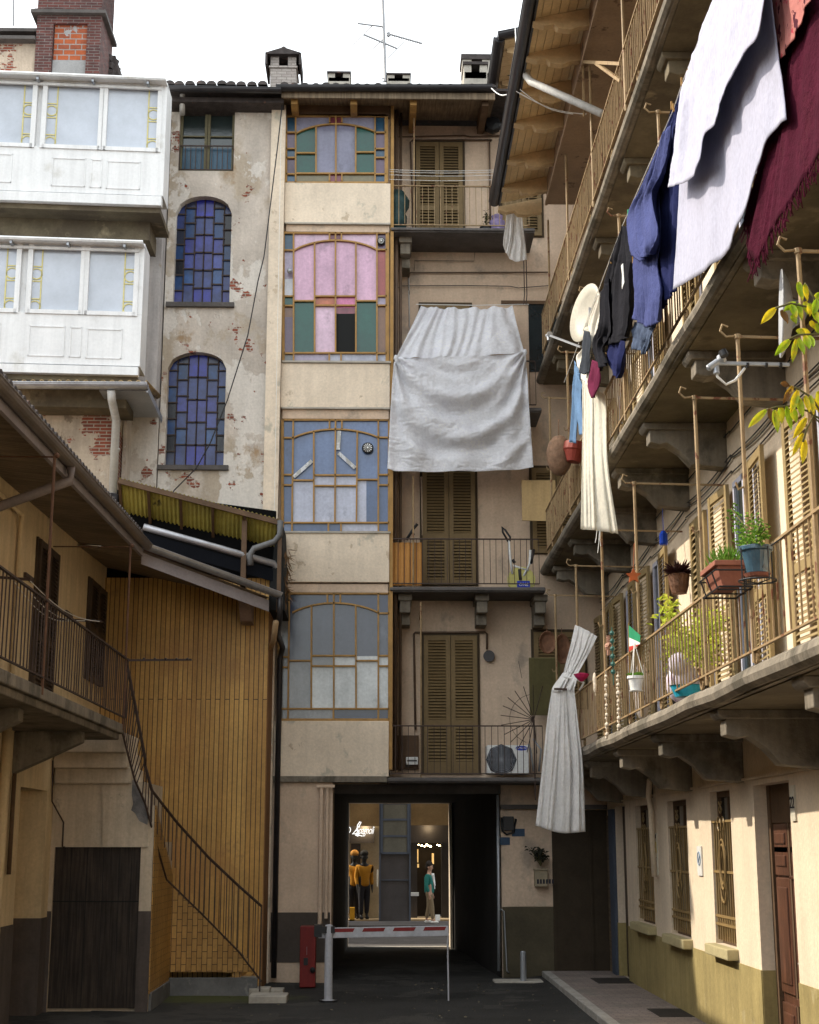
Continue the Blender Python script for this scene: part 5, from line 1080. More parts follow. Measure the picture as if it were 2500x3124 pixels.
# ================================================================== things in the court
bg_ = thing('boom_barrier', 'red and white striped boom barrier lowered across the passage entrance', 'barrier', (-.79, 23.75, 0))
red = mat('worn_red_paint', (.20,.017,.015), rough=.5, var=.15, streak=.3); redd = mat('dark_red_stripe', (.22,.02,.02), rough=.5)
whp = mat('dirty_white_paint', (.52,.53,.58), rough=.45, var=.12, streak=.2)
pA = aty('L', 375, 1000, 23.75); yb = 23.8
m = MB(); m.lathe((-.79,23.75,.01),[(.10,0),(.10,.03),(.065,.035),(.06,pA.z-.01),(.0,pA.z)],14); m.build('post', whp, bg_, smooth=False)
m = MB(); m.tube([(-.79,23.75,.0),(-.79,23.75,.04)],.14,10); m.build('base_ring', black_plastic, bg_); m = MB(); m.box(-.94,-.70,23.7,23.8,pA.z-.12,pA.z-.02); m.box(-1.02,-.9,23.72,24.0,pA.z-.18,pA.z-.0); m.build('bracket', black_plastic, bg_)
a0, a1 = aty('L', 330, 1048, yb), aty('L', 1090, 1034, yb)
m = MB(); m.beam(a0, a1, .05, .155); arm = m.build('arm', whp, bg_, bev=.006)
m = MB(); L_ = a1-a0
for i in range(4):
    t0 = .10+i*.235; p = V(a0)+L_*t0; q = p+L_*.165; m.prism([p+V((0,-.028,.01)), q+V((0,-.028,.01)), q+V((.03,-.028,.065)), p+V((.03,-.028,.065))], (0,.004,0))
m.build('red_stripe', redd, arm)
m = MB(); e = aty('L', 1085, 1050, yb); m.tube([e, (e.x+.01, yb, .02)], .014, 6); m.box(e.x-.1,e.x+.02,yb-.03,yb+.03,e.z-.03,e.z+.01); m.build('support_rod', whp, bg_)
cb_ = thing('barrier_cabinet', 'worn red metal barrier motor cabinet beside the white post', 'cabinet', (-1.4, 26.1, 0))
c0, c1 = aty('L', 222, 1330, 26.2), aty('L', 318, 1005, 26.2)
m = MB(); m.box(c0.x, c1.x, 26.0, 26.3, .02, c1.z); m.build('housing', red, cb_, bev=.01)
m = MB(); m.box(c0.x+.12, c1.x-.15, 25.98, 26.0, .55, .68); m.build('lock_plate', grey_metal, cb_); m = MB(); m.box(c0.x+.14, c1.x-.2, 25.985, 26.0, .38, .5); m.ball((c0.x+.22,25.99,.30),.05,8); m.build('worn_sticker', black_plastic, cb_)
m = MB(); b0 = aty('L', 1523, 1345, 26.9); bt = aty('L', 1523, 1155, 26.6); m.lathe((b0.x,26.7,.0),[(.12,0),(.1,.03),(.055,.04),(.05,bt.z-.02),(.03,bt.z)],12); tag(m.build('bollard', grey_metal, None, org=(b0.x,26.7,0)), 'short grey metal bollard at the right of the passage mouth', 'bollard')
def slab_thing(x0, x1, y0, y1, h, label, nm='stone_block'):
    m = MB(); m.box(x0, x1, y0, y1, 0.0, h); tag(m.build(nm, stone_light, None, org=(x0,y0,0), bev=.015), label, 'stone')
p = atz('L', 130, 1455, .0); slab_thing(-2.0, -1.42, p.y-.2, p.y+.35, .12, 'loose pale stone slab on the ground left of the white barrier post')
slab_thing(2.0, 2.85, 26.6, 27.1, .06, 'flat stone slab at the foot of the grey bollard')
mt = mat('dark_rubber_mat', (.03,.025,.022), var=.3)
for (k_, x, y, lab) in (('M',890,1512,'dark drain cover sunk in the tiled sidewalk near the sunlit wall'),('M',520,1325,'small dark drain cover further along the tiled sidewalk')):
    p = atz(k_, x, y, .125); m = MB(); m.box(p.x-.32, p.x+.32, p.y-.5, p.y+.5, .112, .126); 
    tag(m.build('drain_cover', mt, None, org=(p.x,p.y,.12)), lab, 'drain cover', 'drain covers in the sidewalk')
m = MB()
for i in range(80):
    x, y = random.uniform(-2.6,2.9), random.uniform(20.5,26.5); m.leaf((x,y,.065), (random.uniform(-1,1), random.uniform(-1,1), .05), random.uniform(.02,.07), .03)
o = tag(m.build('fallen_leaves', mat('pale_litter', (.18,.15,.10), var=.3), None, org=(0,23,0)), 'scattered dry leaves and bits on the dark paving', 'leaves'); o['kind'] = 'stuff'
# air conditioner
ac = thing('air_conditioner', 'white outdoor air conditioner unit with round fan grille on the lowest rear balcony', 'air conditioner', (2.4, 27.6, 3.6))
A, B = aty('I', 1315, 1290, 27.45), aty('I', 1562, 1455, 27.45)
m = MB(); m.box(A.x, B.x, 27.45, 27.8, 3.64, A.z); m.build('casing', white_plastic, ac, bev=.015)
cx, cz = aty('I',1400,1378,27.44).x, aty('I',1400,1375,27.44).z; m = MB(); m.lathe((cx,27.455,cz),[(.285,0),(.285,.012),(.24,.03)],8,(0,-1,0)); g_ = m.build('fan_grille', mat('dark_grille', (.06,.065,.08), rough=.5), ac)
m = MB(); 
for r in [.04+.03*i for i in range(8)]: m.tube([(cx+r*math.cos(q*PI/10), 27.42, cz+r*math.sin(q*PI/10)) for q in range(21)], .004, 4, False)
for i in range(12): m.beam((cx,27.42,cz),(cx+.26*math.cos(i*PI/6),27.425,cz+.26*math.sin(i*PI/6)),.005)
m.build('wire_guard', grey_metal, g_)
lx = aty('I',1518,1308,27.44); m = MB(); m.lathe((lx.x,27.452,lx.z),[(.115,0),(.115,.006)],20,(0,-1,0)); 
o = m.build('logo_badge', mat('blue_logo', (.02,.05,.45), rough=.4, var=0), ac); o.data.transform(Matrix.Translation(V((lx.x,0,lx.z))-V((ORG[ac.name].x,0,ORG[ac.name].z))) @ Matrix.Diagonal((1,1,.38,1)) @ Matrix.Translation(-(V((lx.x,0,lx.z))-V((ORG[ac.name].x,0,ORG[ac.name].z)))))
text_mesh('SAMSUNG', .05, white_plastic, o, (lx.x,27.44,lx.z), (R(90),0,0), ext=.001)
m = MB(); m.tube(sagging((B.x-.0,27.6,4.2),(B.x+.1,27.6,3.7),8,-.12),.02,6); m.tube([(B.x+.1,27.62,4.3),(B.x+.25,27.62,4.1),(B.x+.2,27.62,3.7)],.018,6); m.build('hose', grey_metal, ac, smooth=True)
m = MB(); a, b = aty('I',842,1360,27.75), aty('I',912,1405,27.75); m.box(a.x,b.x,27.74,27.88,b.z,a.z); o = tag(m.build('meter_box', white_plastic, None, org=a, bev=.008), 'small white meter box with a dark slot left of the lowest louvred door', 'meter'); m = MB(); m.box(b.x-.2,b.x-.02,27.73,27.74,a.z-.08,a.z-.055); m.ball((b.x-.17,27.74,a.z-.17),.012,6); m.ball((b.x-.22,27.74,a.z-.17),.012,6); m.build('slot', black_plastic, o)
# exercise machine, orange screen, boards and baskets on the rear balconies
em = thing('exercise_bike', 'white exercise bike with black loop handle and yellow base on the balcony', 'exercise bike', (2.9, 27.45, 7.06))
e = lambda x, y: aty('I', x, y, 27.4)
m = MB(); m.tube([e(1443,95), e(1452,200), e(1465,290)], .022, 8); m.tube([e(1570,150), e(1565,230), e(1530,300)], .022, 8); m.tube([e(1470,240), e(1560,270)],.018,6); m.build('frame', white_plastic, em, smooth=True)
m = MB(); m.tube([e(1440,100), e(1408,45), e(1405,15), e(1420,30), e(1452,75), e(1448,98)], .02, 8); m.tube([e(1590,145), e(1572,230)], .028, 8); m.tube([e(1465,205),e(1478,225)],.03,6); m.tube([e(1505,262),e(1512,325)],.03,8); m.build('handle', black_plastic, em, smooth=True)
m = MB(); m.lathe(e(1518,325)+V((0,.06,0)), [(.26,-.06),(.27,0),(.26,.06)], 20, (0,-1,0)); m.build('base', mat('faded_yellow_plastic', (.55,.50,.16), rough=.4, var=.15), em)
m = MB(); a, b = e(1488,338), e(1562,356); m.box(a.x, b.x, 27.24, 27.33, 7.08, a.z); o = m.build('label_plate', mat('blue_logo', (.02,.05,.45)), em); text_mesh('ONE', .085, white_plastic, o, ((a.x+b.x)/2,27.235,(7.08+a.z)/2), (R(90),0,0))
m = MB(); m.tube([aty('E',845,1528,27.2), aty('E',880,1470,27.2), aty('E',908,1435,27.2)], [.03,.022,.03], 8); m.tube([aty('E',878,1475,27.18), aty('E',888,1500,27.18)],.02,6); tag(m.build('folded_grip', black_plastic, None, org=aty('E',880,1480,27.2), smooth=True), 'black folded umbrella leaning over the top of the orange screen', 'grip')  # black handle of unknown use, modelled as a short bent rod
m = MB(); a, b = aty('I',762,97,26.95), aty('I',935,360,26.95); m.grid(lambda u, v: V((lerp(a.x,b.x,u), 27.09+.014*math.sin(u*5*2*PI), lerp(a.z,7.1,v))), 50, 1)
tag(m.build('reed_screen', mat('orange_screen', (.50,.235,.06), rough=.6, var=.12, vs=2, streak=.15), None, org=(a.x,27,7.06), solid=.01, clean=False), 'orange ribbed plastic screen tied inside the middle balcony railing', 'screen')
m = MB(); a, b = aty('E',1518,1178,27.2), aty('E',1720,1420,27.2); m.prism([(a.x,27.2,b.z+.02),(b.x,27.2,b.z),(b.x,27.2,a.z),(a.x,27.2,a.z)], (0,.03,0)); tag(m.build('canvas_panel', mat('tan_canvas', (.50,.35,.17), var=.12, streak=.2), None, org=a), 'tan canvas windbreak panel at the right end above the middle balcony', 'panel')
m = MB(); a, b = aty('I',1560,780,27.5), aty('J',215,1115,27.5); m.grid(lambda u, v: V((lerp(a.x,b.x,u), 27.5+.01*math.sin(v*60*2*PI), lerp(a.z,b.z,v))), 4, 240); tag(m.build('bamboo_blind', mat('olive_blind', (.20,.175,.08), var=.2, streak=.2), None, org=a, solid=.008, clean=False), 'olive green blind hanging below the dark window near the corner', 'blind')
wick = mat('dark_wicker', (.16,.075,.04), rough=.7, var=.35, vs=9, bump=.8, bs=40)
def basket(c, r, asp, label, nrm=(0,-1,0)):
    m = MB(); m.lathe((0,0,0),[(r*.55,0),(r*.8,.01),(r,.06),(r*1.04,.06),(r*.98,.075),(r*.7,.03),(.01,.02)],20,nrm); 
    for i in range(20): m.ball((r*1.0*math.cos(i*PI/10),-.06,r*1.0*math.sin(i*PI/10)),.014,6)
    m.v = [V((q.x*asp,q.y,q.z))+V(c) for q in m.v]; m.tube([V(c)+V((-.01,-.02,r)),V(c)+V((0,0,r+.12))],.006,4); return tag(m.build('wicker_basket', wick, None, org=c), label, 'basket')
basket(aty('J',135,692,26.2), .20, .75, 'oval wicker basket tray hung flat on the wall, left of the other one'); basket(aty('J',222,730,26.4), .27, .52, 'taller wicker basket tray hanging just right of the oval one')
# spoked rack
m = MB(); c = aty('I',1590,1140,26.95)
for i in range(13):
    an = R(75+i*16.5); m.tube([c, c+V((math.cos(an)*.62,-.1,math.sin(an)*.62))], .007, 4)
m.tube([c+V((.45*math.cos(R(100+i*10)),-.08,.45*math.sin(R(100+i*10)))) for i in range(16)], .004, 4); m.tube([c, c+V((0,0,-1.45))], .014, 6)
tag(m.build('spoked_rack', iron_dark, None, org=c), 'rusty wire rack with long radiating spokes above the air conditioner', 'drying rack')
# top rear balcony items
m = MB(); c = aty('B',790,1050,27.3); m.lathe((c.x,27.35,14.27),[(.18,0),(.2,.35),(.17,.42),(.24,.55),(.25,.7),(.14,.88),(.02,.95)],12); tag(m.build('covered_planter', mat('dark_teal_sheet', (.02,.05,.05), rough=.5, var=.4, vs=8), None, org=(c.x,27.35,14.25), smooth=True), 'dark plant wrapped in plastic at the left end of the topmost rear balcony', 'planter')
def shrub(nm, c, r, h, n, mt, l=.07, w=.03, label='', cat='plant', pot=None, potm=None, group=None, stems=6, thg=None):
    root = thing(nm, label, cat, c, group); c = V(c)
    z0 = pot[2] if pot else 0
    if pot: mm = MB(); mm.lathe(c,[(pot[1],0),(pot[0],pot[2]*.88),(pot[0]*1.08,pot[2]*.88),(pot[0]*1.08,pot[2]),(pot[0]*.9,pot[2]),(pot[0]*.85,pot[2]*.8)],16); mm.build('pot', potm, root, smooth=False)
    mm = MB(); sm = MB()
    for s in range(stems):
        an = random.uniform(0, 2*PI); tip = c+V((math.cos(an)*r*random.uniform(.2,.9), math.sin(an)*r*random.uniform(.2,.9), z0+h*random.uniform(.55,1)))
        base = c+V((0,0,z0*.8)); mid = base.lerp(tip,.5)+V((random.uniform(-.1,.1)*r,random.uniform(-.1,.1)*r,h*.08)); sm.tube([base, mid, tip], [.008,.006,.003], 4)
        for j in range(n//stems):
            t = random.uniform(.25,1.0); p = base.lerp(mid, t*2) if t < .5 else mid.lerp(tip, t*2-1)
            mm.k = random.choice((0,0,0,1)); mm.leaf(p+V((random.gauss(0,r*.1),random.gauss(0,r*.1),random.gauss(0,h*.04))), (random.uniform(-1,1),random.uniform(-1,1),random.uniform(-.5,.9)), l*random.uniform(.6,1.3), w)
    mm.build('foliage', [mt, mt2(mt)], root, clean=False); sm.build('stem', mat('green_brown_stem', (.10,.09,.035)), root)
    return root
def mt2(m_):
    c = {'leaf_lime': (.62,.62,.10), 'leaf_green': (.22,.36,.05), 'leaf_dark': (.05,.05,.03), 'leaf_mid': (.09,.14,.03)}.get(m_.name, (.2,.3,.05)); return mat(m_.name+'_pale', c, trans=.35, var=.15, bump=0)
lime = mat('leaf_lime', (.46,.54,.06), trans=.35, var=.2, bump=0); lgreen = mat('leaf_green', (.12,.26,.03), trans=.35, var=.2, bump=0); ldark = mat('leaf_dark', (.03,.03,.02), var=.3, bump=0); lmid = mat('leaf_mid', (.06,.10,.025), trans=.2, var=.3, bump=0)
terra = mat('terracotta', (.27,.10,.065), rough=.7, var=.12, streak=.15); blackpot = mat('black_pot', (.015,.015,.018), rough=.4)
c = aty('B',1310,1120,27.4); shrub('potted_plant', (c.x,27.4,14.25), .16, .35, 60, ldark, label='small dark potted plant at the right end of the topmost rear balcony', pot=(.12,.09,.18), potm=blackpot); c = aty('B',1375,1120,27.4)
m = MB(); m.lathe((c.x,27.4,14.25),[(.13,0),(.16,.3),(.1,.34),(.12,.42),(.03,.47)],12); tag(m.build('covered_bucket', mat('purple_white_plastic', (.25,.2,.35), var=.4, vs=7), None, org=(c.x,27.4,14.25)), 'bucket covered with purple and white plastic on the topmost rear balcony', 'bucket')
# mailbox with flowers, by the dark door in the corner
mb_ = thing('mailbox', 'cream metal mailbox hung on the dark corner wall under dried flowers', 'mailbox', aty('L',1630,760,27.9))
a, b = aty('L',1592,680,27.88), aty('L',1670,775,27.88); m = MB(); m.box(a.x,b.x,27.82,27.97,b.z,a.z); m.box(a.x-.01,b.x+.01,27.8,27.97,a.z,a.z+.03); m.build('body', mat('cream_mailbox', (.30,.25,.17)), mb_, bev=.006)
m = MB(); m.box(a.x+.12,b.x-.12,27.815,27.82,a.z-.1,a.z-.05)
for i in range(6): m.box(a.x+.04+i*.055,a.x+.075+i*.055,27.815,27.82,b.z+.05,b.z+.13)
m.build('slot', inkd, mb_)
shrub('dried_flowers', aty('L',1630,655,27.75), .28, .38, 90, mat('leaf_dark', (.03,.03,.02)), label='dried flower bunch above the cream mailbox', cat='flowers', l=.1, w=.06)

# antennas
an_ = mat('weathered_aluminium', (.30,.30,.31), metal=.5, rough=.5)
m = MB(); q = lambda x, y: aty('B', x, y, 29)
m.tube([q(722,285), q(706,-190)], .035, 6); m.tube([q(595,10), q(790,92)], .022, 5); m.tube([q(560,-55), q(715,-35)],.02,5); m.tube([q(735,5), q(935,62)], .02, 5)
for (x, y, d, l) in ((595,10,1,75),(790,92,1,60),(690,55,1,45)): m.tube([q(x+l*.7,y-l*.7), q(x-l*.9,y+l*.9)], .012, 4)
for i in range(16): t = i/15; x, y = 735+200*t, 5+57*t; m.tube([q(x,y-9), q(x,y+9)], .009, 4)
m.tube([q(722,262),q(700,270),q(705,285),q(740,280),q(738,262),q(720,258)],.014,5); m.tube([q(738,0),q(745,12),q(735,20)],.04,6)
tag(m.build('tv_antenna', an_, None, org=q(722,285)), 'tall aluminium television antenna mast rising from the middle of the rear roof', 'antenna')
m = MB(); q = lambda x, y: aty('A', x, y, 29.6); m.tube([q(78,150), q(78,-20)], .02, 5); tag(m.build('roof_mast', an_, None, org=q(78,150)), 'thin mast at the far left above the parapet', 'antenna')
# loose cable hanging across the tower
q = lambda x, y, Y=26.6: aty('D', x, y, Y)
m = MB(); P0 = [aty('A',1665,490,26.6), aty('A',1625,850,26.6), aty('A',1545,1500,26.6), q(1510,300), q(1450,620), q(1330,1000), q(1230,1250), q(1150,1395), q(1020,1525), aty('H',880,235,26.0)]; m.tube(P0, .012, 5)
tag(m.build('hanging_cable', black_plastic, None, org=P0[0]), 'long loose black cable hanging diagonally across the peeling tower', 'cable')

# ================================================================== laundry
cl_white = mat('white_lavender_cotton', (.37,.375,.475), spec=.05, rough=.95, var=.04, trans=.03, bump=.35, bs=5, weave=4, sheen=.1)
cl_sheet = mat('grey_white_crinkled_sheet', (.93,.935,.97), spec=.05, rough=.95, var=.07, vs=2.5, trans=.45, bump=.45, bs=3.5, weave=16, patches=[((.84,.84,.89), 1.5, .55, .15, 4)])
cl_cream = mat('cream_muslin', (.86,.83,.74), spec=.05, rough=.95, var=.05, trans=.45, bump=.4, bs=60)
cl_sheer = mat('sheer_white_curtain', (.92,.91,.90), spec=.05, rough=.95, var=.06, trans=.5, bump=.5, bs=80, alpha=.06)
cl_blue = mat('periwinkle_blue_cotton', (.06,.072,.185), spec=.05, rough=.95, var=.12, trans=.1, bump=.6, bs=10, weave=6)
cl_navy = mat('navy_cotton', (.016,.02,.07), spec=.05, rough=.95, var=.15, bump=.5, bs=12)
cl_black = mat('black_jersey', (.014,.014,.018), spec=.05, rough=.95, var=.2, bump=.4)
cl_burg = mat('burgundy_wool', (.052,.007,.018), spec=.05, rough=.98, var=.25, vs=3, bump=.9, bs=18 , patches=[((.06,.01,.02), 3, .56, .1, 2)])
cl_jean = mat('light_denim', (.10,.175,.30), spec=.05, rough=.9, var=.2, vs=4, bump=.4)
cl_pink = mat('pink_paisley', (.36,.145,.13), spec=.05, rough=.95, var=.05, patches=[((.07,.02,.03), 7, .56, .015, 4), ((.35,.05,.07), 10, .60, .02, 9)], bump=.2)
cl_white2 = mat('off_white_cotton', (.78,.75,.68), spec=.05, rough=.95, var=.05, trans=.2, bump=.5, bs=14)
cl_wine = mat('wine_sock', (.10,.015,.04), spec=.05, rough=.95, var=.2)
cl_dark = mat('charcoal_knit', (.035,.04,.05), spec=.05, rough=.95, var=.2, bump=.4)
cl_gb = mat('slate_blue_cotton', (.06,.08,.13), spec=.05, rough=.95, var=.15, bump=.4)
from mathutils import noise as mn
def clothmesh(mb, rows, axis, amp, nf, seed, nu=44, nv=50, vpos=None, top_amp=.25, swag=0, vary=1.):
    rnd = random.Random(seed); ph = [rnd.uniform(0, 6.28) for _ in range(8)]; fr = [nf*rnd.uniform(.8,1.2), nf*rnd.uniform(1.6,2.3), nf*rnd.uniform(.4,.6)]
    R_ = []
    for r in rows:
        r = chaikin(list(r)) if len(r) > 2 else r
        R_.append([poly_at(r, i/nu) for i in range(nu+1)])
    n = len(rows)-1; vpos = vpos or [i/n for i in range(n+1)]
    def fn(u, v):
        i = min(nu, int(round(u*nu))); j = max(q for q in range(n) if vpos[q] <= v+1e-9) if v < 1 else n-1
        t = (v-vpos[j])/(vpos[j+1]-vpos[j]); t = max(0, min(1, t))
        # catmull-rom in v for smooth outlines
        p1, p2 = R_[j][i], R_[j+1][i]; p0 = R_[j-1][i] if j > 0 else p1+(p1-p2); p3 = R_[j+2][i] if j+2 <= n else p2+(p2-p1)
        p = .5*((2*p1)+(-p0+p2)*t+(2*p0-5*p1+4*p2-p3)*t*t+(-p0+3*p1-3*p2+p3)*t**3)
        g_ = top_amp+(1-top_amp)*sstep(0, .6, v)
        uo = u; u = u+.05*math.sin(6*u+ph[7])+.03*math.sin(3.1*v+11*u+ph[3]); d = amp*g_*(math.sin(2*PI*fr[0]*u+ph[0]+.8*v*math.sin(ph[4]))*(.6+.4*math.sin(4.3*u+ph[2]))+.45*math.sin(2*PI*fr[1]*u+ph[1]+1.2*v)+.5*math.sin(2*PI*fr[2]*u+ph[2]+2*v))
        d += amp*.3*vary*(math.sin(9*v+ph[5]+5*u)*math.sin(7*u+ph[6]))
        q3 = V((uo*nf*1.9+seed, v*nf*1.4, seed*.37)); d += amp*.38*mn.noise(q3)+amp*.30*(1-abs(mn.noise(q3*2.3+V((3,7,1))))*3)*.5
        if swag: w = v-.42*(1-(2*u-1)**2); d += swag*math.sin(w*13+ph[3])*sstep(.05,.4,v)*(1-(2*u-1)**4)
        return p+(V((d, 0, 0)) if axis == 'X' else V((0, d, 0)))
    mb.grid(fn, nu, nv); return fn
def crow(axis, D, pts, skew=0):
    n = len(pts)-1; return [(atx if axis == 'X' else aty)(k_, x, y, D+skew*(.5-i/n)) for i, (k_, x, y) in enumerate(pts)]
def cloth(nm, label, cat, mt, parts, group='laundry hung out to dry', solid=.006):
    m = MB()
    for (axis, rows, amp, nf, seed, kw) in parts: clothmesh(m, rows, axis, amp, nf, seed, **kw)
    top = parts[0][1][0][0]
    return tag(m.build(nm, mt, None, org=top, smooth=True, solid=solid, clean=False), label, cat, group)
LXN = 2.9
# clothesline itself
m = MB(); m.tube([atx('G',290,560,LXN)+V((0,1.2,0)), atx('C',690,1185,LXN), atx('C',960,570,LXN), atx('C',1003,440,LXN), atx('C',1165,20,LXN), atx('C',1165,20,LXN)+V((0,-5,.02))], .006, 4)
tag(m.build('clothesline', white_plastic, None, org=atx('C',690,1185,LXN)), 'clothesline along the right galleries carrying the coloured laundry', 'clothesline')
# clothes pegs
for i, (x, y) in enumerate(((1001,435),(948,560),(720,1125),(630,1375),(1035,390),(958,572),(745,1370))):
    c = atx('C', x, y, LXN-.02); m = MB(); m.pb(c+V((-.008,-.012,-.03)), (.016,0,0), (0,.008,0), (0,.006,.085)); m.pb(c+V((-.008,.006,-.03)), (.016,0,0), (0,.008,0), (0,-.006,.085))
    tag(m.build('clothes_peg', mat('green_peg', (.05,.35,.2)) if i == 2 else wood_frame, None, org=c), 'green clothes peg at the top of the blue shirt' if i == 2 else 'small wooden clothes peg clipped on the right clothesline', 'clothes peg', 'clothes pegs' if i != 2 else None)
wtop = [('C',1003,445),('C',1165,0),('C',1330,-400),('C',1460,-740)]
cloth('bed_sheet', 'large white lavender sheet folded over the clothesline with a deep shadow between its two flaps', 'sheet', cl_white, [
  ('X', [crow('X',2.86,wtop), crow('X',2.82,[('C',965,720),('C',1060,560),('C',1160,330),('C',1290,80),('C',1370,-140),('C',1440,-420)]), crow('X',2.79,[('C',930,985),('C',1005,968),('C',1065,925),('C',1112,860),('C',1108,720),('C',1150,672),('C',1200,610),('C',1192,540),('C',1250,450),('C',1300,330),('C',1345,260),('C',1418,200),('C',1425,0),('C',1440,-250)])], .018, 5, 3, dict(nu=70, nv=40, top_amp=.5)),
  ('X', [crow('X',2.90,[('C',1003,445),('C',1165,0),('C',1330,-400),('C',1400,-590)]), crow('X',2.95,[('C',990,900),('C',1130,690),('C',1310,330),('C',1482,60)]), crow('X',2.97,[('C',970,1525),('C',1100,1440),('C',1220,1350),('C',1265,1280),('C',1330,1130),('C',1375,1000),('C',1395,900),('C',1440,750),('C',1480,685),('C',1510,655),('C',1550,630)])], .016, 4, 8, dict(nu=80, nv=50, top_amp=.4))])
cloth('wool_shawl', 'fringed burgundy wool shawl hanging at the upper right corner', 'shawl', cl_burg, [('X', [crow('X',3.045,[('C',1420,-200),('C',1560,-700),('C',1800,-1300)]), crow('X',3.045,[('C',1500,450),('C',1640,-50),('C',1850,-500)]), crow('X',3.045,[('C',1335,1150),('C',1375,1400),('C',1420,1330),('C',1500,1170),('C',1560,1080),('C',1640,950),('C',1725,820),('C',1880,560)])], .014, 5, 4, dict(nu=80, nv=50, top_amp=.7))])
m = MB(); edge = crow('X',3.045,[('C',1335,1150),('C',1375,1400),('C',1420,1330),('C',1500,1170),('C',1560,1080),('C',1640,950),('C',1725,820),('C',1880,560)])
for i in range(110):
    p = poly_at(edge, i/109)-V((0,0,-.03)); m.tube([p, p+V((random.gauss(0,.01),random.gauss(0,.015),-.05)), p+V((random.gauss(0,.02),random.gauss(0,.03),-.12-random.random()*.05))], .005, 4)
sh_ = bpy.data.objects['wool_shawl']; m.build('fringe', cl_burg, sh_)
cloth('paisley_scarf', 'pink scarf with dark patterned marks between the white sheet and the burgundy shawl', 'scarf', cl_pink, [('X', [crow('X',2.99,[('C',1440,-160),('C',1560,-500)]), crow('X',2.98,[('C',1470,30),('C',1650,-80)]), crow('X',2.98,[('C',1500,270),('C',1520,330),('C',1600,180),('C',1680,-10)])], .01, 3, 5, dict(nu=30, nv=30))])
cloth('navy_shade_cloth', 'shaded part of the blue garment as separate navy cloth, left of the big white sheet', 'dress', cl_navy, [('X', [crow('X',2.95,[('C',955,578),('C',1000,470)]), crow('X',2.95,[('C',905,760),('C',990,640)]), crow('X',2.95,[('C',850,1050),('C',1000,960)]), crow('X',2.95,[('C',830,1350),('C',985,1350)]), crow('X',2.95,[('G',800,290),('G',850,215),('G',885,140)])], .035, 4, 6, dict(nu=40, nv=60, top_amp=.5))])  # shaded side of the blue garment, painted as a separate navy cloth
cloth('blue_shirt', 'crumpled periwinkle blue shirt and skirt bunched over the line beside its shaded navy part', 'shirt', cl_blue, [
  ('X', [crow('X',2.86,[('C',872,800),('C',935,640)]), crow('X',2.84,[('C',800,990),('C',905,900)]), crow('X',2.80,[('C',712,1150),('C',860,1030)]), crow('X',2.76,[('C',722,1320),('C',870,1230)]), crow('X',2.78,[('C',780,1378),('C',850,1330)])], .03, 4, 7, dict(nu=40, nv=60, top_amp=.5, vary=3)),
  ('X', [crow('X',2.88,[('C',800,1060),('C',870,960)]), crow('X',2.88,[('C',765,1300),('C',880,1210)]), crow('X',2.87,[('G',650,30),('G',770,10)]), crow('X',2.87,[('G',655,200),('G',800,170)]), crow('X',2.86,[('G',645,330),('G',720,395),('G',790,340)])], .03, 5, 9, dict(nu=40, nv=60, top_amp=.6, vary=2))])
cloth('grey_blue_trousers', 'slate blue trouser legs showing below the crumpled blue shirt', 'trousers', cl_gb, [('X', [crow('X',2.95,[('G',648,350),('G',770,360)]), crow('X',2.95,[('G',642,510),('G',715,520)])], .03, 3, 10, dict(nu=20, nv=20)), ('X', [crow('X',2.93,[('G',700,380),('G',760,390)]), crow('X',2.93,[('G',680,540),('G',712,535)])], .02, 2, 11, dict(nu=16, nv=16))])
cloth('black_hoodie', 'black jersey garment with a small white print hanging from one peg', 'shirt', cl_black, [('X', [crow('X',2.9,[('C',688,1190),('C',705,1190)]), crow('X',2.9,[('C',648,1330),('C',735,1350)]), crow('X',2.9,[('G',500,40),('G',640,30)]), crow('X',2.9,[('G',462,200),('G',645,240)]), crow('X',2.9,[('G',468,400),('G',625,370)]), crow('X',2.9,[('G',470,490),('G',560,465),('G',612,435)])], .04, 4, 12, dict(nu=40, nv=60, top_amp=.4))])
m = MB(); a = atx('G',566,20,2.845); m.prism([a, a+V((0,-.12,-.02)), a+V((0,-.16,-.28)), a+V((0,.0,-.3)), a+V((0,-.05,-.14))], (.006,0,0)); m.build('print_patch', white_plastic, bpy.data.objects['black_hoodie'])
cloth('navy_leggings', 'dark navy legging leg dangling below the black garment', 'leggings', cl_navy, [('X', [crow('X',2.93,[('G',498,440),('G',590,450)]), crow('X',2.93,[('G',488,590),('G',578,575)]), crow('X',2.93,[('G',520,650),('G',550,680)])], .03, 3, 13, dict(nu=20, nv=30))])
cloth('black_trousers', 'black trousers hanging farther along the line between white and black garments', 'trousers', cl_black, [('X', [crow('X',2.88,[('G',455,175),('G',505,90)]), crow('X',2.88,[('G',440,350),('G',520,380)]), crow('X',2.88,[('G',415,480),('G',470,500)]), crow('X',2.88,[('G',430,640),('G',482,590)])], .04, 3, 14, dict(nu=30, nv=40, top_amp=.6))])
cloth('white_shirt', 'off white shirt hanging behind the black trousers', 'shirt', cl_white2, [('X', [crow('X',2.96,[('G',440,190),('G',470,170)]), crow('X',2.96,[('G',372,370),('G',440,380)]), crow('X',2.96,[('G',365,480),('G',425,540)]), crow('X',2.96,[('G',322,560),('G',400,620)]), crow('X',2.96,[('G',340,700),('G',400,720)])], .04, 4, 15, dict(nu=30, nv=40, top_amp=.6))])
cloth('wine_sock', 'wine red sock dangling between the black trousers and the cream curtain', 'sock', cl_wine, [('X', [crow('X',2.86,[('G',398,570),('G',445,590)]), crow('X',2.86,[('G',370,690),('G',440,700)]), crow('X',2.86,[('G',398,795),('G',415,790)])], .025, 2, 16, dict(nu=16, nv=30))])
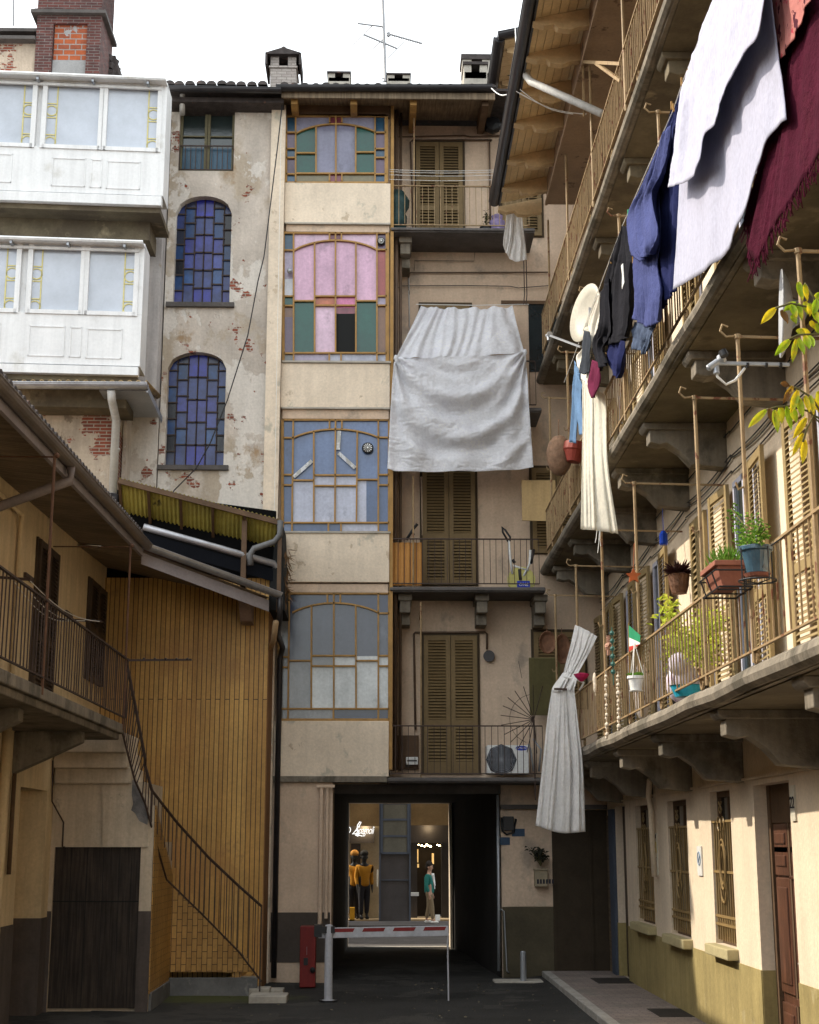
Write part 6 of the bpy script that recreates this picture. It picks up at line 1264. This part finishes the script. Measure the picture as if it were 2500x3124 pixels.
cloth('charcoal_sock', 'charcoal knitted garment pegged at the left of the white shirt', 'sock', cl_dark, [('X', [crow('X',2.84,[('G',345,400),('G',385,405)]), crow('X',2.84,[('G',335,540),('G',385,540)]), crow('X',2.84,[('G',325,640),('G',350,662),('G',375,640)])], .025, 2, 17, dict(nu=16, nv=30))])
cloth('jeans', 'light blue denim jeans hanging next to the long cream curtain', 'jeans', cl_jean, [('X', [crow('X',2.9,[('G',290,575),('G',325,650)]), crow('X',2.9,[('G',283,750),('G',320,760)]), crow('X',2.9,[('G',265,1050),('G',305,1060)])], .03, 2, 18, dict(nu=16, nv=40)), ('X', [crow('X',2.86,[('G',305,640),('G',340,720)]), crow('X',2.86,[('G',305,800),('G',340,830)]), crow('X',2.86,[('G',325,1010),('G',360,1000)])], .025, 2, 19, dict(nu=16, nv=40))])
YC = atx('G',410,740,2.92).y
cloth('cream_curtain', 'long cream muslin curtain hanging in narrow folds past the middle gallery railing', 'curtain', cl_cream, [('Y', [crow('Y',YC,[('G',342,690),('G',410,740),('G',470,770)], .45), crow('Y',YC,[('G',340,820),('G',478,840)], .45), crow('Y',YC,[('G',338,1150),('G',488,1170)], .45), crow('Y',YC,[('G',330,1560),('G',440,1570),('G',550,1590)], .3)], .018, 4, 20, dict(nu=90, nv=50, top_amp=.6))])
m = MB(); 
for (x0,y0,x1,y1) in ((425,1585,415,1640),(440,1585,430,1700),(445,1585,448,1660)): m.tube([aty('G',x0,y0-15,YC), aty('G',x0-4,(y0+y1)/2,YC), aty('G',x1,y1,YC)], .004, 4)
m.build('loose_thread', white_plastic, bpy.data.objects['cream_curtain'])
YT = 22.7
cloth('tied_curtain', 'sheer white curtain tied in the middle, hanging low over the court', 'curtain', cl_sheer, [('Y', [crow('Y',YT,[('J',298,588),('J',345,605),('J',427,655)], .45), crow('Y',YT,[('J',262,740),('J',385,745)], .45), crow('Y',YT,[('J',228,870),('J',315,870)], .45)], .04, 4, 21, dict(nu=40, nv=30, top_amp=.3)),
  ('Y', [crow('Y',YT,[('J',228,866),('J',318,868)], .45), crow('Y',YT-.04,[('J',172,945),('J',300,935)], .45), crow('Y',YT,[('J',160,985),('J',292,970)], .45)], .05, 3, 22, dict(nu=40, nv=16, top_amp=.5)),
  ('Y', [crow('Y',YT,[('J',162,968),('J',290,966)], .45), crow('Y',YT,[('J',135,1150),('J',318,1200)], .45), crow('Y',YT,[('J',105,1440),('J',345,1450)], .45), crow('Y',YT,[('M',68,420),('M',180,458),('M',240,466),('M',360,455)], .45)], .05, 4, 23, dict(nu=110, nv=60, top_amp=.45))])
tc_ = bpy.data.objects['tied_curtain']
m = MB(); m.beam(aty('J',175,962,YT-.08), aty('J',290,965,YT-.08), .03); m.build('tie_stick', iron_dark, tc_); m = MB(); m.tube([aty('J',230,890,YT-.12), aty('J',300,905,YT-.14), aty('J',348,925,YT-.05), aty('J',325,970,YT)], .018, 6); m.build('tie_strap', white_plastic, tc_)
cloth('net_cloth', 'small white net cloth hanging under the wooden eave near the rear wall', 'cloth', cl_sheer, [('Y', [crow('Y',25.9,[('B',1438,1010),('B',1515,1005)]), crow('Y',25.9,[('B',1425,1120),('B',1525,1130)]), crow('Y',25.9,[('B',1412,1200),('B',1538,1220)]), crow('Y',25.9,[('B',1408,1245),('B',1440,1315),('B',1490,1345),('B',1550,1325)])], .03, 3, 24, dict(nu=50, nv=40, top_amp=.5))])
# the big sheet over the third rear balcony
def big():
    m = MB(); T = []
    tops = [(930,158),(958,172),(985,160),(1045,182),(1105,162),(1170,186),(1235,160),(1295,184),(1350,158),(1410,182),(1465,153)]
    top = [aty('E',x,y,27.5) for x, y in tops]; midr = [aty('E',x,y,26.93) for x, y in ((783,466),(900,463),(1160,456),(1400,446),(1538,432))]
    clothmesh(m, [top, [a.lerp(b,.5)+V((0,0,-.03)) for a, b in zip([poly_at(top,i/10) for i in range(11)], [poly_at(midr,i/10) for i in range(11)])], midr], 'Y', .05, 5.2, 31, nu=100, nv=50, top_amp=.9, vary=.5)
    rnd = random.Random(5)
    bot = [aty('E',x,y,26.84) for x, y in ((733,1112),(778,1126),(1000,1131),(1300,1127),(1500,1117),(1587,1102))]
    midl = [aty('E',x,y,26.84) for x, y in ((752,760),(1170,760),(1560,745))]
    lo1 = [aty('E',x,y,26.89) for x, y in ((770,500),(1160,490),(1545,470))]
    R_ = [[poly_at(r, i/100) for i in range(101)] for r in ([V(p)+V((0,-.02,0)) for p in midr], lo1, midl, bot)]; vp = [0,.06,.45,1]
    def fn(u, v):
        i = round(u*100); j = 0 if v < .06 else (1 if v < .45 else 2); t = (v-vp[j])/(vp[j+1]-vp[j]); p = R_[j][i].lerp(R_[j+1][i], t)
        s = 2*u-1; w = v-.52*(1-s*s)**1.0*(1-.3*v); env = sstep(0,.15,v)*(1-sstep(.75,1,v)*.8)*(1-s**4)
        d = .085*env*math.sin(w*17+.6*math.sin(5*u))+.03*env*math.sin(w*31+2*u)+.022*sstep(.3,1,v)*math.sin(u*19+2*v)
        for (cx_, sg) in ((-1, 1), (1, -1)):                       # radiating folds from the pinned corners
            dx = (s-cx_)*sg; an = math.atan2(v+.02, abs(dx)+.02); rr = math.hypot(v, dx); d += .08*math.exp(-rr*1.5)*math.sin(an*15)*sstep(0,.12,rr)
        q3 = V((u*7, v*8, 2.2)); d += .030*mn.noise(q3)-.020*abs(mn.noise(q3*2.1+V((5,1,3))))-.022*abs(mn.noise(V((u*22, v*30, 1.1))))-.010*abs(mn.noise(V((u*46, v*60, 4.1))))
        d += -.05*math.sin(PI*min(1,v*1.2))*(1-s*s)
        return p+V((0, d, 0))
    m.grid(fn, 100, 170)
    for p in (midr[0], midr[-1]): m.ball(V(p)+V((0,-.02,0)), .04, 8, sz=1.6)
    return tag(m.build('draped_sheet', cl_sheet, None, org=midr[0], smooth=True, solid=.006, clean=False), 'huge crinkled grey white sheet draped over the third rear balcony, pinned at its top', 'sheet', 'laundry hung out to dry')
big()
m = MB(); m.tube([aty('E',900,150,27.5), aty('E',1235,156,27.5), aty('E',1560,150,27.5)], .008, 4); tag(m.build('clothesline', white_plastic, None, org=aty('E',900,150,27.5)), 'short clothesline holding the top of the huge grey white sheet', 'clothesline')
for x in (1527,1541): 
    m = MB(); m.tube([aty('B',x,1180,26.4), aty('B',x+8,1532,26.4), aty('E',x+3,150,26.4)], .01, 4); tag(m.build('long_string', iron_dark, None, org=aty('B',x,1180,26.4)), 'thin cord hanging beside the top right of the huge grey sheet', 'cord', 'cords by the grey sheet')
m = MB(); 
for y in (800,812,830,857): m.tube(sagging(aty('B',745,y,26.8), aty('B',1410,y,26.8), 10, .03), .005, 4)
tag(m.build('clothesline', white_plastic, None, org=aty('B',745,800,26.8)), 'parallel empty clotheslines across the topmost rear balcony', 'clothesline')

# ================================================================== satellite dishes
def dish(c, r, nrm, label, lnb, arm0, col=(.36,.335,.28), mount=None):
    nrm = V(nrm).normalized(); root = thing('satellite_dish', label, 'satellite dish', c, 'satellite dishes on the galleries')
    m = MB(); m.lathe(V(c)-nrm*.0, [(.01,-.06),(r*.35,-.05),(r*.7,-.02),(r,.035),(r*1.01,.04),(r*1.0,.05),(r*.7,-.0),(r*.35,-.03),(.01,-.045)], 32, nrm); m.build('reflector', mat('dish_%d' % int(col[0]*100), col, rough=.5, var=.06), root, smooth=True)
    m = MB(); m.beam(arm0, lnb, .028, .028); m.build('arm', grey_metal, root)
    m = MB(); d = (V(c)-V(lnb)).normalized(); m.lathe(V(lnb), [(.02,-.09),(.03,-.08),(.03,.02),(.022,.03),(.045,.05),(.045,.08)], 12, d); m.lathe(V(lnb)-V((0,0,.05)), [(.025,-.05),(.03,.05)], 10, (0,.3,1)); hd = m.build('receiver', grey_metal if col[0] < .5 else white_plastic, root)
    m = MB(); b = V(c)-nrm*.06; m.beam(b, mount or b+V((.15,0,-.1)), .05); m.beam(b+V((0,0,.1)), b-V((0,0,.1)), .06); m.build('mount', grey_metal, root)
    return root
c1_ = atx('G',368,300,2.95)
dish(c1_, .43, (-.88,-.33,.12), 'pale beige satellite dish among the laundry, facing left', atx('G',142,425,2.62), atx('G',330,495,2.93), mount=V((3.1,c1_.y+.1,c1_.z-.2)))
c2_ = aty('G',1534,300,11.6)
d2 = dish(c2_, .37, (-.995,.22,.05), 'grey satellite dish seen edge-on at the right, with long arm and twin receiver', aty('G',1120,590,11.5), aty('G',1550,600,11.5), col=(.40,.42,.45), mount=aty('G',1640,330,11.6))
m = MB(); m.tube([aty('G',1115,620,11.5), aty('G',1130,670,11.5), aty('G',1180,715,11.5), aty('G',1235,690,11.5), aty('G',1290,620,11.5)], .012, 6); m.build('cable', white_plastic, d2, smooth=True)
for x in (1298,1408,1492): a = aty('G',x,602,11.49); m = MB(); m.lathe(a,[(.024,0),(.024,.02)],8,(1,0,0)); m.build('clip', black_plastic, d2)
m = MB(); m.lathe(aty('G',1172,548,11.4),[(.035,0),(.035,.05)],12,(-.3,.2,.9)); m.build('lens_cap', black_plastic, d2)
m = MB(); m.prism([aty('G',1565,215,11.6),aty('G',1610,225,11.6),aty('G',1655,300,11.6),aty('G',1570,390,11.6)], (0,.04,0)); m.build('mount_plate', mat('pale_blue_grey_steel', (.35,.40,.47), rough=.4), d2)

# ================================================================== plants and ornaments on the sunny gallery
# terracotta trough in a wire cradle
pc = atx('J',1170,290,2.93); pt = thing('terracotta_trough', 'terracotta window box in a black wire cradle hung outside the sunny railing', 'planter', (2.93, pc.y, 4.6))
y0, y1 = pc.y-.27, pc.y+.27; z1 = atx('J',1065,262,2.80).z; z0 = z1-.20
m = MB(); vs = [(2.80,y0,z1),(3.06,y0,z1),(3.06,y1,z1),(2.80,y1,z1),(2.86,y0+.05,z0),(3.02,y0+.05,z0),(3.02,y1-.05,z0),(2.86,y1-.05,z0)]
m.add(vs, [(0,1,5,4),(1,2,6,5),(2,3,7,6),(3,0,4,7),(4,5,6,7)]); m.box(2.785,3.075,y0-.015,y1+.015,z1-.035,z1+.01); m.build('trough', terra, pt, bev=.006)
m = MB(); 
for z, g_ in ((z0-.02,.03),(z0+.12,.06)): m.tube([(2.80-g_+.04,y0-.04,z),(2.80-g_+.04,y1+.04,z),(3.09,y1+.04,z),(3.09,y0-.04,z),(2.80-g_+.04,y0-.04,z)], .008, 5)
for y in (y0+.05, pc.y, y1-.05): m.tube([(3.10,y,z1+.06),(3.10,y,z0-.03),(2.82,y,z0-.03),(2.77,y,z0+.12)], .008, 5)
m.build('wire_cradle', black_plastic, pt)
m = MB(); mm2 = MB()
for i in range(160):
    p = V((2.93+random.gauss(0,.06), random.uniform(y0,y1), z1)); d = V((random.uniform(-.5,.5),random.uniform(-.5,.5),random.uniform(.5,1.2))); m.leaf(p+d*.04, d, random.uniform(.05,.16), .015)
m.build('foliage', lgreen, pt, clean=False)
bc = atx('J',1355,130,2.92); bp = thing('blue_glazed_pot', 'blue glazed pot with bright green basil in a wire ring on the sunny railing', 'plant pot', (2.92, bc.y, bc.z-.25))
m = MB(); m.lathe((2.92,bc.y,bc.z-.21),[(.08,0),(.10,.10),(.115,.17),(.13,.175),(.13,.21),(.11,.21),(.10,.18)],20); m.build('pot', mat('blue_glaze', (.05,.105,.15), rough=.12, spec=.8, var=.3, vs=5, patches=[((.01,.02,.04), 4, .6, .03, 3)]), bp, smooth=False, bev=.004)
m = MB(); m.lathe((2.92,bc.y,bc.z-.24),[(.09,0),(.105,.025),(.1,.025)],18); m.build('saucer', terra, bp)
m = MB(); m.tube([(2.92+.145*math.cos(i*PI/10), bc.y+.145*math.sin(i*PI/10), bc.z-.27) for i in range(21)], .007, 5, False)
for i in range(4): a = i*PI/2+.4; m.tube([(2.92+.145*math.cos(a), bc.y+.145*math.sin(a), bc.z-.02),(2.92+.145*math.cos(a), bc.y+.145*math.sin(a), bc.z-.28),(2.92,bc.y,bc.z-.29)], .006, 5)
m.tube([(3.0,bc.y-.14,bc.z-.02),(3.1,bc.y-.16,bc.z+.05),(3.12,bc.y-.16,bc.z-.05)],.007,5); m.build('wire_ring', black_plastic, bp)
m = MB(); sm = MB()
def sprig(base, tips, leafn, l, w_):
    for tp in tips:
        sm.tube([base, V(base).lerp(tp,.5)+V((0,0,.03)), tp], .006, 5)
        for j in range(leafn):
            t = random.uniform(.35,1.05); p = V(base).lerp(tp, t)+V((random.gauss(0,.022),random.gauss(0,.03),random.gauss(0,.022))); m.k = random.choice((0,0,1)); m.leaf(p, (random.uniform(-1,1),random.uniform(-1,1),random.uniform(-.6,.6)), l*random.uniform(.6,1.3), w_)
B0 = V((2.92,bc.y,bc.z)); sprig(B0, [atx('G',x,y,2.9+random.uniform(-.06,.06)) for x, y in ((1210,1440),(1225,1500),(1245,1560),(1240,1640),(1325,1480),(1390,1520),(1410,1560),(1375,1560),(1300,1640),(1270,1600))], 34, .042, .03)
m.build('foliage', [lgreen, mt2(lgreen)], bp, clean=False); sm.build('stem', mat('green_brown_stem', (.10,.09,.035)), bp)
# white hanging pot
hc = atx('J',653,925,2.93); hp = thing('hanging_pot', 'white plastic hanging pot with strings outside the sunny railing', 'plant pot', hc)
m = MB(); m.lathe(hc-V((0,0,.09)),[(.065,0),(.085,.13),(.10,.135),(.10,.165),(.085,.165),(.08,.14)],18); m.lathe(hc-V((0,0,.10)),[(.075,0),(.08,.012)],18); m.build('pot', white_plastic, hp)
m = MB(); tp = atx('J',645,690,2.93)
for i in range(3): a = i*2.1; m.tube([hc+V((.095*math.cos(a),.095*math.sin(a),.07)), tp], .005, 4)
m.build('cord', white_plastic, hp); m = MB()
for i in range(70): p = hc+V((random.gauss(0,.04),random.gauss(0,.04),.08)); m.leaf(p, (random.uniform(-1,1),random.uniform(-1,1),.6), .05, .02)
m.build('foliage', lgreen, hp, clean=False)
# dark plant basket on wall
wc = atx('J',905,345,4.02); wb_ = thing('wall_basket', 'woven wall basket with dark wilted succulent between two shutters', 'basket', wc)
m = MB(); m.lathe(wc-V((0,0,.14)),[(.10,0),(.13,.1),(.15,.26),(.13,.26)],14); m.build('pot', wick, wb_); m = MB()
for i in range(260): a = random.uniform(0,6.28); p = wc+V((0,0,.14))+V((math.cos(a)*.05,math.sin(a)*.05,0)); m.leaf(p, (math.cos(a)*.8,math.sin(a)*.8,random.uniform(-.3,1)), random.uniform(.08,.24), .03)
m.build('foliage', mat('maroon_leaf', (.05,.015,.015), var=.3), wb_, clean=False)
# star, lantern, wind chimes, cross, flag
sc_ = atx('J',640,300,3.0); m = MB(); pts = []
for i in range(10): r = .095 if i % 2 == 0 else .045; a = PI/2+i*PI/5; pts.append(sc_+V((r*math.cos(a),-.0,r*math.sin(a))))
m.prism(pts, (0,.04,0)); m.tube([pts[0], pts[0]+V((.02,0,.3))], .004, 4); tag(m.build('star_ornament', mat('orange_red_star', (.42,.10,.03), var=.2), None, org=sc_), 'orange red star ornament hanging from the gallery cord', 'ornament', None)
lc = atx('J',815,80,3.9); m = MB(); m.lathe(lc-V((0,0,.1)),[(.05,0),(.06,.02),(.06,.15),(.03,.2)],10); m.tube([lc+V((0,0,.1)), lc+V((0,0,.5))], .005, 4); tag(m.build('blue_lantern', mat('cobalt_glass', (.01,.04,.30), rough=.15), None, org=lc), 'small cobalt blue lantern hanging in front of the sunny wall', 'lantern')
shellm = mat('seashell', (.60,.52,.42), rough=.5, var=.2, vs=20)
for i, (x, ya, yb_) in enumerate(((478,855,1250),(548,860,1200),(410,870,1000))):
    m = MB(); a, b = atx('J',x,ya,2.97), atx('J',x+6,yb_,2.97); m.tube([a, b], .004, 4)
    for j in range(7 if i < 2 else 2):
        p = a.lerp(b, (j+.6)/7 if i < 2 else .3+.3*j); m.ball(p, .035+.015*random.random(), 8, sz=.7 if i < 2 else 2.2, sx=.6); m.ball(p+V((0,.04,-.04)), .02, 6)
    tag(m.build('shell_chime', shellm, None, org=a), ('string of pale seashells, the left one of the two long strings','string of pale seashells nearest the white hanging pot','short shell ornament beside the tied curtain')[i], 'wind chime', 'shell chimes on the railing')
m = MB(); c = atx('J',492,712,2.96); m.beam(c+V((-.0,-.16,.02)), c+V((0,.16,-.02)), .03); m.beam(c+V((0,0,.14)), c-V((0,0,.12)), .035); m.ball(c,.05,8); tag(m.build('driftwood_cross', mat('red_cream_driftwood', (.45,.25,.18), var=.4, vs=10), None, org=c), 'little driftwood cross wrapped in red at the top of the railing', 'ornament')
m = MB(); c = atx('J',515,690,2.98); m.tube([c+V((0,0,.2)), c-V((0,0,.55))], .006, 4)
for j in range(6): m.ball(c-V((0,0,.1*j-.12)), .035, 7)
tag(m.build('bead_string', mat('green_glass_beads', (.04,.13,.11), rough=.2), None, org=c), 'string of dark green glass beads beside the driftwood cross', 'ornament')
fl = thing('flag', 'small green, white and red flag stuck on the gallery railing', 'flag', atx('J',640,690,2.99))
a = atx('J',610,590,2.99); b = atx('J',678,650,2.99); c = atx('J',675,700,2.99); d = atx('J',612,745,2.99); 
m = MB(); e1 = a.lerp(d,.45); e2 = b.lerp(c,.8); m.prism([a,b,e2,e1],(.006,0,0)); m.build('green_band', mat('flag_green', (.01,.20,.09)), fl); m = MB(); e3 = a.lerp(d,.8); m.prism([e1,e2,c,e3],(.006,0,0)); m.build('white_band', white_plastic, fl); m = MB(); m.prism([e3,c,d],(.006,0,0)); m.build('red_band', mat('flag_red', (.45,.03,.02)), fl); m = MB(); m.tube([a+V((0,0,.03)), d-V((0,0,.3))], .008, 5); m.build('stick', wood_frame, fl)
# lemon tree and pots behind the sunny railing
t0 = atx('J',960,1010,3.5); ltz = 3.88
lt = thing('potted_lemon_tree', 'bright yellow green potted tree behind the sunny railing', 'potted tree', (3.5, t0.y, ltz)); c = V((3.5, t0.y, ltz))
m = MB(); m.lathe(c,[(.17,0),(.22,.30),(.25,.31),(.25,.36),(.21,.36),(.2,.3)],18); m.build('pot', blackpot, lt)
m = MB(); sm = MB()
top = [atx('J',x,y,3.5+random.uniform(-.2,.2)) for x, y in ((830,450),(850,520),(870,700),(900,640),(940,780),(1000,600),(1040,540),(1100,560),(1130,580),(1100,700),(1060,640),(980,700),(1120,640),(900,720),(1000,760),(1080,780),(1030,700),(870,780))]
base = c+V((0,0,.35)); fork = c+V((0,0,.62)); sm.tube([base, fork], [.028,.02], 6)
for tp in top:
    sm.tube([fork, fork.lerp(tp,.5)+V((0,0,.04)), tp], [.012,.008,.004], 5)
    for j in range(75): t = random.uniform(.45,1.12); p = fork.lerp(tp,t)+V((random.gauss(0,.045),random.gauss(0,.10),random.gauss(0,.05))); m.k = random.choice((0,1,0)); m.leaf(p, (random.uniform(-1,1),random.uniform(-1,1),random.uniform(-.8,.5)), random.uniform(.06,.12), .06)
m.build('foliage', [lime, mt2(lime)], lt, clean=False); sm.build('trunk', mat('green_brown_stem', (.10,.09,.035)), lt)
m = MB(); c = atx('J',915,1108,3.15); m.lathe((3.22,c.y,3.9),[(.12,0),(.17,.12),(.18,.12),(.15,.1)],18); tag(m.build('plastic_basin', mat('cyan_plastic', (.03,.35,.50), rough=.35), None, org=(3.22,c.y,3.9)), 'bright cyan plastic basin on the sunny gallery floor', 'basin')
m = MB(); c = atx('J',930,940,3.4); m.ball((3.4,c.y,4.15),.20,12,sz=1.2); m.ball((3.35,c.y-.1,4.35),.14,10); o = tag(m.build('laundry_bag', mat('white_lilac_bag', (.55,.50,.60), var=.2, vs=9, patches=[((.30,.15,.55), 8, .6, .03, 3)]), None, org=(3.4,c.y,3.9), smooth=True), 'white and lilac plastic bag next to the black pot on the gallery', 'bag')
m = MB(); c = atx('J',690,1040,3.35); m.ball((3.35,c.y,4.3),.22,12,sz=1.7,sx=.5); tag(m.build('patterned_cloth', mat('grey_patterned_cloth', (.40,.36,.34), var=.1, patches=[((.12,.08,.10), 12, .55, .03, 3)]), None, org=(3.35,c.y,3.9), smooth=True), 'grey patterned cloth bundle hanging inside the gallery railing', 'cloth')
c = atx('G',285,1110,2.98); m = MB(); m.lathe(c-V((0,0,.16)),[(.10,0),(.17,.16),(.19,.18),(.19,.30),(.05,.34)],16,(.2,0,1)); tag(m.build('red_tub', mat('faded_red_plastic', (.26,.045,.03), rough=.5), None, org=c), 'faded red plastic tub hooked on the middle gallery railing', 'tub')
c = atx('G',205,1130,2.8); m = MB(); m.ball(c, .23, 12, sz=1.45, sx=.9); m.tube([c+V((0,0,.3)), c+V((0,0,.6))], .008, 4); tag(m.build('string_bag', mat('brown_string', (.22,.13,.08), var=.3, vs=8, bump=1, bs=25), None, org=c, smooth=True), 'bulging brown string bag hanging from a hook near the rear corner', 'bag')
m = MB(); c = atx('J',335,895,3.0); m.lathe(c, [(.02,-.06),(.09,.0),(.12,.05),(.03,.07)], 10); tag(m.build('pink_flower_pot', mat('magenta_pot', (.45,.02,.10)), None, org=c), 'small magenta flower pot right of the tied curtain', 'plant pot')
# leaves reaching in at the right
lb = thing('climbing_branch', 'yellow and green autumn leaves of a climber reaching in at the right edge', 'branch', aty('G',1725,600,10.0))
ly = mat('leaf_yellow', (.70,.55,.02), rough=.5, trans=.4, var=.2, vs=14, bump=0, patches=[((.28,.40,.03), 9, .5, .15, 3), ((.20,.09,.02), 16, .62, .05, 8)]); lgn = mat('leaf_lime_green', (.30,.45,.02), rough=.5, trans=.4, var=.2, vs=14, bump=0, patches=[((.65,.55,.03), 9, .48, .15, 5)]); lbr = mat('leaf_brown', (.16,.075,.02), rough=.6, trans=.2, var=.3, vs=12, bump=0, patches=[((.55,.35,.03), 10, .55, .05, 5)])
def bigleaf(mb, p, q, w_, droop=.1):
    p, q = V(p), V(q); d = q-p; a = d.cross(V((0,-1,0))).normalized(); n = 6; vs = []
    for i in range(n+1):
        t = i/n; wd = w_*math.sin(PI*min(1,t*.93+.06))**.8*(1-t*.15); c = p+d*t+V((0,0,-droop*d.length*t*t))
        vs += [c-a*wd/2+V((0,-.012,0)), c+V((0,.012,0)), c+a*wd/2+V((0,-.012,0))]
    mb.add(vs, [f for i in range(n) for f in ((i*3,i*3+1,i*3+4,i*3+3),(i*3+1,i*3+2,i*3+5,i*3+4))])
LV = [(1470,270,1382,350,0),(1600,115,1625,215,1),(1635,130,1655,220,0),(1590,240,1517,275,2),(1560,250,1590,320,1),(1600,240,1620,330,1),(1500,280,1540,350,3),(1560,310,1590,355,1),(1640,230,1655,300,1),(1665,240,1670,310,0),(1555,455,1462,535,1),(1590,450,1565,575,0),(1600,445,1635,530,1),(1640,430,1665,500,1),(1660,430,1690,490,1),(1590,400,1640,415,0),(1620,395,1680,440,0),(1670,345,1695,385,0),(1690,280,1720,350,1),(1700,360,1725,420,1),(1500,710,1550,720,3),(1570,725,1510,820,3),(1600,750,1555,870,0),(1415,865,1308,955,1),(1430,855,1455,940,3),(1460,865,1480,985,1),(1495,845,1505,935,1),(1530,845,1560,970,2),(1560,850,1590,930,1),(1600,790,1625,895,1),(1640,780,1665,870,0),(1670,780,1690,880,0),(1650,910,1570,1020,0),(1630,1000,1565,1120,4),(1640,1040,1625,1165,4),(1690,800,1720,870,0),(1715,755,1735,850,0),(1725,180,1690,230,1),(1710,220,1690,300,1)]
mats_ = [ly, lgn, lgn, lbr, ly]
m = MB()
for i, (x0,y0,x1,y1,kk) in enumerate(LV): m.k = kk; yy = 10+random.uniform(-.15,.15); bigleaf(m, aty('G',x0,y0,yy), aty('G',x1,y1,yy-random.uniform(-.05,.05)), .046+random.random()*.018)
m.build('leaves', mats_, lb, clean=False, smooth=True)
m = MB(); 
for pts in ([(1760,330),(1690,200),(1640,120)],[(1740,340),(1650,260),(1560,240),(1470,268)],[(1760,420),(1680,420),(1600,425),(1550,450)],[(1750,900),(1680,790),(1600,740),(1500,705)],[(1750,930),(1660,870),(1560,840),(1480,845),(1415,865)],[(1750,960),(1690,900),(1650,980),(1630,1050)],[(1750,960),(1752,600),(1760,330)]): m.tube([aty('G',x,y,10) for x, y in pts], .008, 5)
m.build('stem', mat('green_brown_stem', (.10,.09,.035)), lb, smooth=True)
m = MB(); m.beam(aty('I',800,1100,26.9), aty('I',800,1110,26.9), .02)
